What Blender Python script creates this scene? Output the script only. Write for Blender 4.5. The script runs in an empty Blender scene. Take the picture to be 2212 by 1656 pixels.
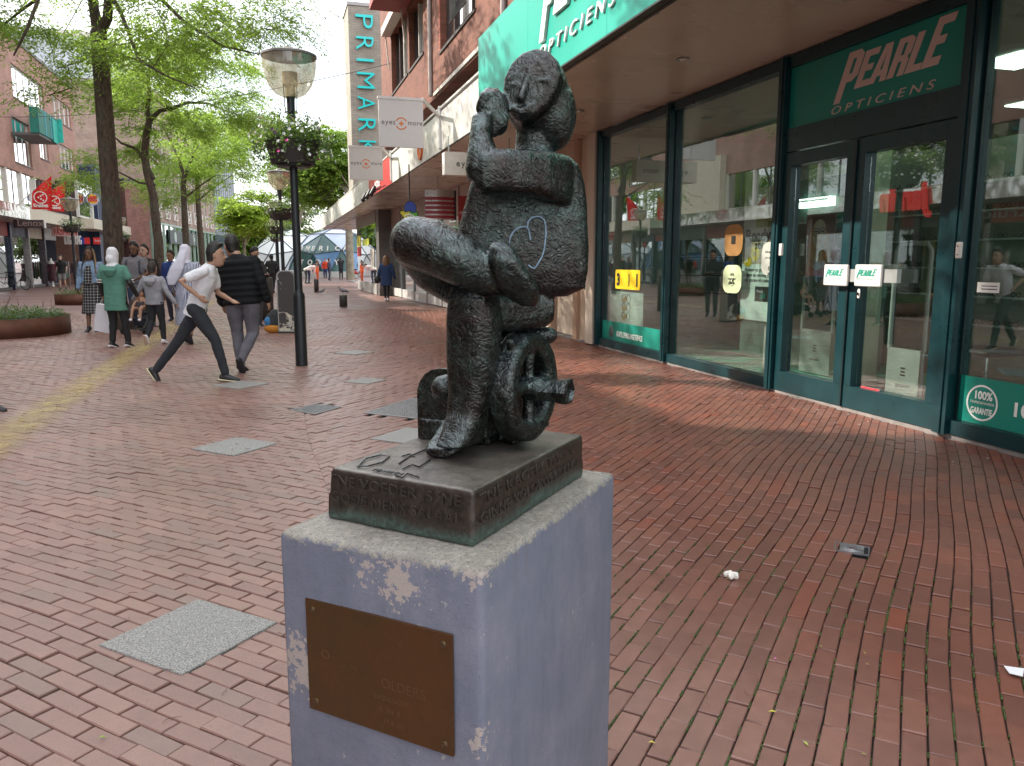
import bpy, math, random
import numpy as np
from mathutils import Vector, Matrix
random.seed(7); rng = np.random.default_rng(7)
PI = math.pi
sc = bpy.context.scene
# ---------------------------------------------------------------- camera
FPX, CXP, CYP, EYE = 1680.0, 1106.0, 828.0, 1.45
PITCH = math.atan(263/FPX); YAW = math.radians(16.911)
cam = bpy.data.cameras.new('camera'); camo = bpy.data.objects.new('camera', cam)
sc.collection.objects.link(camo); sc.camera = camo
cam.sensor_width = 36; cam.lens = 36*FPX/2212; cam.clip_start = .05; cam.clip_end = 3000
camo.location = (0, 0, EYE); camo.rotation_euler = (PI/2-PITCH, 0, -YAW)
# ---------------------------------------------------------------- light
SUN_EL, SUN_AZ = math.radians(34), math.radians(34)      # azimuth from -X towards +Y
sd = Vector((-math.cos(SUN_AZ)*math.cos(SUN_EL), math.sin(SUN_AZ)*math.cos(SUN_EL), math.sin(SUN_EL)))
w = bpy.data.worlds.new('World'); sc.world = w; w.use_nodes = True
wn = w.node_tree.nodes; wl = w.node_tree.links
sky = wn.new('ShaderNodeTexSky'); sky.sky_type = 'NISHITA'; sky.sun_disc = False
sky.sun_elevation = SUN_EL; sky.sun_rotation = math.atan2(sd.x, sd.y); sky.air_density = 1.0; sky.dust_density = 2.5; sky.ozone_density = 1.0
# thin bright clouds over the blue: same all round the sky
tcw = wn.new('ShaderNodeTexCoord'); nz = wn.new('ShaderNodeTexNoise'); nz.inputs['Scale'].default_value = 2.2; nz.inputs['Detail'].default_value = 6
rp = wn.new('ShaderNodeMapRange'); rp.inputs[1].default_value = .28; rp.inputs[2].default_value = .50
mx = wn.new('ShaderNodeMix'); mx.data_type = 'RGBA'
wl.new(tcw.outputs['Generated'], nz.inputs['Vector']); wl.new(nz.outputs['Fac'], rp.inputs[0]); wl.new(rp.outputs[0], mx.inputs['Factor'])
wl.new(sky.outputs[0], mx.inputs['A']); mx.inputs['B'].default_value = (9.6, 9.8, 10.2, 1)
bg = wn['Background']; bg.inputs['Strength'].default_value = .15
wl.new(mx.outputs['Result'], bg.inputs['Color'])
sun = bpy.data.lights.new('sun', 'SUN'); sun.energy = 5.0; sun.angle = math.radians(.6); sun.color = (1, .93, .82)
suno = bpy.data.objects.new('sun', sun); sc.collection.objects.link(suno)
suno.rotation_euler = sd.to_track_quat('Z', 'Y').to_euler()
sc.view_settings.view_transform = 'Standard'; sc.view_settings.look = 'None'; sc.view_settings.gamma = 1
sc.view_settings.use_curve_mapping = False; sc.view_settings.exposure = .85
sc.render.engine = 'CYCLES'; sc.render.resolution_x = 1024; sc.render.resolution_y = 766
sc.cycles.max_bounces = 7; sc.cycles.transparent_max_bounces = 12; sc.cycles.diffuse_bounces = 4; sc.cycles.glossy_bounces = 4
# ---------------------------------------------------------------- points
def ray(px, py):
    x = (px-CXP)/FPX; u = -(py-CYP)/FPX
    f = math.cos(PITCH)+u*math.sin(PITCH); z = -math.sin(PITCH)+u*math.cos(PITCH)
    return (x*math.cos(YAW)+f*math.sin(YAW), -x*math.sin(YAW)+f*math.cos(YAW), z)
def G(px, py, z=0.):
    r = ray(px, py); t = (z-EYE)/r[2]; return Vector((r[0]*t, r[1]*t, z))
def X(px, py, x):
    r = ray(px, py); t = x/r[0]; return Vector((x, r[1]*t, EYE+r[2]*t))
def Y(px, py, y):
    r = ray(px, py); t = y/r[1]; return Vector((r[0]*t, y, EYE+r[2]*t))
def W(px, py, d):                       # d = horizontal depth along the view
    r = ray(px, py); fw = r[0]*math.sin(YAW)+r[1]*math.cos(YAW); t = d/fw
    return Vector((r[0]*t, r[1]*t, EYE+r[2]*t))
RIGHT = Vector((math.cos(YAW), -math.sin(YAW), 0)); FWD = Vector((math.sin(YAW), math.cos(YAW), 0)); UP = Vector((0, 0, 1))
# ---------------------------------------------------------------- objects
C = sc.collection; BASE = {}
def tag(o, label=None, cat=None, group=None, kind=None):
    if label: o['label'] = label
    if cat: o['category'] = cat
    if group: o['group'] = group
    if kind: o['kind'] = kind
    return o
def thing(name, label, cat, loc=(0, 0, 0), rz=0, group=None):
    o = bpy.data.objects.new(name, None); C.objects.link(o); o.empty_display_size = .1
    o.location = loc; o.rotation_euler = (0, 0, rz); tag(o, label, cat, group)
    BASE[o.name] = (Matrix.Translation(Vector(loc)) @ Matrix.Rotation(rz, 4, 'Z')).inverted()
    return o
def place(o, loc, rz=0, s=None):
    o.location = loc; o.rotation_euler = (0, 0, rz)
    if s: o.scale = (s, s, s)
def link(name, me, parent=None, local=False):
    o = bpy.data.objects.new(name, me); C.objects.link(o)
    if parent is not None:
        o.parent = parent
        if not local and parent.name in BASE: o.matrix_parent_inverse = BASE[parent.name]
    return o
def dup(o, parent=None, loc=None, rz=None, s=None, label=None):
    c = o.copy(); C.objects.link(c)
    if parent is not None: c.parent = parent
    if loc is not None: c.location = loc
    if rz is not None: c.rotation_euler = (0, 0, rz)
    if s is not None: c.scale = (s, s, s)
    if label: c['label'] = label
    for ch in list(o.children): dup(ch, c)
    return c
def ortho(d):
    d = d.normalized(); a = Vector((0, 0, 1)) if abs(d.z) < .9 else Vector((0, 1, 0))
    x = a.cross(d).normalized(); return x, d.cross(x).normalized()
class MB:
    def __init__(s): s.v = []; s.f = []; s.m = []; s.mi = 0
    def add(s, vs, fs):
        n = len(s.v); s.v += [tuple(v) for v in vs]; s.f += [tuple(i+n for i in f) for f in fs]; s.m += [s.mi]*len(fs); return s
    def quad(s, *p): return s.add(p, [tuple(range(len(p)))])
    def box(s, a, b):
        x0, x1 = sorted((a[0], b[0])); y0, y1 = sorted((a[1], b[1])); z0, z1 = sorted((a[2], b[2]))
        return s.hexa([(x0, y0, z0), (x1, y0, z0), (x1, y1, z0), (x0, y1, z0)], [(x0, y0, z1), (x1, y0, z1), (x1, y1, z1), (x0, y1, z1)])
    def hexa(s, lo, hi):
        n = len(lo); fs = [tuple(range(n))[::-1], tuple(range(n, 2*n))]+[(i, (i+1) % n, n+(i+1) % n, n+i) for i in range(n)]
        return s.add(list(lo)+list(hi), fs)
    def obox(s, c, u, v, w_):          # centre and three half vectors
        c, u, v, w_ = map(Vector, (c, u, v, w_))
        lo = [c-u-v-w_, c+u-v-w_, c+u+v-w_, c-u+v-w_]; hi = [p+2*w_ for p in lo]
        return s.hexa(lo, hi)
    def prism(s, poly, off):           # polygon of 3D points, pushed by off
        off = Vector(off); poly = [Vector(p) for p in poly]; return s.hexa(poly, [p+off for p in poly])
    def bevbox(s, a, b, r):
        x0, x1 = sorted((a[0], b[0])); y0, y1 = sorted((a[1], b[1])); z0, z1 = sorted((a[2], b[2]))
        k = [0, .3, 1]; rings = []
        def ring(ins, z):
            P = []
            for cx, cy, a0 in ((x1, y1, 0), (x0, y1, 90), (x0, y0, 180), (x1, y0, 270)):
                sx = -1 if cx == x1 else 1; sy = -1 if cy == y1 else 1
                for t in (0, 30, 60, 90):
                    an = math.radians(a0+t); P.append((cx+sx*r+math.cos(an)*(r-ins), cy+sy*r+math.sin(an)*(r-ins), z))
            return P
        for t in (90, 60, 30, 0):
            an = math.radians(t); rings.append(ring(r-r*math.cos(an), z0+r-r*math.sin(an)))
        for t in (0, 30, 60, 90):
            an = math.radians(t); rings.append(ring(r-r*math.cos(an), z1-r+r*math.sin(an)))
        n = len(rings[0]); V = [p for q in rings for p in q]
        F = [(i*n+j, i*n+(j+1) % n, (i+1)*n+(j+1) % n, (i+1)*n+j) for i in range(len(rings)-1) for j in range(n)]
        F += [tuple(range(n))[::-1], tuple(range((len(rings)-1)*n, len(rings)*n))]
        return s.add(V, F)
    def tube(s, pts, rad, n=10, caps=True, flat=1., ref=None):
        pts = [Vector(p) for p in pts]; m = len(pts)
        if not hasattr(rad, '__len__'): rad = [rad]*m
        P = list(pts); R = list(rad); D = []
        for i in range(m):
            d = (P[min(i+1, m-1)]-P[max(i-1, 0)]); D.append(d.normalized() if d.length > 1e-9 else Vector((0, 0, 1)))
        rows = []
        if caps:
            for k in (80, 55, 28): rows.append((P[0]-D[0]*R[0]*math.sin(math.radians(k)), R[0]*math.cos(math.radians(k)), D[0]))
        for i in range(m): rows.append((P[i], R[i], D[i]))
        if caps:
            for k in (28, 55, 80): rows.append((P[-1]+D[-1]*R[-1]*math.sin(math.radians(k)), R[-1]*math.cos(math.radians(k)), D[-1]))
        x, y = ortho(D[0])
        if ref is not None:
            x = (Vector(ref)-D[0]*Vector(ref).dot(D[0])).normalized(); y = D[0].cross(x)
        V = []
        for p, r, d in rows:
            x = (x-d*x.dot(d)).normalized(); y = d.cross(x)
            for j in range(n):
                an = 2*PI*j/n; V.append(p+x*math.cos(an)*r+y*math.sin(an)*r*flat)
        L = len(rows)
        F = [(i*n+j, i*n+(j+1) % n, (i+1)*n+(j+1) % n, (i+1)*n+j) for i in range(L-1) for j in range(n)]
        F += [tuple(range(n))[::-1], tuple(range((L-1)*n, L*n))]
        return s.add(V, F)
    def loft(s, secs, n=16, ax=(Vector((1, 0, 0)), Vector((0, 1, 0)))):   # (centre, rx, ry[, power])
        V = []
        for q in secs:
            c = Vector(q[0]); pw = q[3] if len(q) > 3 else 2.
            X_, Y_ = (q[4] if len(q) > 4 else ax)
            for j in range(n):
                an = 2*PI*j/n; cx, sy = math.cos(an), math.sin(an)
                cx = math.copysign(abs(cx)**(2/pw), cx); sy = math.copysign(abs(sy)**(2/pw), sy)
                V.append(c+X_*cx*q[1]+Y_*sy*q[2])
        L = len(secs)
        F = [(i*n+j, i*n+(j+1) % n, (i+1)*n+(j+1) % n, (i+1)*n+j) for i in range(L-1) for j in range(n)]
        F += [tuple(range(n))[::-1], tuple(range((L-1)*n, L*n))]
        return s.add(V, F)
    def ell(s, c, r, n=14, m=9, rot=None):
        c = Vector(c); V = []
        for i in range(1, m):
            ph = PI*i/m-PI/2
            for j in range(n):
                an = 2*PI*j/n; p = Vector((r[0]*math.cos(ph)*math.cos(an), r[1]*math.cos(ph)*math.sin(an), r[2]*math.sin(ph)))
                if rot is not None: p = rot @ p
                V.append(c+p)
        b = Vector((0, 0, -r[2])); t = Vector((0, 0, r[2]))
        if rot is not None: b = rot @ b; t = rot @ t
        k = len(V); V += [c+b, c+t]
        F = [(i*n+j, i*n+(j+1) % n, (i+1)*n+(j+1) % n, (i+1)*n+j) for i in range(m-2) for j in range(n)]
        F += [(k, (j+1) % n, j) for j in range(n)]+[(k+1, (m-2)*n+j, (m-2)*n+(j+1) % n) for j in range(n)]
        return s.add(V, F)
    def lathe(s, prof, c=(0, 0, 0), n=24, ax=None):
        c = Vector(c); X_, Y_, Z_ = ax if ax else (Vector((1, 0, 0)), Vector((0, 1, 0)), Vector((0, 0, 1)))
        V = [c+X_*(r*math.cos(2*PI*j/n))+Y_*(r*math.sin(2*PI*j/n))+Z_*z for r, z in prof for j in range(n)]
        L = len(prof); F = [(i*n+j, i*n+(j+1) % n, (i+1)*n+(j+1) % n, (i+1)*n+j) for i in range(L-1) for j in range(n)]
        if prof[0][0] > 1e-6: F.append(tuple(range(n))[::-1])
        if prof[-1][0] > 1e-6: F.append(tuple(range((L-1)*n, L*n)))
        return s.add(V, F)
    def torus(s, c, R, r, ax, n=28, m=8, arc=1.):
        c = Vector(c); X_, Y_ = Vector(ax[0]), Vector(ax[1]); Z_ = X_.cross(Y_); V = []; F = []
        N = n if arc >= 1 else n+1
        for i in range(N):
            a = 2*PI*arc*i/n; d = X_*math.cos(a)+Y_*math.sin(a)
            for j in range(m):
                b = 2*PI*j/m; V.append(c+d*(R+r*math.cos(b))+Z_*r*math.sin(b))
        for i in range(n):
            k = (i+1) % N
            for j in range(m): F.append((i*m+j, k*m+j, k*m+(j+1) % m, i*m+(j+1) % m))
        return s.add(V, F)
    def mesh(s, name, mats, smooth=False):
        me = bpy.data.meshes.new(name); me.from_pydata(s.v, [], s.f)
        for m in (mats if isinstance(mats, (list, tuple)) else [mats]): me.materials.append(m)
        if any(s.m): me.polygons.foreach_set('material_index', s.m)
        if smooth:
            me.polygons.foreach_set('use_smooth', [True]*len(me.polygons))
            if smooth != 2: me.set_sharp_from_angle(angle=math.radians(38))
        me.update(); return me
    def build(s, name, mats, parent=None, smooth=False, local=False):
        return link(name, s.mesh(name, mats, smooth), parent, local)
def remesh(mb, name, mats, voxel, smooth=3, fac=.5, adapt=0., disp=None):
    me = mb.mesh('tmp', mats); o = bpy.data.objects.new('tmp', me); C.objects.link(o)
    m = o.modifiers.new('r', 'REMESH'); m.mode = 'VOXEL'; m.voxel_size = voxel; m.use_smooth_shade = True; m.adaptivity = adapt
    if smooth:
        k = o.modifiers.new('s', 'SMOOTH'); k.iterations = smooth; k.factor = fac
    if disp:
        for sz, st in disp:
            t = bpy.data.textures.new('relief', 'CLOUDS'); t.noise_scale = sz; t.noise_depth = 3
            d = o.modifiers.new('d', 'DISPLACE'); d.texture = t; d.strength = st; d.mid_level = .5; d.texture_coords = 'GLOBAL'
    dg = bpy.context.evaluated_depsgraph_get(); ev = o.evaluated_get(dg)
    out = bpy.data.meshes.new_from_object(ev, depsgraph=dg); out.name = name
    bpy.data.objects.remove(o)
    if not len(out.materials):
        out.materials.append(mats if not isinstance(mats, (list, tuple)) else mats[0])
    out.polygons.foreach_set('use_smooth', [True]*len(out.polygons))
    return out
def rbuild(mb, name, mat, parent, voxel, smooth=3, fac=.5, local=False, disp=None):
    return link(name, remesh(mb, name, mat, voxel, smooth, fac, disp=disp), parent, local)
# ---------------------------------------------------------------- materials
def nt(name):
    m = bpy.data.materials.new(name); m.use_nodes = True
    return m, m.node_tree.nodes, m.node_tree.links, m.node_tree.nodes['Principled BSDF']
def col(c): return (c[0], c[1], c[2], 1)
def mixc(n, l, fac, a, b, bt='MIX'):
    m = n.new('ShaderNodeMix'); m.data_type = 'RGBA'; m.blend_type = bt
    for k, v in (('Factor', fac), ('A', a), ('B', b)):
        if hasattr(v, 'links'): l.new(v, m.inputs[k])
        elif isinstance(v, (int, float)): m.inputs[k].default_value = v
        else: m.inputs[k].default_value = col(v)
    return m.outputs['Result']
def ramp(n, l, src, a, b, lo=0., hi=1.):
    m = n.new('ShaderNodeMapRange'); l.new(src, m.inputs[0]); m.inputs[1].default_value = a; m.inputs[2].default_value = b
    m.inputs[3].default_value = lo; m.inputs[4].default_value = hi; return m.outputs[0]
def noise(n, l, vec, sc_, det=4, rough=.6, dist=0.):
    t = n.new('ShaderNodeTexNoise'); t.inputs['Scale'].default_value = sc_; t.inputs['Detail'].default_value = det
    t.inputs['Roughness'].default_value = rough; t.inputs['Distortion'].default_value = dist
    if vec is not None: l.new(vec, t.inputs['Vector'])
    return t.outputs['Fac']
def bump(n, l, h, st, dist, nrm=None):
    b = n.new('ShaderNodeBump'); b.inputs['Strength'].default_value = st; b.inputs['Distance'].default_value = dist
    l.new(h, b.inputs['Height'])
    if nrm is not None: l.new(nrm, b.inputs['Normal'])
    return b.outputs['Normal']
def math_(n, l, op, a, b=None):
    m = n.new('ShaderNodeMath'); m.operation = op
    for i, v in enumerate((a, b)):
        if v is None: continue
        if hasattr(v, 'links'): l.new(v, m.inputs[i])
        else: m.inputs[i].default_value = v
    return m.outputs[0]
MATS = {}
def M(c, rough=.6, metal=0., var=.12, vs=6., bmp=0., bs=40., spec=.5, emit=0., coat=0.):
    key = (tuple(round(x, 4) for x in c), rough, metal, var, vs, bmp, bs, spec, emit, coat)
    if key in MATS: return MATS[key]
    m, n, l, b = nt('surface')
    tc = n.new('ShaderNodeTexCoord').outputs['Object']
    if var:
        f = noise(n, l, tc, vs, 5)
        d = tuple(x*(1-var) for x in c); e = tuple(min(1, x*(1+var)) for x in c)
        l.new(mixc(n, l, ramp(n, l, f, .3, .7), d, e), b.inputs['Base Color'])
        l.new(ramp(n, l, f, .3, .7, max(.02, rough-.08), min(1, rough+.08)), b.inputs['Roughness'])
    else:
        b.inputs['Base Color'].default_value = col(c); b.inputs['Roughness'].default_value = rough
    b.inputs['Metallic'].default_value = metal; b.inputs['Specular IOR Level'].default_value = spec
    if coat: b.inputs['Coat Weight'].default_value = coat; b.inputs['Coat Roughness'].default_value = .08
    if emit: b.inputs['Emission Color'].default_value = col(c); b.inputs['Emission Strength'].default_value = emit
    if bmp: l.new(bump(n, l, noise(n, l, tc, bs, 3), bmp, .01), b.inputs['Normal'])
    MATS[key] = m; return m
def wallvec(n, l, sx=1., sz=1.):
    g = n.new('ShaderNodeNewGeometry'); s = n.new('ShaderNodeSeparateXYZ'); l.new(g.outputs['Position'], s.inputs[0])
    c = n.new('ShaderNodeCombineXYZ'); l.new(math_(n, l, 'ADD', s.outputs[0], s.outputs[1]), c.inputs[0]); l.new(s.outputs[2], c.inputs[1])
    return c.outputs[0]
def M_brick(c1, c2, mortar, bw=.22, rh=.065, mort=.012, bmp=.5):
    m, n, l, b = nt('brickwork'); v = wallvec(n, l)
    t = n.new('ShaderNodeTexBrick'); l.new(v, t.inputs['Vector']); t.inputs['Scale'].default_value = 1
    t.inputs['Brick Width'].default_value = bw; t.inputs['Row Height'].default_value = rh; t.inputs['Mortar Size'].default_value = mort*.6
    t.inputs['Color1'].default_value = col(c1); t.inputs['Color2'].default_value = col(c2); t.inputs['Mortar'].default_value = col(mortar)
    t.inputs['Mortar Smooth'].default_value = .3
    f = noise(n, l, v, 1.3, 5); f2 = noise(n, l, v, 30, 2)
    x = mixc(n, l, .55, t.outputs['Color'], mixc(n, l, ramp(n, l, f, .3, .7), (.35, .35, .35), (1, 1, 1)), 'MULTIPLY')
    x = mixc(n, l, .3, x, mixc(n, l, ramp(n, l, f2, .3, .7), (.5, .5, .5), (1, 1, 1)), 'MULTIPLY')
    l.new(x, b.inputs['Base Color']); b.inputs['Roughness'].default_value = .85
    l.new(bump(n, l, t.outputs['Fac'], -bmp, .01), b.inputs['Normal']); return m
def M_glass(tint=(.75, .85, .82), refl=1.0, rough=.0):
    m, n, l, b = nt('window glass'); n.remove(b); out = n['Material Output']
    tr = n.new('ShaderNodeBsdfTransparent'); tr.inputs[0].default_value = col(tint)
    gl = n.new('ShaderNodeBsdfGlossy'); gl.inputs['Roughness'].default_value = rough; gl.inputs[0].default_value = (1, 1, 1, 1)
    g = n.new('ShaderNodeNewGeometry'); dp = n.new('ShaderNodeVectorMath'); dp.operation = 'DOT_PRODUCT'; l.new(g.outputs['Normal'], dp.inputs[0]); l.new(g.outputs['Incoming'], dp.inputs[1])
    om = math_(n, l, 'SUBTRACT', 1.0, math_(n, l, 'ABSOLUTE', dp.outputs['Value'])); pw = math_(n, l, 'POWER', om, 3.)
    mm = n.new('ShaderNodeMixShader'); f = math_(n, l, 'MULTIPLY', math_(n, l, 'ADD', math_(n, l, 'MULTIPLY', pw, .85), .11), 1.0*refl)
    m2 = math_(n, l, 'MINIMUM', f, 1.0); l.new(m2, mm.inputs[0]); l.new(tr.outputs[0], mm.inputs[1]); l.new(gl.outputs[0], mm.inputs[2])
    l.new(mm.outputs[0], out.inputs[0]); return m
def M_leaf(c, c2, trans=.5):
    m, n, l, b = nt('leaf'); n.remove(b); out = n['Material Output']
    g = n.new('ShaderNodeNewGeometry'); f = noise(n, l, g.outputs['Position'], 1.1, 3)
    isl = g.outputs['Random Per Island']
    k = math_(n, l, 'MULTIPLY', math_(n, l, 'ADD', ramp(n, l, f, .3, .7), isl), .5)
    cc = mixc(n, l, k, c, c2)
    d = n.new('ShaderNodeBsdfPrincipled'); l.new(cc, d.inputs['Base Color']); d.inputs['Roughness'].default_value = .5
    t = n.new('ShaderNodeBsdfTranslucent'); l.new(mixc(n, l, .5, cc, (.34, .52, .07)), t.inputs[0])
    mm = n.new('ShaderNodeMixShader'); mm.inputs[0].default_value = trans
    l.new(d.outputs[0], mm.inputs[1]); l.new(t.outputs[0], mm.inputs[2]); l.new(mm.outputs[0], out.inputs[0]); return m
# text and flat shapes --------------------------------------------------
def curve_mesh(cu, Mx, mat, name, parent):
    o = bpy.data.objects.new('tmpc', cu); C.objects.link(o)
    dg = bpy.context.evaluated_depsgraph_get(); me = bpy.data.meshes.new_from_object(o.evaluated_get(dg), depsgraph=dg)
    bpy.data.objects.remove(o); me.transform(Mx); me.materials.clear(); me.materials.append(mat)
    return link(name, me, parent)
def frame(o, r, u):
    r = Vector(r).normalized(); u = Vector(u).normalized(); n = r.cross(u).normalized()
    return Matrix(((r.x, u.x, n.x, o[0]), (r.y, u.y, n.y, o[1]), (r.z, u.z, n.z, o[2]), (0, 0, 0, 1)))
def text(body, o, r, u, size, mat, parent, name='lettering', ext=.002, shear=0., xs=1., off=0., align='LEFT', width=None, space=1.):
    cu = bpy.data.curves.new('t', 'FONT'); cu.body = body; cu.size = size; cu.extrude = ext; cu.shear = shear; cu.offset = off
    cu.align_x = align; cu.space_character = space; cu.resolution_u = 3
    if width:
        t = bpy.data.objects.new('tmpw', cu); C.objects.link(t); bpy.context.view_layer.update(); xs = width/max(t.dimensions.x, 1e-3); bpy.data.objects.remove(t)
    return curve_mesh(cu, frame(o, r, u) @ Matrix.Diagonal((xs, 1, 1, 1)), mat, name, parent)
def shape(splines, o, r, u, mat, parent, name, ext=.002, scale=(1, 1), shear=0.):
    cu = bpy.data.curves.new('s', 'CURVE'); cu.dimensions = '2D'; cu.fill_mode = 'BOTH'; cu.extrude = ext
    for pts in splines:
        sp = cu.splines.new('POLY'); sp.points.add(len(pts)-1); sp.use_cyclic_u = True
        for i, p in enumerate(pts): sp.points[i].co = (p[0]*scale[0]+p[1]*scale[1]*shear, p[1]*scale[1], 0, 1)
    return curve_mesh(cu, frame(o, r, u), mat, name, parent)
def circ(cx, cy, rx, ry=None, n=28, a0=0, a1=360):
    ry = ry or rx; return [(cx+rx*math.cos(math.radians(a0+(a1-a0)*i/n)), cy+ry*math.sin(math.radians(a0+(a1-a0)*i/n))) for i in range(n if a1-a0 == 360 else n+1)]
def arcband(cx, cy, r0, r1, a0, a1, n=14):
    return circ(cx, cy, r1, n=n, a0=a0, a1=a1)+circ(cx, cy, r0, n=n, a0=a0, a1=a1)[::-1]
E_ = [(0, 0), (0, 1), (.48, 1), (.48, .82), (.2, .82), (.2, .6), (.42, .6), (.42, .43), (.2, .43), (.2, .18), (.48, .18), (.48, 0)]
GLY = {'P': ([[(0, 0), (0, 1), (.36, 1), (.5, .9), (.5, .5), (.36, .4), (.2, .4), (.2, 0)], [(.2, .56), (.2, .85), (.3, .85), (.3, .56)]], .54),
       'E': ([E_], .5), 'L': ([[(0, 0), (0, 1), (.2, 1), (.2, .18), (.46, .18), (.46, 0)]], .48),
       'A': ([[(-.04, 0), (.14, 1), (.38, 1), (.54, 0), (.34, 0), (.32, .17), (.19, .17), (.16, 0)], [(.22, .33), (.3, .33), (.265, .76)]], .57),
       'R': ([[(0, 0), (0, 1), (.36, 1), (.5, .9), (.5, .55), (.43, .48), (.5, .4), (.5, 0), (.31, 0), (.31, .38), (.2, .38), (.2, 0)], [(.2, .54), (.2, .85), (.3, .85), (.3, .54)]], .54)}
def pearle(o, r, u, hgt, width, mat, parent, ext=.004, small=True, smat=None):
    r = Vector(r).normalized(); u = Vector(u).normalized(); o = Vector(o)
    tot = .54*1.15+.5+.57+.54+.48+.5; k = width/(tot+.36); x = 0
    for i, ch in enumerate('PEARLE'):
        sp, adv = GLY[ch]; sx = 1.; sy = 1.; dy = 0.
        if i == 0: sx = 1.15; sy = 1.42; dy = -.3
        if i == 5: sy = 1.2
        shape(sp, o+r*(x*k+dy*.36*k)+u*dy*hgt, r, u, mat, parent, 'letter', ext, (sx*k, sy*hgt), shear=.36*k/hgt*1.)
        x += adv*sx
    if small: text('OPTICIENS', o+r*(-.22*k)-u*hgt*.60, r, u, hgt*.34, smat or mat, parent, 'lettering', ext*.6, .25, width=width*.93, space=1.5)
# ================================================================ ground
SHOPX, FASX, LX = 5.39, 3.27, -12.0
def ground_mat():
    m, n, l, b = nt('paving ground'); g = n.new('ShaderNodeNewGeometry')
    mp = n.new('ShaderNodeMapping'); mp.inputs['Rotation'].default_value = (0, 0, PI/4); l.new(g.outputs['Position'], mp.inputs[0])
    t = n.new('ShaderNodeTexBrick'); l.new(mp.outputs[0], t.inputs['Vector']); t.inputs['Scale'].default_value = 1
    t.inputs['Brick Width'].default_value = .213; t.inputs['Row Height'].default_value = .0745; t.inputs['Mortar Size'].default_value = .005
    t.inputs['Color1'].default_value = (.24, .125, .105, 1); t.inputs['Color2'].default_value = (.19, .10, .085, 1); t.inputs['Mortar'].default_value = (.04, .03, .03, 1)
    f = noise(n, l, g.outputs['Position'], .6, 5); f2 = noise(n, l, g.outputs['Position'], 300, 2)
    x = mixc(n, l, .6, t.outputs['Color'], mixc(n, l, ramp(n, l, f, .35, .65), (.6, .6, .62), (1.1, 1.05, 1)), 'MULTIPLY')
    s = n.new('ShaderNodeSeparateXYZ'); l.new(g.outputs['Position'], s.inputs[0])
    near = math_(n, l, 'MULTIPLY', ramp(n, l, s.outputs[1], 23.95, 24.05, 1, 0), ramp(n, l, s.outputs[0], 5.45, 5.5, 1, 0))
    mort = mixc(n, l, ramp(n, l, f2, .4, .6), (.016, .013, .013), (.045, .036, .032))
    l.new(mixc(n, l, near, x, mort), b.inputs['Base Color']); l.new(ramp(n, l, f, .35, .65, .3, .6), b.inputs['Roughness'])
    l.new(bump(n, l, f2, .4, .003), b.inputs['Normal']); return m
gm = ground_mat()
mb = MB(); mb.quad((-900, -300, -.014), (900, -300, -.014), (900, 1500, -.014), (-900, 1500, -.014))
ground = mb.build('ground', gm); ground['kind'] = 'structure'
def brick_mat(ca, cb, cc, stuff, speck=.5, rough=(.26, .52)):
    m, n, l, b = nt('paving brick'); g = n.new('ShaderNodeNewGeometry')
    if stuff:
        a = n.new('ShaderNodeAttribute'); a.attribute_name = 'tone'; r = a.outputs['Fac']
    else:
        a = n.new('ShaderNodeObjectInfo'); r = a.outputs['Random']
    P = g.outputs['Position']
    sx = n.new('ShaderNodeSeparateXYZ'); l.new(P, sx.inputs[0]); k = ramp(n, l, math_(n, l, 'ADD', sx.outputs[0], math_(n, l, 'MULTIPLY', noise(n, l, P, .8, 3), 1.2)), 1.1, 2.9)  # redder to the right: brick wear, plus sky sheen painted into the left tones
    def pair(t0, t1): return mixc(n, l, k, t0, t1)
    x = mixc(n, l, ramp(n, l, r, 0, .8), pair(CA[0][0], CA[1][0]), pair(CA[0][1], CA[1][1])); x = mixc(n, l, ramp(n, l, r, .9, .99, 0, .8), x, pair(CA[0][2], CA[1][2]))
    f = noise(n, l, P, .55, 4); x = mixc(n, l, .75, x, mixc(n, l, ramp(n, l, f, .3, .7), (.68, .68, .7), (1.08, 1.04, 1)), 'MULTIPLY')
    f1 = noise(n, l, P, 14, 5); x = mixc(n, l, .5, x, mixc(n, l, ramp(n, l, f1, .3, .7), (.72, .7, .7), (1.1, 1.08, 1.05)), 'MULTIPLY')
    f2 = noise(n, l, P, 420, 2, .5); x = mixc(n, l, math_(n, l, 'MULTIPLY', ramp(n, l, f2, .57, .68), speck), x, (.04, .025, .022))
    vo = n.new('ShaderNodeTexVoronoi'); vo.inputs['Scale'].default_value = 3.1; l.new(P, vo.inputs['Vector'])   # trodden gum
    st = ramp(n, l, vo.outputs['Distance'], .055, .075, 1, 0)
    sel = n.new('ShaderNodeSeparateColor'); l.new(vo.outputs['Color'], sel.inputs[0]); st = math_(n, l, 'MULTIPLY', st, math_(n, l, 'GREATER_THAN', sel.outputs[0], .72))
    x = mixc(n, l, math_(n, l, 'MULTIPLY', st, .55), x, (.13, .12, .12))
    l.new(x, b.inputs['Base Color']); l.new(ramp(n, l, math_(n, l, 'ADD', f, math_(n, l, 'MULTIPLY', f1, .4)), .45, .95, rough[0], rough[1]), b.inputs['Roughness'])
    l.new(bump(n, l, f2, .25, .002, bump(n, l, f1, .3, .006)), b.inputs['Normal']); b.inputs['Specular IOR Level'].default_value = .55
    return m
CA = [((.345, .205, .172), (.285, .165, .14), (.27, .19, .165)), ((.240, .090, .060), (.175, .072, .054), (.28, .080, .048))]
BL, BW, PL, PW, TH = .2065, .0685, .2125, .0735, .06
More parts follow.
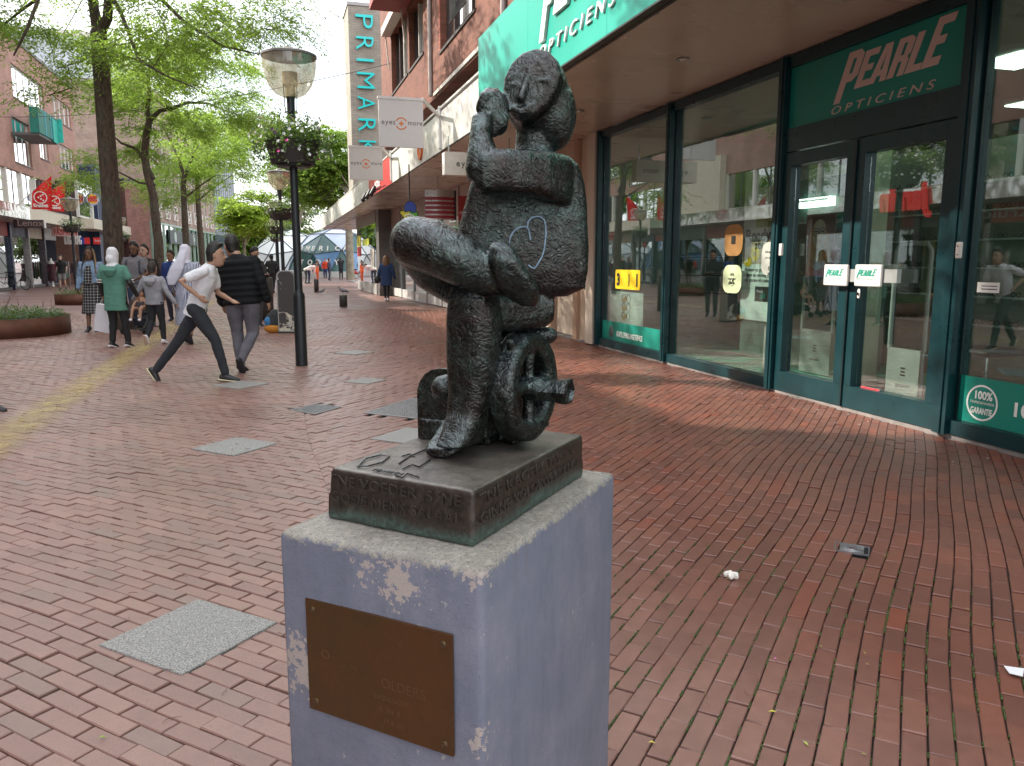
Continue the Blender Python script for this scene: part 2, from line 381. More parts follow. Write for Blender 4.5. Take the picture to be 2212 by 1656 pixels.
def warp(x, y):
    dx = .012*np.sin(1.7*y+.8*x)+.010*np.sin(2.9*x+1.3*y+1)+.02*np.sin(.55*y-.4*x)
    dy = .012*np.sin(1.9*x-.7*y)+.010*np.sin(3.3*y-1.1*x+2)+.02*np.sin(.6*x+.5*y)
    dz = .004*np.sin(1.3*x+.9*y)+.003*np.sin(3.1*x-2.2*y)
    return x+dx, y+dy, dz
TILES = [(G(412, 1371), .46), (G(508, 964), .46), (G(520, 833), .46), (G(765, 763), .46), (Vector((1.02, 9.52, 0)), .36), (G(893, 945), .5)]
PLC = Vector((.397, 1.658, 0)); PLU = Vector((-.7071, .7071, 0)); PLV = Vector((.7071, .7071, 0))
DRAIN = [(.091, 7.832), (.361, 8.098), (.595, 7.839), (.318, 7.516)]
GRATE = [(.768, 7.453), (1.361, 8.144), (1.86, 7.6), (1.216, 7.027)]
HYD = [(2.736, 3.217), (2.854, 3.101), (2.769, 3.008), (2.654, 3.121)]
def inq(x, y, q, pad=0.):
    c = np.mean(q, 0); ins = np.ones_like(x, bool)
    for i in range(len(q)):
        a, b_ = np.array(q[i]), np.array(q[(i+1) % len(q)]); d = b_-a; nn = np.array((d[1], -d[0]))/np.hypot(*d)
        if np.dot(c-a, nn) > 0: nn = -nn
        ins &= ((x-a[0])*nn[0]+(y-a[1])*nn[1]) < pad
    return ins
allb = []
XB = .245
for zone in (0, 1):
    ang = 3*PI/4 if zone == 0 else PI/4
    u = np.array((math.cos(ang), math.sin(ang))); v = np.array((-u[1], u[0]))
    ii, jj = np.meshgrid(np.arange(-160, 220), np.arange(-420, 420))
    off = (jj % 2)*.5+.06*np.sin(jj*1.7)
    cx = (ii+off)*PL*u[0]+jj*PW*v[0]; cy = (ii+off)*PL*u[1]+jj*PW*v[1]
    cx = cx.ravel(); cy = cy.ravel()
    k = (cy > .55) & (cy < 24) & (cx > -.32*cy-1.3) & (cx < np.minimum(5.33, 1.35*cy+1.3))
    k &= (cx < XB+.12) if zone == 0 else (cx > XB-.12)
    cx, cy = cx[k], cy[k]
    d = cx+0; keep = np.ones_like(cx, bool)
    for c, s_ in TILES:
        q = [(c+PLU*sx*s_/2+PLV*sy*s_/2).xy[:] for sx, sy in ((1, 1), (-1, 1), (-1, -1), (1, -1))]; keep &= ~inq(cx, cy, q, -.075)
    for q in (DRAIN, GRATE, HYD): keep &= ~inq(cx, cy, q, -.02)
    keep &= ~(((cx-PLC.x)*.7071*-1+(cy-PLC.y)*.7071)**2 < .19**2) | ~(((cx-PLC.x)*.7071+(cy-PLC.y)*.7071)**2 < .32**2)
    cx, cy = cx[keep], cy[keep]
    allb.append((zone, u, v, cx, cy, rng.random(len(cx))))
def clip(poly, sgn):           # keep side of x = XB
    out = []
    for i in range(len(poly)):
        a, b_ = poly[i], poly[(i+1) % len(poly)]; da, db = (XB-a[0])*sgn+.0005, (XB-b_[0])*sgn+.0005
        if da >= 0: out.append(a)
        if (da >= 0) != (db >= 0):
            t = da/(da-db); out.append((a[0]+(b_[0]-a[0])*t, a[1]+(b_[1]-a[1])*t))
    return out
bm_obj = [brick_mat(*c, False, sp) for c, sp in zip(CA, (.7, .35))]; bm_st = [brick_mat(*c, True, sp) for c, sp in zip(CA, (.7, .35))]
def one_brick(seed):
    r = random.Random(seed); mb = MB(); l_, w_ = BL/2, BW/2; c = .0035; j = lambda: r.uniform(-.0012, .0012)
    lo = [(-l_, -w_, -TH), (l_, -w_, -TH), (l_, w_, -TH), (-l_, w_, -TH)]
    mi = [(x+j(), y+j(), -c) for x, y, _ in lo]; hi = [(x*(1-c/l_)+j(), y*(1-c/w_)+j(), j()*.6) for x, y, _ in lo]
    mb.add(lo+mi+hi, [(0, 1, 5, 4), (1, 2, 6, 5), (2, 3, 7, 6), (3, 0, 4, 7), (4, 5, 9, 8), (5, 6, 10, 9), (6, 7, 11, 10), (7, 4, 8, 11), (8, 9, 10, 11)]); return mb
vis = []
camg = np.array((0, 0))
for zi, (zone, u, v, cx, cy, tn) in enumerate(allb):
    # nearest bricks in view become objects
    fx = cx*math.sin(YAW)+cy*math.cos(YAW); rx = cx*math.cos(YAW)-cy*math.sin(YAW)
    ang = np.arctan2(fx*math.sin(PITCH)-EYE*math.cos(PITCH), fx*math.cos(PITCH)+EYE*math.sin(PITCH))
    dep = fx*math.cos(PITCH)+EYE*math.sin(PITCH); px = CXP+FPX*rx/dep; py = CYP-FPX*(fx*math.sin(PITCH)-EYE*math.cos(PITCH))/dep
    inf = (px > -30) & (px < 2240) & (py < 1690) & ~((px > 640) & (px < 1290) & (py > 1000)) & (np.abs(cx-XB) > .13)
    sc_ = np.where(inf, 1/dep, 0)
    for i in range(len(cx)): vis.append((sc_[i], zi, i))
vis.sort(reverse=True); chosen = set((z, i) for s_, z, i in vis[:300])
proto = [[one_brick(z*9+k).mesh('brick', bm_obj[z]) for k in range(4)] for z in (0, 1)]
for zi, (zone, u, v, cx, cy, tn) in enumerate(allb):
    mb = MB(); tone = []; a0 = math.atan2(u[1], u[0])
    ti = np.clip(rng.normal(0, .008, (len(cx), 2)), -.014, .014); dzr = np.clip(rng.normal(0, .0018, len(cx)), -.003, .003)-np.where(rng.random(len(cx)) < .03, .002, 0); dr = rng.normal(0, .006, len(cx))
    wx, wy, wz = warp(cx, cy)
    for i in range(len(cx)):
        if (zi, i) in chosen:
            o = link('brick', proto[zi][i % 4], ground); o.location = (wx[i], wy[i], wz[i]+dzr[i]-.001)
            gx = (warp(cx[i]+.1*u[0], cy[i]+.1*u[1])[0]-wx[i], warp(cx[i]+.1*u[0], cy[i]+.1*u[1])[1]-wy[i])
            o.rotation_euler = (ti[i][0], ti[i][1], math.atan2(gx[1], gx[0])+dr[i]+(PI if rng.random() < .5 else 0)); continue
        cs, sn = math.cos(a0+dr[i]), math.sin(a0+dr[i]); l_, w_ = BL/2, BW/2
        P = [(cx[i]+sx*l_*cs-sy*w_*sn, cy[i]+sx*l_*sn+sy*w_*cs) for sx, sy in ((-1, -1), (1, -1), (1, 1), (-1, 1))]
        if abs(cx[i]-XB) < .14:
            P = clip(P, 1 if zone == 0 else -1)
            if len(P) < 3: continue
        pc = (sum(p[0] for p in P)/len(P), sum(p[1] for p in P)/len(P))
        n_ = len(P); far = cy[i] > 13; V = []
        ins = .0035
        def zt(p): return wz[i]+dzr[i]-.001+ti[i][0]*(p[0]-pc[0])*1.5+ti[i][1]*(p[1]-pc[1])*1.5
        Wp = []
        for p in P:
            a_, b_, c_ = warp(p[0], p[1]); Wp.append((a_, b_))
        V = [(q[0], q[1], zt(q)-.02) for q in Wp]+[(q[0], q[1], zt(q)-.0035) for q in Wp]
        V += [(q[0]+(pc[0]-p[0])/max(.01, math.dist(p, pc))*ins*1.4, q[1]+(pc[1]-p[1])/max(.01, math.dist(p, pc))*ins*1.4, zt(q)) for p, q in zip(P, Wp)]
        F = [(k, (k+1) % n_, n_+(k+1) % n_, n_+k) for k in range(n_)]+[(n_+k, n_+(k+1) % n_, 2*n_+(k+1) % n_, 2*n_+k) for k in range(n_)]+[tuple(range(2*n_, 3*n_))]
        mb.add(V, F); tone += [tn[i]]*len(V)
    me = mb.mesh('bricks', bm_st[zi]); at = me.attributes.new('tone', 'FLOAT', 'POINT'); at.data.foreach_set('value', tone)
    o = link('paving_bricks', me, ground); o['kind'] = 'stuff'
# granite slabs, set in the paving
def granite():
    m, n, l, b = nt('granite'); P = n.new('ShaderNodeNewGeometry').outputs['Position']
    f = noise(n, l, P, 160, 3, .7); g = noise(n, l, P, 70, 2, .6)
    x = mixc(n, l, ramp(n, l, f, .38, .6), (.10, .10, .10), (.40, .39, .37)); x = mixc(n, l, ramp(n, l, g, .55, .7, 0, .6), x, (.16, .15, .16))
    l.new(x, b.inputs['Base Color']); b.inputs['Roughness'].default_value = .55; l.new(bump(n, l, f, .3, .003), b.inputs['Normal']); return m
gr = granite()
for c, s_ in TILES:
    mb = MB(); q = [c+PLU*sx*s_/2+PLV*sy*s_/2 for sx, sy in ((1, 1), (-1, 1), (-1, -1), (1, -1))]
    wz_ = float(warp(np.array(c.x), np.array(c.y))[2]); lo = [p+Vector((0, 0, -.012)) for p in q]; mi = [p+Vector((0, 0, wz_+.005)) for p in q]; hi = [p+(c-p).normalized()*.004+Vector((0, 0, wz_+.0075)) for p in q]
    mb.add(lo+mi+hi, [(0, 1, 5, 4), (1, 2, 6, 5), (2, 3, 7, 6), (3, 0, 4, 7), (4, 5, 9, 8), (5, 6, 10, 9), (6, 7, 11, 10), (7, 4, 8, 11), (8, 9, 10, 11)])
    mb.build('granite_slab', gr, ground)
iron = M((.30, .30, .31), .42, .7, .25, 20, .3, 60); dark = M((.006, .006, .007), .9, 0, 0)
def grating(name, q, label, n_, m_, cat):
    q = [Vector((p[0], p[1], 0)) for p in q]; t = thing(name, label, cat, tuple(sum(q, Vector())/4))
    P = lambda a, b_: (q[0]*(1-a)+q[1]*a)*(1-b_)+(q[3]*(1-a)+q[2]*a)*b_
    mb = MB(); mb.prism([p-UP*.014 for p in (P(0, 0), P(1, 0), P(1, 1), P(0, 1))], (0, 0, .0145)); mb.build('pit', dark, t)
    mb = MB(); fr = .035
    for a0_, a1_, b0, b1 in ((0, 1, 0, fr), (0, 1, 1-fr, 1), (0, fr, fr, 1-fr), (1-fr, 1, fr, 1-fr)): mb.prism([P(a0_, b0), P(a1_, b0), P(a1_, b1), P(a0_, b1)], (0, 0, .009))
    mb.build('rim', iron, t)
    for i in range(n_):
        a = fr+(1-2*fr)*(i+.5)/n_; hw = (1-2*fr)/n_*.24; mb = MB(); mb.prism([P(a-hw, fr), P(a+hw, fr), P(a+hw, 1-fr), P(a-hw, 1-fr)], (0, 0, .007)); mb.build('bar', iron, t)
    if m_:
        for i in range(m_):
            b_ = fr+(1-2*fr)*(i+.5)/m_; hw = (1-2*fr)/m_*.22; mb = MB(); mb.prism([P(fr, b_-hw), P(1-fr, b_-hw), P(1-fr, b_+hw), P(fr, b_+hw)], (0, 0, .006)); mb.build('cross_bar', iron, t)
    return t
grating('drain_grate', [DRAIN[3], DRAIN[0], DRAIN[1], DRAIN[2]], 'small steel storm drain with parallel slots, left of the mesh grating', 14, 0, 'drain')
grating('tree_grating', GRATE, 'wide steel mesh grating in the paving behind the plinth', 26, 22, 'grating')
t = grating('valve_cover', HYD, 'small dark iron valve cover in the red bricks right of the plinth', 2, 0, 'cover')
hc = sum((Vector((p[0], p[1], 0)) for p in HYD), Vector())/4
mb = MB()
for k in range(3): mb.torus(hc+Vector((0, 0, .008)), .018+k*.016, .0035, ((1, 0, 0), (0, 1, 0)), 20, 5)
mb.build('relief_rings', iron, t, True)
# litter, leaves, twigs and moss on the bricks
def scatter(n_, name, mat, label, fn, box):
    mb = MB()
    for _ in range(n_):
        fn(mb, random.uniform(*box[0]), random.uniform(*box[1]))
    o = mb.build(name, mat); tag(o, label, name.replace('_', ' '), kind='stuff'); return o
def twig(mb, x, y):
    a = random.uniform(0, 6.28); L = random.uniform(.02, .07); p = Vector((x, y, .006)); pts = [p]
    for k in range(4): a += random.uniform(-.6, .6); p = p+Vector((math.cos(a), math.sin(a), 0))*L/4; pts.append(p+Vector((0, 0, random.uniform(0, .004))))
    mb.tube(pts, [.0011, .0011, .001, .0009, .0006], 4, False)
scatter(230, 'twigs', M((.13, .075, .045), .8, 0, .2), 'thin brown catkins and twigs scattered on the paving', twig, ((-2.6, .9), (1.6, 6.5)))
scatter(70, 'twigs', M((.15, .09, .05), .8, 0, .2), 'few thin twigs on the red bricks right of the plinth', twig, ((1.0, 4.2), (1.4, 5.5)))
def moss(mb, x, y):
    j = round(((-x+y)/1.41421)/PW)+.5; tt = (x+y)/1.41421; s_ = j*PW; x = (tt-s_)/1.41421; y = (tt+s_)/1.41421
    wx, wy, wz = warp(np.array(x), np.array(y))
    for k in range(7):
        r = random.uniform(.002, .0045); d = random.uniform(-.025, .025); mb.ell((float(wx)+d*.7, float(wy)+d*.7, -.005), (r, r, r*1.1), 5, 4)
scatter(560, 'moss', M((.05, .085, .02), .95, 0, .4, 60), 'green moss growing in the joints of the red paving', moss, ((.9, 2.9), (1.2, 3.4)))
for i, (px, py, s_, c_, lab) in enumerate([(1668, 1543, .014, (.55, .5, .06), 'yellow fallen leaf nearest the plinth side on red bricks'), (1740, 1612, .012, (.35, .42, .08), 'yellow green leaf at the lower edge of the red bricks'), (1408, 1610, .012, (.6, .5, .08), 'tiny yellow leaf beside the foot of the plinth'), (1675, 1428, .008, (.8, .2, .6), 'small pink petal on the red bricks'), (1912, 1205, .012, (.3, .33, .07), 'thin green leaf just beyond the valve cover'), (222, 1850*.864, .012, (.3, .42, .08), 'green leaf on the pinkish bricks below the granite slab')]):
    c = G(px, py); mb = MB(); a = random.uniform(0, 6); L = Vector((math.cos(a), math.sin(a), .15)); Q = Vector((-L.y, L.x, 0)); c.z = .008
    mb.add([c-L*s_, c+Q*s_*.4+Vector((0, 0, .004)), c+L*s_, c-Q*s_*.4+Vector((0, 0, .004)), c], [(0, 1, 4), (1, 2, 4), (2, 3, 4), (3, 0, 4)]); tag(mb.build('fallen_leaf', M(c_, .6, 0, 0)), lab, 'leaf')
c = G(1580, 1247); mb = MB()
for k in range(5):
    a = k*1.3; mb.ell(c+Vector((math.cos(a)*.018, math.sin(a)*.018, .012)), (.02, .012, .01+.003*k), 7, 5, Matrix.Rotation(a, 3, 'Z') @ Matrix.Rotation(.4, 3, 'X'))
tag(rbuild(mb, 'paper_scrap', M((.75, .72, .66), .7), None, .003, 0), 'crumpled white paper scrap on the red bricks', 'litter')
q = [G(2168, 1443), G(2212, 1449), G(2209, 1466), G(2180, 1459)]; mb = MB(); mb.prism([p+Vector((0, 0, .006)) for p in q], (0, 0, .002)); tag(mb.build('paper_slip', M((.82, .82, .85), .6, 0, 0)), 'flat white paper slip at the right edge of the red bricks', 'litter')
def dleaf(mb, x, y):
    a = random.uniform(0, 6.28); s_ = random.uniform(.004, .009); L = Vector((math.cos(a), math.sin(a), .1)); Q = Vector((-L.y, L.x, 0)); c = Vector((x, y, .007)); mb.add([c-L*s_, c+Q*s_*.45+UP*.002, c+L*s_, c-Q*s_*.45+UP*.002], [(0, 1, 2, 3)])
scatter(90, 'leaf_litter', M((.30, .26, .07), .7, 0, .5, 3), 'small dry yellowish leaf bits scattered over the paving', dleaf, ((-2.4, 4.4), (1.5, 7)))
scatter(60, 'grit', M((.45, .43, .40), .8, 0, .3), 'pale crumbs and cigarette ends along the shop threshold', lambda mb, x, y: mb.tube([(x, y, .006), (x+random.uniform(-.02, .02), y+random.uniform(-.02, .02), .006)], .003, 5), ((4.6, 5.3), (2.5, 12)))
# worn yellow line
def ymat():
    m, n, l, b = nt('worn paint'); P = n.new('ShaderNodeNewGeometry').outputs['Position']; f = noise(n, l, P, 5, 6, .7)
    b.inputs['Base Color'].default_value = (.60, .48, .17, 1); b.inputs['Roughness'].default_value = .6
    s = n.new('ShaderNodeSeparateXYZ'); l.new(P, s.inputs[0])
    edge = ramp(n, l, math_(n, l, 'ABSOLUTE', math_(n, l, 'ADD', s.outputs[0], 2.2)), .08, .27, .62, .0)
    l.new(math_(n, l, 'MULTIPLY', edge, ramp(n, l, f, .36, .62, .15, .8)), b.inputs['Alpha']); return m
mb = MB(); N_ = 80
for i in range(N_):
    y0, y1 = -3+i*.42, -3+(i+1)*.42
    z0 = .0105
    mb.quad((-2.5, y0, z0), (-1.9, y0, z0), (-1.9, y1, z0), (-2.5, y1, z0))
o = mb.build('yellow_line', ymat()); o['kind'] = 'structure'
# kerb strip under the shop fronts
mb = MB(); mb.box((SHOPX-.07, -4, -.014), (SHOPX+.4, 60, .03)); mb.build('threshold_strip', M((.22, .2, .19), .7, 0, .2, 8, .3)).__setitem__('kind', 'structure')

# ================================================================ plinth
def plinth_mat():
    m, n, l, b = nt('painted concrete'); P = n.new('ShaderNodeTexCoord').outputs['Object']
    mp = n.new('ShaderNodeMapping'); mp.inputs['Scale'].default_value = (1, 1, .16); l.new(P, mp.inputs[0])
    s = n.new('ShaderNodeSeparateXYZ'); l.new(P, s.inputs[0])
    f = noise(n, l, mp.outputs[0], 9, 6, .7); f2 = noise(n, l, P, 5, 6, .7); f3 = noise(n, l, P, 60, 4, .65); f4 = noise(n, l, P, 220, 2)
    x = mixc(n, l, ramp(n, l, f, .3, .7), (.122, .130, .172), (.178, .188, .245)); x = mixc(n, l, ramp(n, l, f2, .45, .75, 0, .55), x, (.27, .25, .30))
    x = mixc(n, l, ramp(n, l, f, .56, .70, 0, .6), x, (.115, .105, .12)); x = mixc(n, l, ramp(n, l, f4, .66, .72, 0, .7), x, (.06, .055, .06))
    # two big chipped patches on the front face and small chips around them
    def spot(ctr, r):
        v = n.new('ShaderNodeVectorMath'); v.operation = 'DISTANCE'; l.new(P, v.inputs[0]); v.inputs[1].default_value = ctr
        return ramp(n, l, math_(n, l, 'ADD', v.outputs['Value'], ramp(n, l, f3, .3, .7, -.05, .05)), r*.6, r*.62, 1, 0)
    for ctr, r in SPOTS: x = mixc(n, l, spot(ctr, r), x, (.37, .31, .285))
    sm = math_(n, l, 'MULTIPLY', ramp(n, l, f3, .655, .67), ramp(n, l, f2, .5, .58)); x = mixc(n, l, math_(n, l, 'MULTIPLY', sm, .9), x, (.36, .34, .33))
    # bare dirty concrete on top, worn over the edge
    top = ramp(n, l, math_(n, l, 'ADD', s.outputs[2], ramp(n, l, f3, .3, .7, -.012, .012)), .905, .913)
    tcl = mixc(n, l, ramp(n, l, f2, .35, .65), (.30, .28, .25), (.17, .155, .14)); tcl = mixc(n, l, ramp(n, l, f3, .5, .62, 0, .7), tcl, (.36, .33, .29)); tcl = mixc(n, l, ramp(n, l, f4, .56, .66, 0, .7), tcl, (.08, .06, .05))
    x = mixc(n, l, top, x, tcl)
    l.new(x, b.inputs['Base Color']); b.inputs['Roughness'].default_value = .72
    l.new(bump(n, l, f3, .35, .004, bump(n, l, f4, .3, .002)), b.inputs['Normal']); return m
PH = .92
A_, B_, C_ = Vector((-.011, 1.561, 0)), Vector((.319, 1.236, 0)), Vector((.805, 1.755, 0)); D_ = A_+C_-B_
LU = (A_-B_).normalized(); LV = (C_-B_).normalized(); HU, HV = (A_-B_).length/2, (C_-B_).length/2; PC = (A_+C_)/2
def onface(px, py):                     # front face (A-B) point, as plinth-local coordinates
    r = Vector(ray(px, py)); nrm = -LV; t = ((B_-Vector((0, 0, EYE))).dot(nrm))/r.dot(nrm); return Vector((0, 0, EYE))+r*t
Rz = math.atan2(LV.y, LV.x)
PMI = (Matrix.Translation(PC) @ Matrix.Rotation(Rz, 4, 'Z')).inverted()
def loc_(p): return tuple(PMI @ Vector(p))
SPOTS = [(loc_(onface(852, 1245)), .045), (loc_(onface(858, 1275)), .04), (loc_(onface(795, 1235)), .02), (loc_(onface(640, 1420)), .045), (loc_(onface(647, 1460)), .035), (loc_(onface(1040, 1612)), .022), (loc_(onface(1030, 1240)), .03)]
pt = thing('plinth', 'lavender painted concrete plinth with chipped paint carrying the bronze statue', 'plinth', tuple(PC), Rz)
mb = MB(); mb.bevbox((-HV, -HU, -.01), (HV, HU, PH), .014)
def grid_plinth():
    return mb
pm = link('block', mb.mesh('block', plinth_mat(), 2), pt, local=True)
# plaque on the front face
pc = [onface(*p) for p in ((758, 1288), (979, 1378), (977, 1634), (661, 1527))]
q = [onface(656, 1288), onface(979, 1378), onface(977, 1634), onface(661, 1527)]
def brassm():
    m, n, l, b = nt('bronze plaque'); P = n.new('ShaderNodeNewGeometry').outputs['Position']
    f = noise(n, l, P, 7, 6, .7); f2 = noise(n, l, P, 90, 3)
    x = mixc(n, l, ramp(n, l, f, .3, .7), (.125, .052, .020), (.080, .045, .017)); x = mixc(n, l, ramp(n, l, f2, .62, .75, 0, .5), x, (.18, .08, .035))
    l.new(x, b.inputs['Base Color']); b.inputs['Metallic'].default_value = .45; l.new(ramp(n, l, f, .3, .7, .42, .6), b.inputs['Roughness']); l.new(bump(n, l, f2, .12, .002), b.inputs['Normal']); return m
bz = brassm(); fn_ = -LV
zt, zb = (q[0].z+q[1].z)/2, (q[2].z+q[3].z)/2; ul = LU
def pf(s_, z): return B_+LU*s_+Vector((0, 0, z))
s0 = (q[0]-B_).dot(LU); s1 = (q[1]-B_).dot(LU)
pq = thing('plaque', 'brown bronze plaque screwed to the front of the lavender plinth', 'plaque', tuple(pf((s0+s1)/2, zb)+fn_*.001))
mb = MB(); mb.prism([pf(s0, zb)+fn_*.0005, pf(s1, zb)+fn_*.0005, pf(s1, zt)+fn_*.0005, pf(s0, zt)+fn_*.0005], fn_*.006); mb.build('plate', bz, pq)
for sx, zz in ((s0-.018, zt-.02), (s1+.018, zt-.02), (s0-.018, zb+.02), (s1+.018, zb+.02)):
    c = pf(sx, zz)+fn_*.0065; mb = MB(); mb.lathe([(.0065, 0), (.006, .0018), (.003, .003), (0, .0033)], c, 14, (LU, UP, fn_)); sc1 = mb.build('screw', M((.22, .15, .08), .35, .8, 0), pq, True)
    mb = MB(); mb.obox(c+fn_*.0031, (LU*.7+UP*.7)*.005, (UP*.7-LU*.7)*.0007, fn_*.0006); mb.build('slot', dark, sc1)
lm = M((.15, .075, .036), .5, .5, 0)
R_ = -LU
Wd = s0-s1
text('OLDERS', pf(s1+Wd*.47, zb+(zt-zb)*.40)+fn_*.0066, R_, UP, .028, lm, pq, 'engraving', .0002)
text('O', pf(s0-.035, zb+(zt-zb)*.5)+fn_*.0066, R_, UP, .028, lm, pq, 'engraving', .0002)
for k, tx in enumerate(('OPENLUCHT', 'A  EN  B', '19 8  EK')): text(tx, pf(s1+Wd*(.52-.03*k), zb+(zt-zb)*(.29-.1*k))+fn_*.0066, R_, UP, .014, lm, pq, 'engraving', .0002)

# ================================================================ statue
def bronze(rough=.21, green=0.):
    m, n, l, b = nt('patinated bronze'); P = n.new('ShaderNodeNewGeometry').outputs['Position']; N = n.new('ShaderNodeNewGeometry').outputs['Normal']
    wv = n.new('ShaderNodeVectorMath'); wv.operation = 'ADD'; l.new(P, wv.inputs[0])
    dn = n.new('ShaderNodeTexNoise'); dn.inputs['Scale'].default_value = 22; dn.inputs['Detail'].default_value = 2; l.new(P, dn.inputs['Vector'])
    sc2 = n.new('ShaderNodeVectorMath'); sc2.operation = 'SCALE'; sc2.inputs['Scale'].default_value = .07; l.new(dn.outputs['Color'], sc2.inputs[0]); l.new(sc2.outputs[0], wv.inputs[1])
    vo = n.new('ShaderNodeTexVoronoi'); vo.feature = 'DISTANCE_TO_EDGE'; vo.inputs['Scale'].default_value = 75; l.new(wv.outputs[0], vo.inputs['Vector'])
    f = noise(n, l, P, 6, 6, .7); f2 = noise(n, l, P, 38, 5, .75, 1.5); f3 = noise(n, l, P, 150, 3, .7, .8)
    s = n.new('ShaderNodeSeparateXYZ'); l.new(N, s.inputs[0])
    x = mixc(n, l, ramp(n, l, f2, .35, .65), (.014, .012, .011), (.044, .034, .028))
    gsel = math_(n, l, 'MULTIPLY', ramp(n, l, f, .42-green, .62-green), ramp(n, l, f2, .4, .6, .25, 1))
    x = mixc(n, l, math_(n, l, 'MULTIPLY', gsel, .8), x, (.06, .10, .09))
    upf = ramp(n, l, s.outputs[2], .1, .9, 0, .55); x = mixc(n, l, math_(n, l, 'MULTIPLY', upf, ramp(n, l, f2, .35, .55)), x, (.21, .26, .29))  # sky light painted into upward faces as a paler, bluer tone
    x = mixc(n, l, math_(n, l, 'MULTIPLY', ramp(n, l, f3, .60, .70), .55), x, (.20, .22, .20))
    l.new(x, b.inputs['Base Color']); b.inputs['Metallic'].default_value = .82; b.inputs['Specular IOR Level'].default_value = .6; b.inputs['Coat Weight'].default_value = .16; b.inputs['Coat Roughness'].default_value = .24; b.inputs['Coat IOR'].default_value = 1.6
    l.new(ramp(n, l, f2, .3, .7, rough-.08, rough+.14), b.inputs['Roughness'])
    h = math_(n, l, 'ADD', math_(n, l, 'MULTIPLY', ramp(n, l, vo.outputs['Distance'], 0, .25), .35), f2)
    nn_ = bump(n, l, f3, .35, .0015, bump(n, l, h, .55, .0042)); l.new(nn_, b.inputs['Normal']); l.new(nn_, b.inputs['Coat Normal']); return m
def slab_mat():
    m, n, l, b = nt('cast slab'); g = n.new('ShaderNodeNewGeometry'); P = g.outputs['Position']
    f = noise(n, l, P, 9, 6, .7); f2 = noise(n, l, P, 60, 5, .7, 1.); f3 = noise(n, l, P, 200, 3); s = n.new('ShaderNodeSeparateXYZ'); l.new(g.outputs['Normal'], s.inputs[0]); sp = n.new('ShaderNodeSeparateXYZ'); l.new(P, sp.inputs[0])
    x = mixc(n, l, ramp(n, l, f2, .35, .65), (.026, .018, .014), (.062, .043, .033))
    gb = ramp(n, l, math_(n, l, 'ADD', sp.outputs[2], ramp(n, l, f, .3, .7, -.014, .014)), PH+.016, PH+.034, .75, 0); x = mixc(n, l, gb, x, mixc(n, l, ramp(n, l, f2, .4, .6), (.035, .06, .05), (.085, .15, .125)))
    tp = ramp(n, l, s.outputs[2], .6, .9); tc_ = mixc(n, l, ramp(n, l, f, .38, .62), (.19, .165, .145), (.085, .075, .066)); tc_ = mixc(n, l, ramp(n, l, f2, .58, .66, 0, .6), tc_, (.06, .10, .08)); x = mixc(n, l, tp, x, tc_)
    l.new(x, b.inputs['Base Color']); b.inputs['Metallic'].default_value = .25; b.inputs['Specular IOR Level'].default_value = .8; l.new(ramp(n, l, f2, .3, .7, .28, .48), b.inputs['Roughness']); l.new(bump(n, l, f3, .3, .0015, bump(n, l, f2, .4, .003)), b.inputs['Normal']); return m
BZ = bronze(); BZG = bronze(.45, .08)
st = thing('statue', 'dark bronze statue of a seated cross-legged figure beside a spoked wheel', 'statue', (.40, 1.67, PH))
D0 = 1.714
# cast base slab
bl, bf, br = Vector((.084, 1.603, PH)), Vector((.334, 1.349, PH)), Vector((.718, 1.75, PH)); bb = bl+br-bf
tl, tf, tr = Vector((.095, 1.60, 1.030)), Vector((.336, 1.352, 1.030)), Vector((.71, 1.736, 1.030)); tb = tl+tr-tf
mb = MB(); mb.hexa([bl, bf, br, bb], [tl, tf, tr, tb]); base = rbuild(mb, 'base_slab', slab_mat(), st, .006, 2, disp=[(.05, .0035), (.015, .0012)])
def cast_text(tx, o, r, size): text(tx, o, r, Vector((0, 0, 1)), size, BZ, st, 'inscription', .0016, width=None, xs=1.12)
ru = (bf-bl).normalized(); nf = Vector((-.7071, -.7071, 0)); rv = (br-bf).normalized(); nr = Vector((.7071, -.7071, 0))
def ctext(tx, o, r, size, width): text(tx, o, r, Vector((0, 0, 1)), size, M((.075, .062, .055), .38, .5, .3, 40), st, 'inscription', .0013, width=width, space=1.05)
ctext('"NE VOEDER IS \'NE', bl+ru*.022+Vector((0, 0, .078))+nf*.0035, ru, .030, .31)
ctext('GOEIE MENS SALAAI', bl+ru*.018+Vector((0, 0, .044))+nf*.0055, ru, .030, .305)
ctext('"\'NE KAOELATERS V', bf+rv*.02+Vector((0, 0, .076))+nr*.0035, rv, .032, .46)
ctext('GINNE VOLOPWERKAND', bf+rv*.02+Vector((0, 0, .040))+nr*.005, rv, .032, .48)
# shallow lines on the top of the base (a fish, a lizard, letters)
def top(px, py): 
    p = G(px, py, 1.034); return p
mb = MB()
for P in ([(772, 1008), (790, 990), (822, 982), (842, 985), (825, 998), (795, 1006), (775, 1006)], [(862, 1000), (885, 985), (915, 972), (930, 965)], [(868, 985), (885, 980), (895, 985)], [(870, 1012), (890, 1003), (905, 1008), (930, 992)], [(905, 1030), (880, 1022), (868, 1032), (855, 1026)]):
    mb.tube([top(*p)-UP*.0012 for p in P], .0016, 6)
mb.build('relief_lines', BZ, st, True)
text('YOWIMN', top(800, 1016), (tf-tl), Vector((.7, .7, 0)), .018, BZ, st, 'inscription', .001)
def S(px, py, dd=0.): return W(px, py, D0+dd)
K = D0/FPX                               # metres per pixel at the statue
RG = RIGHT; TW = -FWD
fig = MB()
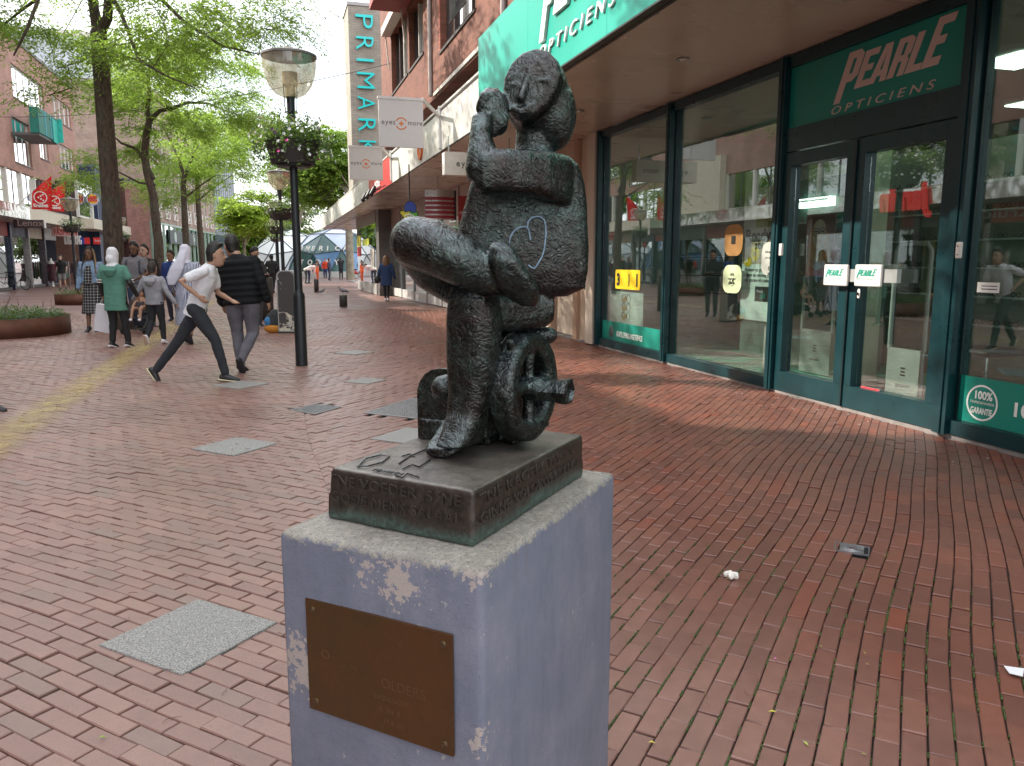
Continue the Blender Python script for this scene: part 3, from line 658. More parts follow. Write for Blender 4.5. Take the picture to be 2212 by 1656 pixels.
# torso: broad cape-like slab, lofted upwards
def sec(px0, px1, py, dd, th, pw=3.2):
    c = (S(px0, py, dd)+S(px1, py, dd))/2; return (c, abs(px1-px0)/2*K*(1+dd/D0), th, pw)
ax = (RG, FWD)
fig.loft([sec(1100, 1225, 640, .06, .045), sec(1030, 1262, 622, .06, .055), sec(988, 1268, 585, .06, .062), sec(982, 1270, 540, .06, .062), sec(994, 1267, 490, .06, .060), sec(1008, 1264, 440, .06, .058), sec(1020, 1258, 395, .055, .055), sec(1040, 1248, 360, .05, .05), sec(1075, 1225, 338, .05, .035)], 28, ax)
# neck
fig.loft([sec(1105, 1196, 345, .05, .043, 2.4), sec(1113, 1193, 318, .05, .038, 2.2), sec(1116, 1192, 290, .05, .037, 2.2), sec(1120, 1190, 255, .05, .035, 2)], 20, ax)
# upper arm: bar from right shoulder to elbow
fig.loft([(S(1238, 400, .055), .050, .040, 2.6, (UP, FWD)), (S(1222, 392, .02), .053, .048, 3, (UP, FWD)), (S(1185, 382, -.02), .051, .052, 3.4, (UP, FWD)), (S(1140, 375, -.05), .047, .048, 3.6, (UP, FWD)), (S(1090, 372, -.07), .044, .044, 3.6, (UP, FWD)), (S(1045, 376, -.08), .044, .041, 3.2, (UP, FWD)), (S(1024, 382, -.08), .030, .030, 2.4, (UP, FWD))], 20)
# forearm up to the hand
fig.loft([(S(1041, 392, -.08), .030, .030, 2.4, ax), (S(1041, 365, -.08), .034, .036, 2.6, ax), (S(1043, 330, -.075), .031, .033, 2.6, ax), (S(1040, 300, -.065), .024, .030, 2.4, ax), (S(1040, 272, -.055), .022, .027, 2.2, ax), (S(1044, 250, -.045), .022, .024, 2.2, ax)], 18)
# hand: cupped, four fingers and a thumb
hand_c = S(1066, 248, -.035)
fig.ell(hand_c, (.031, .023, .046), 16, 11, Matrix.Rotation(.25, 3, FWD)); fig.ell(S(1076, 262, -.035), (.022, .022, .030), 14, 9)
for k, (a, b_, c_) in enumerate((((1040, 235), (1048, 208), (1056, 197)), ((1050, 230), (1062, 206), (1072, 200)), ((1062, 232), (1074, 210), (1083, 210)), ((1074, 240), (1084, 222), (1091, 222)))):
    fig.tube([S(*a, -.045+.006*k), S(*b_, -.05+.006*k), S(*c_, -.03+.004*k)], [.0125, .012, .009], 10)
fig.tube([S(1066, 285, -.04), S(1084, 268, -.045), S(1092, 250, -.04)], [.013, .012, .009], 10)
# head: back mass and hair bun, then the flat tilted face disc
tilt = Matrix.Rotation(-.10, 3, FWD)
fig.ell(S(1158, 205, .040), (.072, .062, .090), 20, 14)
fig.ell(S(1193, 248, .055), (.052, .058, .080), 18, 12)
fd = (TW*.93+UP*.18-RG*.16).normalized(); fx = fd.cross(UP).normalized()*-1; fy = fx.cross(fd).normalized()*-1
if fy.z < 0: fy = -fy
if fx.dot(RG) < 0: fx = -fx
fc = S(1147, 188, -.015)
face = [(1156, 111), (1128, 119), (1105, 140), (1091, 170), (1089, 200), (1097, 228), (1112, 250), (1130, 259), (1155, 252), (1180, 232), (1200, 200), (1210, 168), (1202, 138), (1182, 117)]
fo = [Vector(((p[0]-1147)*K, (188-p[1])*K)) for p in face]
def fpt(p, h): return fc+fx*p.x+fy*p.y*1.02+fd*h
fig.add([fpt(p*1.0, -.05) for p in fo]+[fpt(p, .0) for p in fo]+[fpt(p*.93, .010) for p in fo]+[fpt(p*.6, .014) for p in fo],
        [tuple(range(14))[::-1]]+[(i, (i+1) % 14, 14*(r+1)+(i+1) % 14 if False else (i+1) % 14+14, i+14) for r in (0,) for i in range(14)]
        + [(i+14, (i+1) % 14+14, (i+1) % 14+28, i+28) for i in range(14)]+[(i+28, (i+1) % 14+28, (i+1) % 14+42, i+42) for i in range(14)]+[tuple(range(42, 56))])
def F2(px, py, h): return fpt(Vector(((px-1147)*K, (188-py)*K)), h)
fig.tube([F2(1152, 138, .009), F2(1149, 152, .011), F2(1140, 186, .016), F2(1131, 218, .022)], [.004, .0052, .006, .0085], 10)             # nose
fig.tube([F2(1102, 198, .011), F2(1110, 188, .015), F2(1120, 188, .015), F2(1127, 196, .011)], .003, 8)          # closed lids and brows
fig.tube([F2(1160, 190, .013), F2(1170, 181, .016), F2(1183, 182, .016), F2(1192, 191, .012)], .003, 8)
fig.tube([F2(1100, 178, .010), F2(1115, 168, .014), F2(1138, 174, .012)], .0028, 8); fig.tube([F2(1154, 166, .012), F2(1172, 160, .013), F2(1194, 168, .010)], .0028, 8)
fig.tube([F2(1113, 233, .014), F2(1126, 240, .019), F2(1142, 238, .019), F2(1153, 229, .014)], .0034, 8)          # lips
fig.tube([F2(1116, 240, .013), F2(1130, 248, .018), F2(1148, 241, .013)], .0042, 8)
pass
# crossed leg: thick shank, thigh folding back under it, hanging foot
fig.tube([S(897, 524, -.10), S(930, 532, -.11), S(1000, 568, -.125), S(1060, 596, -.12), S(1100, 606, -.10)], [.053, .056, .050, .042, .034], 20)
fig.tube([S(898, 535, -.08), S(935, 580, -.05), S(1000, 620, .0), S(1080, 655, .05), S(1150, 672, .07)], [.048, .050, .050, .048, .045], 20)
fig.loft([(S(1080, 524, -.15), .014, .016, 2.2, ax), (S(1084, 536, -.152), .024, .028, 2.6, ax), (S(1094, 566, -.15), .033, .040, 2.8, ax), (S(1106, 596, -.142), .041, .042, 2.8, ax), (S(1120, 626, -.13), .041, .038, 2.8, ax), (S(1134, 648, -.115), .030, .028, 2.4, ax), (S(1142, 662, -.11), .014, .014, 2.2, ax)], 18)
# pelvis / seat and standing thigh
fig.loft([(S(1018, 650, -.07), .040, .040, 2.6, (UP, FWD)), (S(1070, 672, -.03), .046, .05, 2.8, (UP, FWD)), (S(1130, 672, .03), .046, .055, 2.8, (UP, FWD)), (S(1180, 668, .06), .040, .05, 2.8, (UP, FWD)), (S(1196, 664, .06), .030, .04, 2.6, (UP, FWD))], 18)
# standing leg, square boot-like shaft, foot towards the viewer
L45 = (Vector((.7071, -.7071, 0)), Vector((.7071, .7071, 0)))      # leg axes follow the base
lg = [((1018, 622), -.075, .030, .028), ((1022, 645), -.075, .050, .044), ((1024, 690), -.072, .056, .048), ((1024, 740), -.07, .056, .048), ((1022, 800), -.068, .053, .046), ((1018, 850), -.068, .046, .042), ((1012, 888), -.07, .041, .042), ((1003, 925), -.078, .038, .052), ((993, 958), -.088, .037, .062)]
fig.loft([(S(*p, dd), rx, ry, 3., L45) for p, dd, rx, ry in lg], 22)
ft = G(985, 985, 1.03); 
fwdn = Vector((-.62, -.78, 0)).normalized(); side = Vector((fwdn.y, -fwdn.x, 0))
heel = G(1003, 962, 1.03)
fig.loft([(heel-fwdn*.03+UP*.035, .030, .035, 2.6, (side, UP)), (heel+fwdn*.01+UP*.045, .037, .045, 2.8, (side, UP)), (heel+fwdn*.05+UP*.036, .038, .036, 2.8, (side, UP)), (heel+fwdn*.09+UP*.022, .039, .022, 2.8, (side, UP)), (heel+fwdn*.120+UP*.016, .037, .016, 2.6, (side, UP)), (heel+fwdn*.138+UP*.012, .028, .011, 2.4, (side, UP))], 18)
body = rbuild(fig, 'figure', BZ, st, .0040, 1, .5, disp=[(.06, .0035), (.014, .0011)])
# heart drawn in pale blue chalk on the chest
hp = [(865, 1400), (872, 1360), (890, 1330), (915, 1305), (940, 1294), (970, 1290), (990, 1297), (1000, 1315), (1005, 1345), (1012, 1380)]
hp2 = [(990, 1292), (995, 1255), (1020, 1228), (1050, 1220), (1080, 1222), (1105, 1245), (1115, 1280), (1118, 1340), (1112, 1400), (1105, 1450), (1090, 1500), (1060, 1550), (1040, 1578), (1015, 1572), (1000, 1558)]
dg = bpy.context.evaluated_depsgraph_get(); bpy.context.view_layer.update()
from mathutils.bvhtree import BVHTree
bvh = BVHTree.FromPolygons([v.co for v in body.data.vertices], [p.vertices for p in body.data.polygons])
chalk = MB()
for P in (hp, hp2):
    pts = []
    for a, b_ in P:
        px, py = (960+a/2.7607)*.864, (100+b_/2.7607)*.864; r = Vector(ray(px, py)).normalized()
        h = bvh.ray_cast(Vector((0, 0, EYE)), r)
        if h[0] is not None and (h[0]-Vector((0, 0, EYE))).dot(FWD) > D0-.03: pts.append(h[0]-r*.0012)
    if len(pts) > 2: chalk.tube(pts, .0017, 6)
chalk.build('chalk_heart', M((.26, .36, .48), .8, 0, .3, 60), st, True)
# wheelbarrow-like body with its wheel
wc = S(1141, 836, .015); axl = Vector((.7071, -.7071, 0)); wa = Vector((.7071, .7071, 0))
cart = MB()
cart.lathe([(.082, -.032), (.080, .010), (.086, .019), (.112, .021), (.122, .014), (.126, -.03), (.118, -.038), (.090, -.038), (.082, -.032)], wc, 48, (wa, UP, wa.cross(UP)))
rwheel = cart
rwheel.tube([wc-UP*.105, wc-UP*.04, wc+UP*.04, wc+UP*.105], [.018, .0125, .0125, .018], 10); rwheel.tube([wc-wa*.105, wc-wa*.04, wc+wa*.04, wc+wa*.105], [.022, .016, .016, .022], 10)
rwheel.tube([wc-axl*.05, wc+axl*.02], .026, 14); 
for a in (50, 128, -48): 
    a = math.radians(a); d = wa*math.cos(a)+UP*math.sin(a); rwheel.tube([wc+d*.115, wc+d*.137], [.014, .010], 8)
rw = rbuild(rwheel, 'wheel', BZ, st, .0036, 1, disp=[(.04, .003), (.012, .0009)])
ax_ = MB(); ax_.lathe([(.026, 0), (.0265, .06), (.029, .075), (.031, .088), (.031, .096), (.024, .098), (.021, .090), (0, .090)], wc+axl*.0+UP*-.006, 6, (wa, UP, (axl*.80+RG*.42).normalized()))
ax_.build('axle', BZ, rw)
brw = MB()
pu = Vector((.7071, -.7071, 0)); pn = Vector((-.7071, -.7071, 0))
p0 = G(903, 946, 1.03)
# rounded end plate
def plate(o, wdt, hgt, rad, th):
    pts = [(0, 0), (wdt, 0), (wdt, hgt)]+[(rad-rad*math.sin(math.radians(a)), hgt-rad+rad*math.cos(math.radians(a))) for a in (0, 20, 40, 60, 80, 90)]
    return [o+pu*x+UP*z for x, z in pts], pn*-th
pl_, of_ = plate(p0, .17, .172, .065, .013); ep = MB(); ep.prism(pl_, of_); ep.build('end_plate', BZ, st)
pl_, of_ = plate(p0+pn*-.12, .16, .185, .075, .014); brw.prism(pl_, of_)
brw.prism([p0+pu*.012-pn*.012*-1-pn*.0, p0+pu*.15, p0+pu*.15-pn*.13, p0+pu*.012-pn*.13], UP*.05)
brw.tube([wc-axl*.05-wa*.02, wc-axl*.16-wa*.10], .03, 12)
brw.tube([S(1075, 730, .06), S(1140, 728, .07), S(1185, 725, .07)], .02, 10)
brw.tube([wc-axl*.035+wa*.08+UP*.05, wc-axl*.14+wa*.05+UP*.09], .022, 10)
blk = G(1052, 958, 1.03); brw.obox(blk+UP*.016, wa*.030, pu*.022, UP*.015)
brw.prism([G(1068, 950, 1.03)+UP*.0, G(1110, 965, 1.03), G(1150, 940, 1.03), G(1090, 925, 1.03)], UP*.02)
brw.obox(wc-axl*.085-UP*.005, wa*.098, axl*.030, UP*.105)
rbuild(brw, 'barrow', BZ, st, .005, 2, disp=[(.05, .003), (.012, .001)])
# ================================================================ right side: shops under the canopy
TEAL = M((.004, .035, .042), .32, .1, .15, 3, 0, 40, .5); TEALD = M((.006, .02, .024), .35, .1, .15)
GREEN = M((.004, .22, .165), .42, 0, .08, 2); GREEN2 = M((.0, .34, .26), .4, 0, .06, 1); WHITE = M((.72, .70, .66), .5, 0, .05); GLASS = M_glass((.80, .88, .85), 1.15); GLASSF = M_glass((.7, .78, .76), 1.3)
BEIGE = M((.60, .46, .34), .55, 0, .08, 2, .1, 30); BEIGE2 = M((.48, .31, .21), .55, 0, .1, 2); CREAM = M((.66, .56, .46), .5, 0, .07, 2)
STEEL = M((.45, .45, .45), .3, .9, .1); BLACKM = M((.015, .015, .016), .45, 0, .1); RUB = M((.02, .02, .02), .8, 0, .1)
def soffit_mat():
    m, n, l, b = nt('soffit'); P = n.new('ShaderNodeNewGeometry').outputs['Position']
    f = noise(n, l, P, .7, 3); f2 = noise(n, l, P, 25, 3)
    x = mixc(n, l, ramp(n, l, f, .3, .7), (.47, .40, .31), (.56, .48, .38)); l.new(mixc(n, l, ramp(n, l, f2, .62, .75, 0, .3), x, (.2, .15, .12)), b.inputs['Base Color'])
    l.new(ramp(n, l, f, .3, .7, .22, .34), b.inputs['Roughness']); b.inputs['Specular IOR Level'].default_value = .7
    l.new(bump(n, l, noise(n, l, P, 1.6, 2), .12, .02), b.inputs['Normal']); return m
def fascia_mat():
    m, n, l, b = nt('fascia metal'); P = n.new('ShaderNodeNewGeometry').outputs['Position']
    f = noise(n, l, P, 1.2, 4); f2 = noise(n, l, P, 12, 4)
    l.new(mixc(n, l, ramp(n, l, f2, .3, .7), (.60, .58, .55), (.68, .66, .62)), b.inputs['Base Color']); l.new(ramp(n, l, f, .3, .7, .3, .45), b.inputs['Roughness']); b.inputs['Metallic'].default_value = .15
    l.new(bump(n, l, f, .2, .03), b.inputs['Normal']); return m
SOF = soffit_mat(); FAS = fascia_mat()
canopy = thing('canopy', 'long flat shop canopy with metal fascia and brownish glossy soffit along the right shops', 'canopy', (FASX, 12, 3.6))
ys = [-3.5, -1.2, 1.1, 3.4, 5.7, 8.0, 10.3, 12.6, 14.9, 17.2, 19.5, 22, 24.3, 26.6, 28.9, 31.2, 34, 37, 40, 43, 46, 50, 55]
for i in range(len(ys)-1):
    mb = MB(); mb.box((FASX+.004, ys[i]+.006, 3.602+random.uniform(0, .003)), (6.2, ys[i+1]-.006, 3.66)); mb.build('soffit_panel', SOF, canopy)
fys = [12.21, 15.4, 18.6, 21.97, 24.6, 27.4, 30.5, 33.6, 36.8, 40, 44, 48, 52, 55.5]
REDM = M((.45, .03, .04), .35, 0, .1)
for i in range(len(fys)-1):
    red = 21.9 < fys[i] < 27; mb = MB(); mb.box((FASX-.03, fys[i]+.008, 3.58), (FASX+.0, fys[i+1]-.008, 4.31 if i < 3 else 4.36)); mb.build('fascia_panel', REDM if red else FAS, canopy)
mb = MB(); mb.box((FASX+.002, -3.5, 3.67), (5.4, 55.5, 4.22)); mb.build('roof_core', M((.2, .19, .18), .9), canopy)
mb = MB(); mb.box((FASX-.045, 12.21, 4.362), (FASX+.12, 55.5, 4.40)); mb.build('coping', FAS, canopy)
mb = MB(); mb.box((FASX-.035, -3.5, 3.565), (FASX+.003, 55.5, 3.578)); mb.build('drip_edge', BLACKM, canopy)
mb = MB(); mb.box((FASX+.002, 55.5, 3.6), (6.4, 55.55, 4.36)); mb.build('end_fascia', FAS, canopy)
def downlight(c, label, r=.075):
    t = thing('downlight', label, 'ceiling light', tuple(c)); ax = (Vector((1, 0, 0)), Vector((0, -1, 0)), Vector((0, 0, -1)))
    mb = MB(); mb.lathe([(r*.78, 0), (r*.78, .004), (r, .004), (r, .012), (r*.8, .016), (r*.7, .01), (r*.68, .002)], c, 24, ax); mb.build('ring', STEEL, t, True)
    mb = MB(); mb.lathe([(r*.66, .004), (r*.4, .006), (0, .007)], c, 20, ax); mb.build('lens', M((.75, .7, .6), .3, 0, 0), t, True); return t
downlight(G(1475, 128, 3.6), 'round downlight in the soffit left of the green entrance sign'); downlight(G(1250, 240, 3.6), 'small round downlight in the soffit beside the statue head')
for i, (px, py) in enumerate(((824, 506), (836, 520))): downlight(G(px, py, 3.6), 'glowing round downlight in the far soffit, '+('nearer' if i else 'further')+' of two by the column', .1)
g0 = None
for i in range(10):
    c = Vector((3.95, 37+i*1.8, 3.6)); t = downlight(c, ('nearest', 'second', 'third', 'fourth', 'fifth', 'sixth', 'seventh', 'eighth', 'ninth', 'farthest')[i]+' ring light in the row under the far end of the canopy', .16); t['group'] = 'ring lights in the far soffit'
# green sign box on the fascia
gs = thing('shop_sign', 'large turquoise opticians sign with raised white letters on the canopy edge', 'sign', (3.2, 8, 3.6))
sh = [-3.5, .1, 3.8, 7.3, 9.75, 12.21]
for i in range(5): mb = MB(); mb.box((3.17, sh[i]+.003, 3.59), (3.268, sh[i+1]-.003, 4.82)); mb.build('panel', GREEN2, gs)
pearle((3.165, 9.15, 4.18), (0, -1, 0), UP, .60, 2.35, M((.80, .80, .78), .35, 0, 0), gs, .03)
mb = MB(); mb.box((3.15, -3.5, 3.57), (3.27, 12.22, 3.588)); mb.build('lower_trim', BLACKM, gs)
# opticians shop front
shop = thing('shop', 'opticians shop front with dark teal frames and glass double door', 'shop', (SHOPX, 8, 0))
def post(y, w_=.10, d0=5.27, d1=5.46, z0=.03, z1=3.58, name='post'):
    mb = MB(); mb.box((d0, y-w_/2, z0), (d1, y+w_/2, z1)); mb.box((d0-.012, y-w_*.18, z0), (d0-.001, y+w_*.18, z1)); return mb.build(name, TEAL, shop)
for y in (12.42, 9.98, 7.46, 5.07, 2.3): post(y, .11 if y > 5.2 else .13)
def rail(y0, y1, z0, z1, name='rail', x0=5.31, x1=5.44, m=None): mb = MB(); mb.box((x0, min(y0, y1), z0), (x1, max(y0, y1), z1)); return mb.build(name, m or TEAL, shop)
for a, b_ in ((9.92, 7.52), (12.36, 10.04), (5.0, 2.37), (2.23, -1)):
    rail(a, b_, .03, .15); rail(a, b_, 3.47, 3.58)
    mb = MB(); mb.box((5.375, b_+.004, .152), (5.383, a-.004, 3.468)); mb.build('pane', GLASS, shop)
    for yy in (b_+.012, a-.012): mb = MB(); mb.box((5.355, yy-.01, .152), (5.373, yy+.01, 3.468)); mb.build('glazing_bead', TEALD, shop)
rail(7.40, 5.135, 3.46, 3.58); rail(7.40, 5.135, 2.60, 2.84)
tz0, tz1 = 2.842, 3.458
mb = MB(); mb.box((5.34, 5.14, tz0), (5.365, 7.40, tz1)); sgn = mb.build('transom_sign', GREEN, shop); sgn['label'] = 'green panel with white lettering above the glass double door'
a, b_ = X(1806, 221, 5.335), X(1998, 168, 5.335); hh = X(1846, 117, 5.335).z-X(1824, 214, 5.335).z
pearle((5.337, a.y, (a.z+b_.z)/2+.075), (0, -1, 0), UP, hh*.80, (a.y-b_.y)*1.25, M((.62, .46, .40), .5, 0, 0), shop, .002)
def leaf(y0, y1, nm):                       # y0 > y1
    d = rail(y0, y1, .035, .25, nm)
    for a0, a1, z0, z1 in ((y0, y0-.11, .252, 2.585), (y1+.13, y1, .252, 2.585), (y0-.112, y1+.132, 2.45, 2.585)):
        mb = MB(); mb.box((5.312, min(a0, a1), z0), (5.438, max(a0, a1), z1)); mb.build('stile', TEAL, d)
    mb = MB(); mb.box((5.376, y1+.134, .254), (5.384, y0-.114, 2.448)); mb.build('pane', GLASS, d); return d
dl = leaf(7.395, 6.30, 'door_leaf'); dr = leaf(6.295, 5.14, 'door_leaf')
mb = MB(); mb.box((5.295, 6.285, .04), (5.309, 6.31, 2.58)); mb.build('meeting_strip', TEALD, shop)
def handle(px0, py0, px1, py1, d):
    a = X(px0, py0, 5.25); b_ = X(px1, py1, 5.25); mb = MB(); mb.bevbox((5.235, b_.y, b_.z), (5.262, a.y, a.z), .012); h = mb.build('push_plate', M((.70, .70, .68), .35, 0, .03), d)
    pearle((5.2335, a.y-.035, (a.z+b_.z)/2-.005), (0, -1, 0), UP, .055, (a.y-b_.y)*.74, M((.01, .32, .22), .4, 0, 0), h, .0006)
    mb = MB(); mb.box((5.263, b_.y+.02, (a.z+b_.z)/2-.06), (5.31, b_.y-.16, (a.z+b_.z)/2+.06)); mb.build('arm', M((.45, .47, .46), .3, .3, 0), h)
handle(1783, 572, 1831, 619, dl); handle(1850, 572, 1904, 621, dr)
a = X(1855, 635, 5.30); mb = MB(); mb.tube([(5.30, a.y, a.z-.028), (5.30, a.y, a.z+.028)], .018, 14, True, .35, (0, 1, 0)); mb.build('lock', WHITE, dr, True)
mb = MB(); mb.box((5.28, a.y-.004, a.z-.015), (5.294, a.y+.004, a.z+.012)); mb.build('keyhole', dark, dr)
for px, py, lab in ((2075, 541, 'small white door sensor on the right teal post'), (1690, 540, 'small white sensor on the middle teal post')):
    a = X(px, py, 5.26); t = thing('sensor', lab, 'sensor', tuple(a)); mb = MB(); mb.bevbox((a.x-.03, a.y-.025, a.z-.065), (a.x, a.y+.025, a.z+.065), .01); mb.build('casing', WHITE, t, True)
    mb = MB(); mb.ell(a+Vector((-.031, 0, .03)), (.003, .006, .006)); mb.ell(a+Vector((-.031, 0, -.035)), (.003, .006, .006)); mb.build('screw', BLACKM, t)
# stickers and window print (flat films on the inside of the glass)
def film(name, label, px0, py0, px1, py1, m, x=5.372, parent=None, cat='sticker', rr=0):
    a = X(px0, py0, x); b_ = X(px1, py1, x); ya, yb = max(a.y, b_.y), min(a.y, b_.y); t = thing(name, label, cat, (x, (ya+yb)/2, b_.z))
    if rr: shape([rrect(ya-yb, a.z-b_.z, rr)], (x, ya, b_.z), (0, -1, 0), UP, m, t, 'sheet', .0008)
    else: mb = MB(); mb.box((x-.0008, yb, b_.z), (x+.0008, ya, a.z)); mb.build('sheet', m, t)
    return t, ya, yb, b_.z, a.z
def rrect(w_, h, r, n=6):
    P = []
    for cx, cy, a0 in ((w_-r, h-r, 0), (r, h-r, 90), (r, r, 180), (w_-r, r, 270)):
        for k in range(n+1): a = math.radians(a0+90*k/n); P.append((cx+r*math.cos(a), cy+r*math.sin(a)))
    return P
YEL = M((.80, .56, .01), .5, 0, 0); INK = M((.02, .02, .02), .5, 0, 0); PAPER = M((.82, .84, .80), .5, 0, .03)
R_ = (0, -1, 0)
t, ya, yb, z0, z1 = film('price_sign', 'yellow square sign reading 3 voor 1 in the left shop window', 1330, 583, 1382, 628, YEL, rr=.03, cat='sign')
h = z1-z0; text('3', (5.369, ya-.05, z0+h*.2), R_, UP, h*.85, INK, t, 'lettering', .001, off=.012); text('1', (5.369, yb+.17, z0+h*.2), R_, UP, h*.85, INK, t, 'lettering', .001, off=.012)
text('voor', (5.369, ya-(ya-yb)*.60, z0+h*.16), UP, (0, 1, 0), h*.34, INK, t, 'lettering', .001, off=.003)
t, ya, yb, z0, z1 = film('window_poster', 'pale poster with three pairs of spectacles low in the left shop window', 1318, 628, 1388, 708, PAPER, 5.43, cat='poster')
for k in range(3):
    zc = z1-(z1-z0)*(.2+.27*k); yc = (ya+yb)/2-.02; mb = MB(); gmx = M((.05, .05, .05), .3, .6, 0)
    for s_ in (-1, 1): mb.torus((5.427, yc+s_*.085, zc), .062 if k else .07, .005, ((0, 1, 0), (0, 0, 1)), 18, 5)
    mb.tube([(5.427, yc-.025, zc+.02), (5.427, yc+.025, zc+.02)], .004, 5); mb.build('spectacles', gmx, t, True)
    mb = MB(); q = Vector((5.4245, yc+.11, zc-.07)); mb.obox(q+Vector((0, -.05, .05)), (0, .055, -.03), (0, .02, .035), (.001, 0, 0)); mb.build('price_tag', M((.60, .38, .06), .5, 0, 0), t)
a, b_ = 12.35, 10.05
def glassband(y1_, y0_, z1_, label, m=GREEN):
    t = thing('window_band', label, 'window film', (5.37, (y0_+y1_)/2, .16)); mb = MB(); mb.box((5.3735, y0_, .155), (5.3745, y1_, z1_)); mb.build('sheet', m, t); return t
t = glassband(12.34, 10.06, .46, 'green film band reading gratis levenslange service in the left shop window')
text('GRATIS LEVENSLANGE SERVICE', (5.371, 11.75, .23), R_, UP, .12, PAPER, t, 'lettering', .0006, width=.95, off=.002)
shape([circ(0, 0, .09, .1)], (5.371, 11.95, .29), R_, UP, M((.06, .07, .07), .5, 0, 0), t, 'emblem', .0006)
t = glassband(4.98, 2.4, .53, 'green film band reading 100% guarantee in the right shop window')
shape([circ(0, 0, .145), circ(0, 0, .13)], (5.371, 4.76, .33), R_, UP, PAPER, t, 'emblem', .0006)
text('100%', (5.3705, 4.84, .36), R_, UP, .09, PAPER, t, 'lettering', .0006, width=.16, off=.003); text('GARANTIE', (5.3705, 4.86, .24), R_, UP, .07, PAPER, t, 'lettering', .0006, width=.2, off=.002); text('TEVREDENHEIDS', (5.3705, 4.87, .32), R_, UP, .03, PAPER, t, 'lettering', .0006, width=.22)
text('100% TEVREDEN', (5.3705, 4.50, .28), R_, UP, .15, PAPER, t, 'lettering', .0006, width=1.2, off=.004)
t, ya, yb, z0, z1 = film('sticker', 'oval pale green sticker with a tick in the middle shop window', 1563, 573, 1600, 635, M((.62, .72, .45), .5, 0, 0), rr=.115)
for k, tx in enumerate(('100%', 'tevreden', 'garantie')): text(tx, (5.369, (ya+yb)/2, z1-.13-.05*k), R_, UP, .045, INK, t, 'lettering', .0006, align='CENTER')
mb = MB(); c = Vector((5.3685, (ya+yb)/2, z0+.13)); mb.tube([c+Vector((0, .03, .01)), c+Vector((0, .01, -.02)), c+Vector((0, -.035, .04))], .006, 5); mb.torus(c, .045, .003, ((0, 1, 0), (0, 0, 1)), 16, 4); mb.build('tick', INK, t)
t, ya, yb, z0, z1 = film('sticker', 'oval orange brown sticker with an envelope above the pale green one', 1567, 487, 1603, 553, M((.42, .22, .07), .5, 0, 0), rr=.125)
c = Vector((5.3685, (ya+yb)/2, z0+.19)); mb = MB(); mb.obox(c, (0, .045, 0), (0, 0, .05), (.001, 0, 0)); mb.build('icon', INK, t)
t, ya, yb, z0, z1 = film('sticker', 'grey oval sticker reading klaar in 1 uur partly over the large poster', 1647, 524, 1683, 596, M((.45, .47, .42), .5, 0, 0), rr=.11)
for k, tx in enumerate(('bril op sterkte', 'in 1 uur klaar', '', 'to', 'go')): 
    if tx: text(tx, (5.369, (ya+yb)/2, z1-.12-.065*k), R_, UP, .035 if k < 2 else .085, INK, t, 'lettering', .0006, align='CENTER')
for px0, py0, px1, py1, lab in ((1698, 803, 1722, 823, 'small white sticker low on the left door leaf'), (1860, 834, 1898, 862, 'red and white sticker low on the right door leaf'), (2112, 610, 2158, 634, 'small white sticker on the glass right of the doors')):
    t, ya, yb, z0, z1 = film('sticker', lab, px0, py0, px1, py1, PAPER)
    if 'red' in lab: mb = MB(); mb.box((5.3700, yb, (z0+z1)/2), (5.3709, ya, z1)); mb.build('red_band', M((.55, .03, .05), .5, 0, 0), t)
    else: mb = MB(); [mb.box((5.3700, yb+.02, z0+(z1-z0)*k), (5.3709, ya-.04, z0+(z1-z0)*(k+.08))) for k in (.3, .6)]; mb.build('print', INK, t)
t, ya, yb, z0, z1 = film('hanging_poster', 'tall lens promotion poster reading Ready set go in the middle shop window', 1612, 372, 1690, 700, M((.80, .84, .80), .5, 0, .05), 5.46, cat='poster')
h = z1-z0; w_ = ya-yb
def blk_(x0, x1, f0, f1, m, nm): mb = MB(); mb.box((5.4565, ya-w_*x1, z0+h*f0), (5.4585, ya-w_*x0, z0+h*f1)); return mb.build(nm, m, t)
blk_(.02, .98, .38, .55, M((.55, .42, .28), .5, 0, .4, 6), 'picture'); blk_(.3, .98, .62, .75, M((.38, .44, .14), .5, 0, .4, 5), 'picture'); blk_(.36, .78, .88, .985, GREEN, 'logo_panel')
text('Pearle', (5.455, ya-w_*.42, z0+h*.92), R_, UP, .1, PAPER, t, 'lettering', .0006)
text('Ready', (5.455, ya-w_*.07, z0+h*.53), R_, UP, .20, M((.03, .03, .03), .5, 0, 0), t, 'lettering', .0006, off=.008); text('set', (5.455, ya-w_*.30, z0+h*.48), R_, UP, .14, INK, t, 'lettering', .0006, off=.004); text('go', (5.455, ya-w_*.07, z0+h*.41), R_, UP, .30, YEL, t, 'lettering', .0006, off=.016)
for k, tx in enumerate(('Probeer nu gratis', 'lenzen en ontvang', 'een starterskit cadeau!')): text(tx, (5.455, ya-w_*.08, z0+h*(.33-.035*k)), R_, UP, .06, INK, t, 'lettering', .0006)
blk_(.35, .75, .13, .23, INK, 'package'); 
text('go!', (5.453, ya-w_*.48, z0+h*.155), R_, UP, .08, GREEN, t, 'lettering', .0006, off=.004); text('Ready', (5.453, ya-w_*.40, z0+h*.19), R_, UP, .05, PAPER, t, 'lettering', .0006)
mb = MB(); yc = (ya+yb)/2; mb.tube([(5.56, yc, .05), (5.56, yc, z0+.3)], .03, 14, False); mb.lathe([(.14, .032), (.14, .05), (.04, .06), (.03, .08)], (5.56, yc, 0), 20); mb.build('pole', WHITE, t, True)
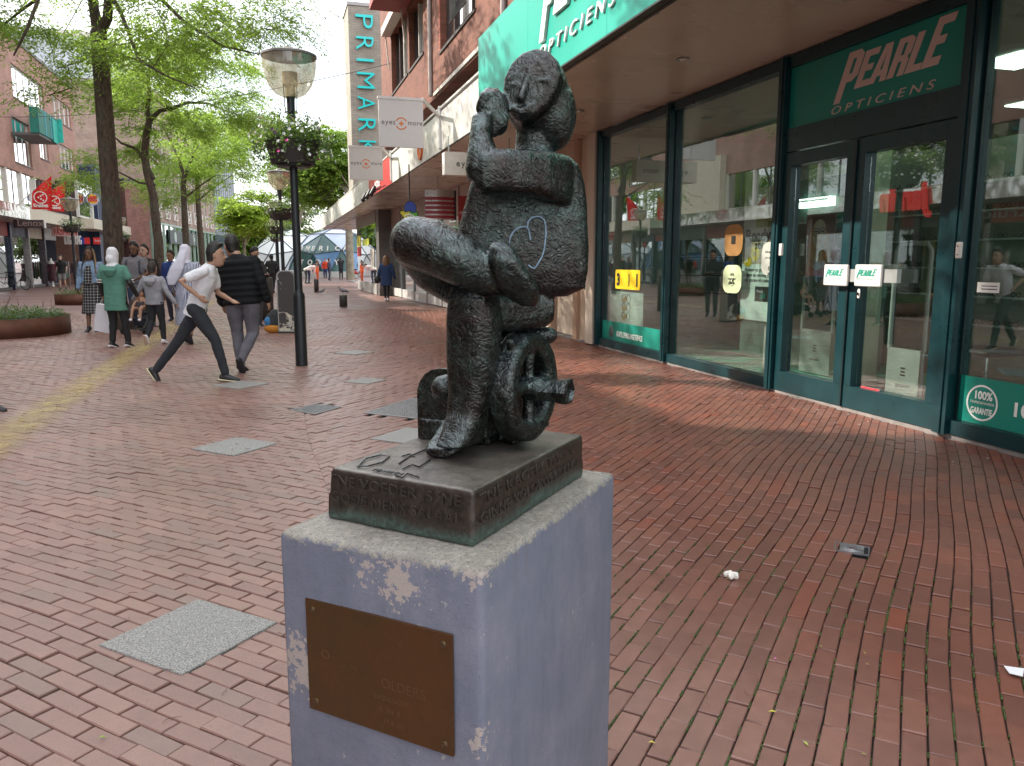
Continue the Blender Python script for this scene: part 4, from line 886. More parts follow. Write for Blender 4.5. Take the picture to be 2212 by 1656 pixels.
# inside the shop
room = thing('shop_interior', 'dim interior of the opticians with green floor and pale walls', 'interior', (8, 7, 0))
FLO = M((.07, .44, .32), .5, 0, .1, 2); 
def bx(name, a, b_, m, p=room): mb = MB(); mb.box(a, b_); return mb.build(name, m, p)
bx('floor', (5.46, -1, -.01), (13, 12.5, .032), FLO); bx('entrance_mat', (5.5, 5.0, .034), (7.0, 7.5, .045), M((.09, .035, .025), .9, 0, .2, 30))
bx('wall', (13, -1, .033), (13.1, 12.5, 3.55), M((.35, .40, .34), .7)); bx('wall', (5.5, 12.46, .033), (13, 12.5, 3.55), M((.40, .42, .38), .7)); bx('ceiling', (5.5, -1, 3.52), (13, 12.45, 3.56), M((.30, .29, .26), .7))
bx('column', (6.55, 7.55, .033), (6.85, 7.85, 3.04), M((.50, .58, .42), .6)); bx('column', (7.6, 4.9, .033), (7.95, 5.25, 3.04), M((.42, .40, .26), .6))
bx('wall_panel', (8.0, 9.0, .6), (8.1, 12.0, 2.7), M((.06, .12, .10), .5)); bx('wall_panel', (11.5, 6, .04), (11.6, 8.6, 2.8), M((.20, .12, .10), .6))
LIT = bpy.data.materials.new('lit strip'); LIT.use_nodes = True; LIT.node_tree.nodes['Principled BSDF'].inputs['Emission Color'].default_value = (.8, 1, .85, 1); LIT.node_tree.nodes['Principled BSDF'].inputs['Emission Strength'].default_value = 3.2
for k, (x, y) in enumerate(((7.2, 3.2), (7.2, 6.6), (7.2, 9.6), (9.5, 8.2), (9.5, 4.2))): bx('added_fill_panel', (x, y-.3, 3.50), (x+.6, y+.3, 3.515), LIT)  # glowing panels added to brighten the shop interior
a, b_ = X(1722, 432, 7.9), X(1792, 444, 7.9); t = thing('light_strip', 'glowing white light strip over the portrait inside the shop', 'lamp', tuple(a)); mb = MB(); mb.box((7.9, b_.y, b_.z), (8.0, a.y, a.z)); mb.build('tube', LIT, t)
a, b_ = X(1710, 590, 7.9), X(1790, 596, 7.9); t = thing('light_strip', 'thin glowing white shelf edge below the portrait inside the shop', 'lamp', tuple(a)); mb = MB(); mb.box((7.9, b_.y, b_.z), (7.95, a.y, a.z)); mb.build('tube', LIT, t)
mb = MB(); mb.box((8.02, 6.5, .04), (8.3, 12, 2.85)); mb.build('display_wall', M((.30, .33, .28), .6), room)
for r_i in range(6):
    z_ = .7+r_i*.33
    mb = MB(); mb.box((7.86, 6.6, z_), (8.018, 8.7, z_+.02)); mb.box((7.86, 9.9, z_), (8.018, 11.9, z_+.02)); o = mb.build('shelf', M((.6, .62, .58), .4), room); o['kind'] = 'stuff'
    mb = MB()
    for k in range(22):
        y_ = 6.7+k*.235
        if 8.65 < y_ < 9.95: continue
        for s__ in (-1, 1): mb.torus((7.90, y_+s__*.035, z_+.05), .026, .005, ((0, 1, 0), (0, 0, 1)), 10, 4)
        mb.tube([(7.90, y_-.01, z_+.06), (7.90, y_+.01, z_+.06)], .004, 4)
    o = mb.build('spectacles', BLACKM, room); o['kind'] = 'stuff'
# portrait poster (plain stand-in)
a, b_ = X(1743, 466, 6.40), X(1797, 598, 6.40); t = thing('portrait_poster', 'poster of a person with long orange hair and round spectacles inside the shop', 'poster', tuple(b_)); ya, yb, z1, z0 = a.y, b_.y, a.z, b_.z; w_, h = ya-yb, z1-z0
mb = MB(); mb.box((6.40, yb, z0), (6.42, ya, z1)); mb.build('sheet', M((.20, .10, .07), .6, 0, .2), t)
def pl(pts, m, nm, d): shape([[(p[0]*w_, p[1]*h) for p in pts]], (6.40-d, ya, z0), R_, UP, m, t, nm, .0005)
pl(circ(.47, .45, .36, .46), M((.70, .26, .06), .6, 0, .3, 14), 'hair', .003); pl([(.1, .0), (.15, .5), (.85, .45), (.95, 0)], M((.75, .32, .10), .6, 0, .3, 14), 'hair', .0045); pl(circ(.5, .68, .24, .24), M((.85, .62, .50), .6, 0, 0), 'face', .006); pl([(.3, 0), (.4, .5), (.6, .5), (.75, 0)], M((.78, .54, .42), .6, 0, 0), 'neck', .0055); pl([(.1, 0), (.2, .18), (.5, .08), (.85, .2), (1, 0)], M((.80, .16, .04), .6, 0, 0), 'blouse', .0075)
for cx in (.38, .62): shape([[(p[0]*w_, p[1]*h) for p in circ(cx, .72, .11, .065)], [(p[0]*w_, p[1]*h) for p in circ(cx, .72, .095, .055)]], (6.39, ya, z0), R_, UP, INK, t, 'spectacles', .0005); pl(circ(cx, .725, .05, .014), INK, 'eye', .009)
pl(circ(.5, .56, .075, .018), M((.45, .10, .10), .6, 0, 0), 'lips', .009)
t, ya, yb, z0, z1 = film('wall_sign', 'small green sign on the wall beside the portrait', 1797, 460, 1822, 490, GREEN, 7.95, cat='sign'); text('Pearle', (7.945, ya-.03, z0+.06), R_, UP, .11, PAPER, t, 'lettering', .0005)
t, ya, yb, z0, z1 = film('hanging_sign', 'small green sign hanging high in the left shop window', 1346, 424, 1377, 450, GREEN, 5.6, cat='sign'); text('Pearle', (5.595, ya-.05, z0+.08), R_, UP, .12, PAPER, t, 'lettering', .0005)
def stand(px0, py0, px1, py1, x, label):
    a, b_ = X(px0, py0, x), X(px1, py1, x); t = thing('security_gate', label, 'security gate', (x, (a.y+b_.y)/2, .04)); mb = MB(); mb.box((x, b_.y, .046), (x+.04, a.y, a.z)); mb.build('panel', M((.40, .39, .37), .5), t)
    mb = MB(); mb.tube([(x+.02, a.y-.0, a.z), (x+.02, a.y, 1.55), (x+.02, a.y-.05, 1.62), (x+.02, b_.y+.05, 1.62), (x+.02, b_.y, 1.55), (x+.02, b_.y, a.z)], .022, 10); mb.build('frame', M((.55, .55, .52), .4), t, True)
    yc = (a.y+b_.y)/2
    for k in range(3): mb = MB(); mb.box((x-.003, yc-.03+.006*(k == 1), a.z-.2-.035*k), (x-.001, yc+.03-.006*(k == 1), a.z-.185-.035*k)); mb.build('print', INK, t)
    text('openpoint', (x-.002, yc+.09, a.z-.38), R_, UP, .045, INK, t, 'lettering', .0004)
stand(1730, 710, 1790, 800, 6.5, 'white security gate just behind the left door leaf'); stand(1918, 750, 1985, 838, 6.0, 'white security gate just behind the right door leaf')
t, ya, yb, z0, z1 = film('curtain', 'dark patterned strip curtain hanging in the left shop window', 1338, 424, 1392, 560, M((.05, .06, .06), .7, 0, 1.0, 25), 6.3, cat='curtain')
for k in range(9): mb = MB(); y_ = ya-(ya-yb)*(k+.5)/9; [mb.box((6.28, y_-.012, z0+j*.14+(k % 3)*.04), (6.285, y_+.012, z0+j*.14+.07+(k % 3)*.04)) for j in range(int((z1-z0)/.15))]; mb.build('strip', M((.45, .50, .42) if k % 2 else (.45, .38, .12), .6), t)
t = thing('display_cabinet', 'pale green spectacle cabinet with price panels inside the middle window', 'cabinet', (7, 9.3, 0))
for i in range(3):
    for j in range(2): a, b_ = X(1470+j*56, 520+i*40, 6.9), X(1518+j*56, 553+i*40, 6.9); mb = MB(); mb.box((6.9, b_.y, b_.z), (6.94, a.y, a.z)); d_ = mb.build('drawer', M((.12, .20, .17), .4), t); text(('37', '30', '20')[i]+'.', (6.897, b_.y+.25, b_.z+.03), R_, UP, .1, INK, d_, 'lettering', .0005); mb = MB(); mb.box((6.885, b_.y, b_.z-.035), (6.95, a.y, b_.z-.015)); mb.build('shelf_edge', BLACKM, d_)
bx('cabinet_body', (6.96, 8.2, .04), (7.5, 10.6, 1.75), M((.14, .20, .17), .5), t)
def table(x, y, lab, i):
    t = thing('consulting_table', lab, 'table', (x, y, .04)); mb = MB(); mb.box((x-.3, y-.5, .74), (x+.3, y+.5, .77)); mb.build('tabletop', M((.45, .5, .45), .4), t); mb = MB()
    for sx in (-.25, .25):
        for sy in (-.45, .45): mb = MB(); mb.tube([(x+sx, y+sy, .035), (x+sx, y+sy, .738)], .015, 8); mb.build('leg', STEEL, t, True)
def chair(x, y, lab):
    t = thing('chair', lab, 'chair', (x, y, .04)); mb = MB(); mb.bevbox((x-.2, y-.2, .44), (x+.2, y+.2, .47), .014); mb.build('seat', WHITE, t); mb = MB(); mb.bevbox((x-.2, y+.17, .5), (x+.2, y+.2, .85), .013); mb.build('backrest', WHITE, t)
    for sx in (-.18, .18):
        for sy in (-.18, .18): mb = MB(); mb.tube([(x+sx, y+sy, .035), (x+sx, y+sy, .5 if sy > 0 else .438)], .011, 8); mb.build('leg', STEEL, t, True)
table(7.6, 4.1, 'pale consulting table behind the right door leaf inside the shop', 0); table(8.6, 2.6, 'pale consulting table furthest right inside the shop', 1)
chair(7.0, 4.0, 'white chair at the nearer consulting table inside the shop'); chair(7.9, 2.6, 'white chair by the far right table inside the shop'); chair(8.6, 5.2, 'white chair standing deepest behind the right door leaf')
t = thing('office_chair_base', 'chrome five star base of a swivel chair inside the doorway', 'chair', (7.0, 6.2, .04)); mb = MB()
for k in range(5): a = k*1.2566+.3; mb.tube([(7.0, 6.2, .16), (7.0+.34*math.cos(a), 6.2+.34*math.sin(a), .10)], [.025, .016], 8); mb.ell((7.0+.34*math.cos(a), 6.2+.34*math.sin(a), .07), (.03, .03, .03))
mb.tube([(7.0, 6.2, .14), (7.0, 6.2, .5)], .025, 10); mb.build('star_base', STEEL, t, True); mb = MB(); mb.bevbox((6.75, 5.95, .5), (7.25, 6.45, .57), .03); mb.build('seat', BLACKM, t)
t = thing('display_unit', 'tall pale display unit with shelves of spectacles behind the right window', 'cabinet', (9.5, 3, 0)); bx('body', (9.6, .2, .04), (9.9, 4.6, 2.6), M((.38, .40, .36), .5), t)
for r_i in range(6): bx('shelf', (9.35, .25, .6+r_i*.33), (9.598, 4.55, .62+r_i*.33), M((.62, .64, .6), .4), t)
mb = MB()
for r_i in range(6):
    for k in range(17):
        for s__ in (-1, 1): mb.torus((9.42, .45+k*.25+s__*.035, .65+r_i*.33), .026, .005, ((0, 1, 0), (0, 0, 1)), 10, 4)
o = mb.build('spectacles', BLACKM, t); o['kind'] = 'stuff'
# beige entrance bay between the shops
bay = thing('entrance_bay', 'beige panelled bay with a flat door and doorbells left of the opticians', 'doorway', (SHOPX, 13.6, 0))
bx('pilaster', (5.25, 12.50, .02), (5.6, 12.82, 3.597), CREAM, bay); bx('bell_panel', (5.36, 12.83, .02), (5.5, 13.35, 3.597), BEIGE, bay)
for k in range(5): bx('doorbell', (5.35, 12.93, .95+k*.16), (5.358, 13.15, 1.03+k*.16), BLACKM, bay)
bx('mail_plate', (5.35, 12.95, 1.85), (5.358, 13.10, 2.35), M((.12, .11, .1), .4, .3), bay)
text('BANKERT', (5.348, 13.05, 1.9), UP, (0, 1, 0), .09, PAPER, bay, 'lettering', .0005)
bx('door_post', (5.30, 13.36, .02), (5.5, 13.56, 3.597), BEIGE2, bay)
d_ = bx('door', (5.42, 13.57, .05), (5.48, 14.75, 2.2), M((.60, .50, .40), .5), bay); bx('handle', (5.40, 13.75, .75), (5.419, 13.82, 1.1), BLACKM, d_)
bx('door_post', (5.30, 14.76, .02), (5.5, 14.92, 3.597), BEIGE2, bay); bx('upper_panel', (5.40, 13.57, 2.27), (5.48, 14.75, 3.597), BEIGE, bay); bx('transom', (5.34, 13.57, 2.203), (5.5, 14.75, 2.267), BEIGE2, bay)
for i, y in enumerate((14.95, 16.1, 17.3)): bx('wall_panel', (5.36, y, .02), (5.5, y+1.13, 3.597), (CREAM, BEIGE, CREAM)[i], bay)
# glazed fronts further along
front = thing('shop', 'long glazed spectacle shop front with steel mullions beyond the beige bay', 'shop', (5.1, 26, 0))
xf_ = lambda y: 5.36-(y-18.5)*.032
yy = [18.5, 20.3, 22.4, 24.6, 26.8, 29, 31.4, 34.2]
for i in range(len(yy)-1):
    y0, y1 = yy[i], yy[i+1]; a, b_ = xf_(y0), xf_(y1)
    mb = MB(); mb.prism([(a, y0+.05, .35), (b_, y1-.05, .35), (b_, y1-.05, 2.75), (a, y0+.05, 2.75)], (.01, 0, 0)); mb.build('pane', GLASSF, front)
    mb = MB(); mb.box((a-.04, y0-.045, .02), (a+.1, y0+.045, 3.597)); mb.build('mullion', M((.16, .17, .17), .35, .6), front)
    mb = MB(); mb.prism([(a-.02, y0+.05, .02), (b_-.02, y1-.05, .02), (b_-.02, y1-.05, .34), (a-.02, y0+.05, .34)], (.1, 0, 0)); mb.build('plinth_panel', M((.5, .48, .46), .4), front)
    mb = MB(); mb.prism([(a-.02, y0+.05, 2.76), (b_-.02, y1-.05, 2.76), (b_-.02, y1-.05, 3.597), (a-.02, y0+.05, 3.597)], (.1, 0, 0)); mb.build('upper_panel', M((.48, .38, .33), .35), front)
mb = MB(); mb.box((6.6, 15, .03), (6.7, 34.5, 3.5)); mb.build('back_wall', M((.42, .38, .30), .7), front)
mb = MB(); mb.box((5.5, 18.5, .0), (6.6, 34.5, .03)); mb.build('floor', M((.35, .32, .28), .4), front)
mb = MB(); mb.box((5.6, 18.6, 3.5), (6.5, 34, 3.55)); mb.build('ceiling', M((.6, .55, .5), .6), front)
for k in range(11):
    mb = MB(); y_ = 19.2+k*1.35; mb.box((6.35, y_, .05), (6.55, y_+.9, random.uniform(1.2, 2.4))); mb.build('shelf', M(random.choice([(.5, .5, .48), (.10, .12, .12), (.35, .1, .08), (.45, .36, .1)]), .5), front)
t = thing('pillar', 'dark stone clad pillar under the canopy beside the walking woman', 'pillar', (4.4, 34, 0)); bx('shaft', (4.32, 33.5, 0), (4.9, 34.4, 3.597), M((.10, .09, .085), .35, 0, .3, 2), t)
bx('base', (4.30, 33.48, 0), (4.92, 33.499, .3), M((.06, .055, .05), .4), t)
bx('light_strip', (4.93, 34.0, .3), (5.0, 34.3, 3.597), CREAM, t)
vt = thing('showcase', 'projecting glass showcase with colourful posters beyond the dark pillar', 'showcase', (4.4, 38, 0))
bx('plinth_panel', (4.30, 34.5, 0), (5.3, 42.4, .45), M((.30, .29, .28), .5), vt); bx('roof_panel', (4.30, 34.5, 3.1), (5.3, 42.4, 3.597), M((.35, .3, .27), .4), vt)
for y0, y1 in ((34.5, 38.4), (38.45, 42.4)): bx('pane', (4.32, y0, .46), (4.335, y1, 3.09), GLASSF, vt)
bx('inner_wall', (5.2, 34.5, .46), (5.3, 42.4, 3.09), M((.5, .48, .42), .6), vt)
for k, (z0, z1, c_) in enumerate(((2.2, 2.75, (.75, .70, .05)), (1.7, 2.18, (.6, .05, .05)), (2.76, 3.05, (.06, .06, .06)))): bx('poster', (4.30, 40.6, z0), (4.315, 42.2, z1), M(c_, .5), vt)
bx('poster', (4.30, 37.0, 2.2), (4.315, 39.6, 2.5), M((.5, .55, .05), .5), vt); bx('poster', (4.30, 35.2, 1.2), (4.315, 36.5, 2.0), M((.5, .45, .4), .5), vt)
# hanging signs
def hang(name, label, x0, x1, z0, z1, y, bracket, ya):
    t = thing(name, label, 'sign', ((x0+x1)/2, y, z0)); GB = M((.56, .54, .53), .5, 0, .03)
    mb = MB(); mb.box((x0, y, z0), (x1, y+.06, z1)); mb.build('board', GB, t); mb = MB(); mb.box((x0-.015, y-.01, z1), (x1+.02, y+.07, z1+.045)); mb.build('cap', M((.62, .6, .58), .4), t)
    mb = MB(); mb.tube([(x1, y+.03, z1+.03), (FASX-.05, ya, z1-.12)], .035, 8); mb.tube([(FASX-.05, ya, z1-.7), (FASX-.05, ya, z1+.05)], .035, 8); mb.build('bracket', M((.6, .6, .58), .4), t)
    w_ = x1-x0; zc = (z0+z1)/2; s = w_*.15; txm = M((.07, .06, .07), .5, 0, 0); om = M((.62, .16, .02), .5, 0, 0)
    text('eyes', (x0+w_*.05, y-.002, zc-s*.18), (1, 0, 0), UP, s*1.05, txm, t, 'lettering', .001, width=w_*.31, space=1.15); text('more', (x0+w_*.645, y-.002, zc-s*.18), (1, 0, 0), UP, s*1.05, txm, t, 'lettering', .001, width=w_*.32, space=1.1)
    c = (x0+w_*.50, y-.002, zc); r = w_*.135
    shape([arcband(0, 0, r*.82, r, 25, 155)], c, (1, 0, 0), UP, om, t, 'logo_arc', .001); shape([arcband(0, 0, r*.82, r, 205, 335)], c, (1, 0, 0), UP, om, t, 'logo_arc', .001)
    k = r*.42; q = r*.12; shape([[(-k, -q), (-k, q), (-q, q), (-q, k), (q, k), (q, q), (k, q), (k, -q), (q, -q), (q, -k), (-q, -k), (-q, -q)]], c, (1, 0, 0), UP, om, t, 'logo_cross', .001); return t
hang('hanging_sign', 'larger grey hanging shop sign reading eyes + more, nearer one', 1.94, 2.745, 3.50, 4.33, 14.6, True, 15.4)
hang('hanging_sign', 'smaller looking grey sign reading eyes + more, further down the canopy', 2.0, 2.86, 3.54, 4.35, 21, True, 21.97)
t = thing('light_box', 'cream light box reading eyes + more hanging under the canopy behind the statue', 'sign', (3.3, 13.6, 2.95)); bx('box', (2.93, 13.6, 2.93), (4.2, 13.8, 3.32), M((.62, .56, .47), .5), t); bx('end_face', (2.915, 13.61, 2.94), (2.929, 13.79, 3.31), M((.8, .78, .74), .4), t)
text('eyes', (3.12, 13.595, 3.08), (1, 0, 0), UP, .15, INK, t, 'lettering', .002, space=1.3); text('more', (3.75, 13.595, 3.08), (1, 0, 0), UP, .15, INK, t, 'lettering', .002)
bx('rod', (3.0, 13.68, 3.325), (3.02, 13.70, 3.6), STEEL, t); bx('rod', (4.1, 13.68, 3.325), (4.12, 13.70, 3.6), STEEL, t)
t = thing('logo_sign', 'hanging colourful crown logo sign in blue, yellow and green', 'sign', (2.9, 18, 2.3)); cc = (3.02, 18, 2.50)
def lo(P, m, nm, d): shape([P], (cc[0], 18-d, cc[2]), (1, 0, 0), UP, m, t, nm, .004)
lo(circ(.03, .14, .145, .17), INK, 'outline', .0); lo(circ(.03, .14, .125, .15), M((.02, .05, .28), .3, 0, 0), 'blue_shell', .01)
lo([(-.22, .07), (-.15, .1), (-.1, .06), (.02, .09), (.1, .05), (.2, .08), (.22, 0), (.17, -.11), (.03, -.14), (-.06, -.2), (-.13, -.17), (-.15, -.05), (-.23, .02)], INK, 'outline', .02)
lo([(-.2, .055), (-.14, .08), (-.09, .04), (.0, .07), (.0, -.12), (-.05, -.17), (-.11, -.15), (-.13, -.05), (-.2, .02)], M((.55, .5, .02), .4, 0, 0), 'yellow_shell', .03); lo([(.003, .07), (.1, .03), (.18, .06), (.19, 0), (.15, -.09), (.003, -.12)], M((.08, .33, .03), .4, 0, 0), 'green_shell', .03)
lo([(-.09, -.09), (.09, -.09), (.09, -.065), (-.09, -.065)], PAPER, 'crown_base', .04)
for k in (-1, 0, 1): shape([arcband(0, 0, .03, .05, 0, 180)], (cc[0]+k*.065, 17.955, cc[2]-.05+(.02 if k == 0 else 0)), (1, 0, 0), UP, PAPER, t, 'crown_arch', .004)
mb = MB(); mb.tube([(3.04, 18, 2.8), (3.04, 18, 3.6)], .015, 8); mb.build('rod', BLACKM, t)
t = thing('striped_sign', 'curved silver shop sign with five dark red stripes under the canopy', 'sign', (4.1, 20, 2.5)); N_ = 10
def strip(z0, z1, m, nm, d):
    mb = MB(); P = [(3.77+.77*i/N_, 20-.10*math.sin(PI*i/N_)-d) for i in range(N_+1)]
    for i in range(N_): mb.quad((P[i][0], P[i][1], z0), (P[i+1][0], P[i+1][1], z0), (P[i+1][0], P[i+1][1], z1), (P[i][0], P[i][1], z1))
    mb.build(nm, m, t)
strip(2.50, 3.24, M((.45, .44, .43), .3, .5), 'face', 0)
for k in range(5): strip(2.53+k*.115, 2.605+k*.115, M((.30, .03, .05), .35), 'stripe', .004)
bx('end_cap', (4.541, 19.95, 2.5), (4.57, 20.08, 3.24), BLACKM, t); bx('rod', (4.1, 20.02, 3.24), (4.13, 20.05, 3.6), STEEL, t)
t = thing('red_sign', 'small red shop sign reading House beside the striped sign', 'sign', (4.72, 20.1, 2.5)); bx('board', (4.66, 20.1, 2.5), (4.95, 20.15, 3.12), M((.35, .03, .04), .4), t); text('HOUSE', (4.69, 20.095, 2.66), (1, 0, 0), UP, .1, PAPER, t, 'lettering', .001, width=.23)
t = thing('neon_sign', 'small white lettering on the red fascia section', 'sign', (FASX-.05, 25, 3.7)); text('HOUSE', (FASX-.04, 25.6, 3.72), (0, -1, 0), UP, .3, PAPER, t, 'lettering', .02, width=1.2)
t = thing('logo_sign', 'orange round logo on the white fascia behind the hanging signs', 'sign', (FASX-.05, 17.9, 3.9)); shape([circ(0, 0, .26), circ(0, 0, .17)], (FASX-.045, 17.6, 3.92), (0, -1, 0), UP, M((.62, .14, .02), .5), t, 'ring', .02)
for k, y in enumerate((23.2, 24.3, 25.4)):
    t = thing('spotlight', ('nearest', 'middle', 'farthest')[k]+' of three black spotlights on arms below the red fascia section', 'spotlight', (FASX, y, 3.55), group='spotlights below the red fascia'); mb = MB(); mb.tube([(FASX-.05, y, 3.62), (FASX-.35, y, 3.48)], .015, 6); mb.build('arm', BLACKM, t); mb = MB(); mb.tube([(FASX-.36, y, 3.56), (FASX-.46, y, 3.36)], [.05, .065], 10); mb.build('head', BLACKM, t, True)
# upper brick building
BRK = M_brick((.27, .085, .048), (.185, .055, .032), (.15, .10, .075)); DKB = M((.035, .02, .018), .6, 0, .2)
XB_ = 3.57
ub = thing('brick_building', 'red brown brick upper storeys above the right canopy in dappled sun', 'building', (XB_, 12, 4.3))
WINS = [(16.9, 13.95, 5.80, 8.6), (20.75, 18.8, 6.26, 7.7), (23.8, 21.0, 6.27, 7.95)]
def wall_with(y_hi, y_lo, z0, z1, wins, x, th, m, p, nm='wall'):
    ys_ = sorted({y_lo, y_hi, *[w_[0] for w_ in wins], *[w_[1] for w_ in wins]})
    for a, b_ in zip(ys_[:-1], ys_[1:]):
        ws = sorted([w_ for w_ in wins if w_[1] <= a+1e-6 and w_[0] >= b_-1e-6], key=lambda q: q[2]); z = z0
        for w_ in ws:
            if w_[2] > z+.01: mb = MB(); mb.box((x, a, z), (x+th, b_, w_[2])); mb.build(nm, m, p)
            z = w_[3]
        if z < z1-.01: mb = MB(); mb.box((x, a, z), (x+th, b_, z1)); mb.build(nm, m, p)
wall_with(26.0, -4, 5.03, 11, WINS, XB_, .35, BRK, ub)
bx('underside', (XB_+.003, -4, 4.99), (6, 26, 5.028), BRK, ub); bx('roof', (XB_-.05, -4, 11), (9, 26.05, 11.15), DKB, ub); bx('end_wall', (XB_+.36, 25.7, 5.03), (9, 25.98, 11), BRK, ub)
bx('parapet_wall', (5.7, -4, 4.1), (6.0, 26, 4.985), BRK, ub)
SKYG = M_glass((.08, .10, .12), 2.2)
for y1_, y0_, z0, z1 in WINS:
    wd = bx('window', (XB_+.14, y0_+.0, z0), (XB_+.20, y0_+.07, z1), DKB, ub)
    bx('frame', (XB_+.14, y1_-.07, z0), (XB_+.20, y1_, z1), DKB, wd); bx('frame', (XB_+.14, y0_+.07, z0), (XB_+.20, y1_-.07, z0+.07), DKB, wd); bx('pane', (XB_+.19, y0_+.07, z0+.07), (XB_+.197, y1_-.07, z1), SKYG, wd)
    n_ = max(1, int((y1_-y0_)/.9))
    for k in range(1, n_+1): yy_ = y0_+(y1_-y0_)*k/(n_+1); bx('frame', (XB_+.13, yy_-.035, z0+.07), (XB_+.186, yy_+.035, z1), DKB if k % 2 else M((.5, .48, .45), .5), wd)
    bx('sill', (XB_-.03, y0_-.04, z0-.06), (XB_+.139, y1_+.04, z0-.003), DKB, wd)
    bx('curtain', (XB_+.35, y0_+.1, z0+.1), (XB_+.36, y0_+(y1_-y0_)*.45, z1), M((.5, .5, .48), .8), wd)
# soldier course bricks beside the near window
for k in range(36): bx('brick', (XB_-.004, 16.905, 5.83+k*.075), (XB_+.13, 17.12-(k % 2)*.06, 5.83+k*.075+.062), M((.26, .07, .04), .8), ub)
mb = MB()
for k in range(26): mb.tube([(XB_-.16, 14.0+k*.05, 5.9), (XB_-.16, 14.0+k*.05, 7.0)], .008, 4, False)
mb.tube([(XB_-.16, 13.95, 7.0), (XB_-.16, 15.3, 7.0)], .015, 6); mb.tube([(XB_-.16, 13.95, 5.9), (XB_-.16, 15.3, 5.9)], .015, 6); b_o = mb.build('balcony_rail', BLACKM, ub); 
for y in (17.8, 12.05): mb = MB(); mb.tube([(XB_-.05, y, 5.1), (XB_-.05, y, 11)], .045, 8); mb.build('drainpipe', M((.45, .4, .38), .5, .2), ub, True)
bx('edge_strip', (XB_-.03, 13.3, 5.03), (XB_-.001, 17.6, 5.10), M((.55, .5, .45), .5), ub)
aw = thing('awning', 'folded beige window awning with side arms on the far brick window', 'awning', (3.4, 22.4, 7.9)); mb = MB(); mb.box((3.30, 20.95, 7.88), (3.56, 23.9, 8.10)); mb.build('cassette', M((.5, .44, .38), .5), aw)
for y in (21.0, 23.85): mb = MB(); mb.tube([(3.42, y, 7.88), (3.50, y, 7.0)], .02, 6); mb.build('arm', M((.5, .44, .38), .5), aw)
q1 = X(872.6, 28.7, 3.55); xl_ = Y(798, 21, q1.y).x
bc = thing('balcony', 'dark red overhanging balcony at the top of the brick building', 'balcony', (3.2, q1.y-2, q1.z)); DRD = M((.25, .035, .025), .6); bx('slab', (xl_, q1.y-4.2, q1.z), (3.565, q1.y, q1.z+.12), DRD, bc); bx('front_panel', (xl_, q1.y-4.2, q1.z+.123), (xl_+.06, q1.y, q1.z+1.1), M((.30, .05, .04), .6), bc); bx('side_panel', (xl_+.063, q1.y-.06, q1.z+.123), (3.565, q1.y, q1.z+1.1), DRD, bc)
# sign tower
TB = M_brick((.42, .38, .32), (.34, .31, .26), (.25, .23, .20), .25, .065, .010)
tw = thing('sign_tower', 'pale brick tower with vertical turquoise PRIMARK letters', 'tower', (4.0, 34, 4.3)); bx('wall', (3.38, 34, 4.3), (6.5, 36, 11.72), TB, tw); bx('coping', (3.34, 33.96, 11.723), (6.54, 36.04, 11.85), M((.35, .34, .33), .5), tw)
TQ = M((.01, .42, .42), .3, 0, 0, 6, 0, 40, .5, .25); TQD = M((.01, .16, .17), .4, 0, 0)
for ch, z1, z0 in (('P', 11.37, 10.85), ('R', 10.52, 10.0), ('I', 9.66, 9.56), ('M', 9.13, 8.5), ('A', 8.18, 7.66), ('R', 7.30, 6.78), ('K', 6.42, 5.95)):
    # letters are turned a quarter turn clockwise, reading downwards
    for m_, yy_, of in ((TQD, 33.93, .018), (TQ, 33.90, .012)):
        o_ = text(ch, (3.66, yy_, z1), (0, 0, -1), (1, 0, 0), 1.0, m_, tw, 'letter', .02, off=of-.02)
        vs = o_.data.vertices; zs = [v.co.z for v in vs]; xs_ = [v.co.x for v in vs]; kz = (z1-z0)/(max(zs)-min(zs)); kx = .70/(max(xs_)-min(xs_)); zt_, xt_ = max(zs), min(xs_)
        for v in vs: v.co.z = z1+(v.co.z-zt_)*kz; v.co.x = 3.66+(v.co.x-xt_)*kx
# ================================================================ left side of the street
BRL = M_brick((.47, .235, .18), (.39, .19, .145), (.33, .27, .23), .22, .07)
LWIN = M_glass((.10, .13, .14), 2.6); WFR = M((.60, .58, .55), .5, 0, .05); DFR = M((.06, .05, .05), .5, 0, .1)
lb = thing('brick_building', 'long red brick building with white framed windows on the left side of the street', 'building', (LX, 20, 0))
ap = lambda x, y: (x*.2504, y*.2504)
bp = lambda x, y: (x/3.764*.864, (440+y/3.764)*.864)
def wl_(tl, bl_, tr): a, b_, c_ = X(*ap(*tl), LX), X(*ap(*bl_), LX), X(*ap(*tr), LX); return (c_.y, a.y, b_.z, a.z)
LW = [wl_((90, 540), (105, 825), (370, 745)), wl_((440, 810), (452, 1010), (600, 905)), wl_((97, 1000), (130, 1395), (250, 1105)), wl_((330, 1130), (345, 1360), (408, 1185)), wl_((505, 1235), (520, 1440), (632, 1320))]
LW += [(y+3.4, y, 9.2, 11.2) for y in (39, 33, 27, 21, 15, 9, 3, -3)]
wall_y0, wall_y1 = -14, 58.6
def wallx(x, ylo, yhi, z0, z1, wins, th, m, p):
    ys_ = sorted({ylo, yhi, *[w_[0] for w_ in wins], *[w_[1] for w_ in wins]})
    for a, b_ in zip(ys_[:-1], ys_[1:]):
        ws = sorted([w_ for w_ in wins if w_[1] <= a+1e-6 and w_[0] >= b_-1e-6], key=lambda q: q[2]); z = z0
        for w_ in ws:
            if w_[2] > z+.01: mb = MB(); mb.box((x-th, a, z), (x, b_, w_[2])); mb.build('wall', m, p)
            z = w_[3]
        if z < z1-.01: mb = MB(); mb.box((x-th, a, z), (x, b_, z1)); mb.build('wall', m, p)
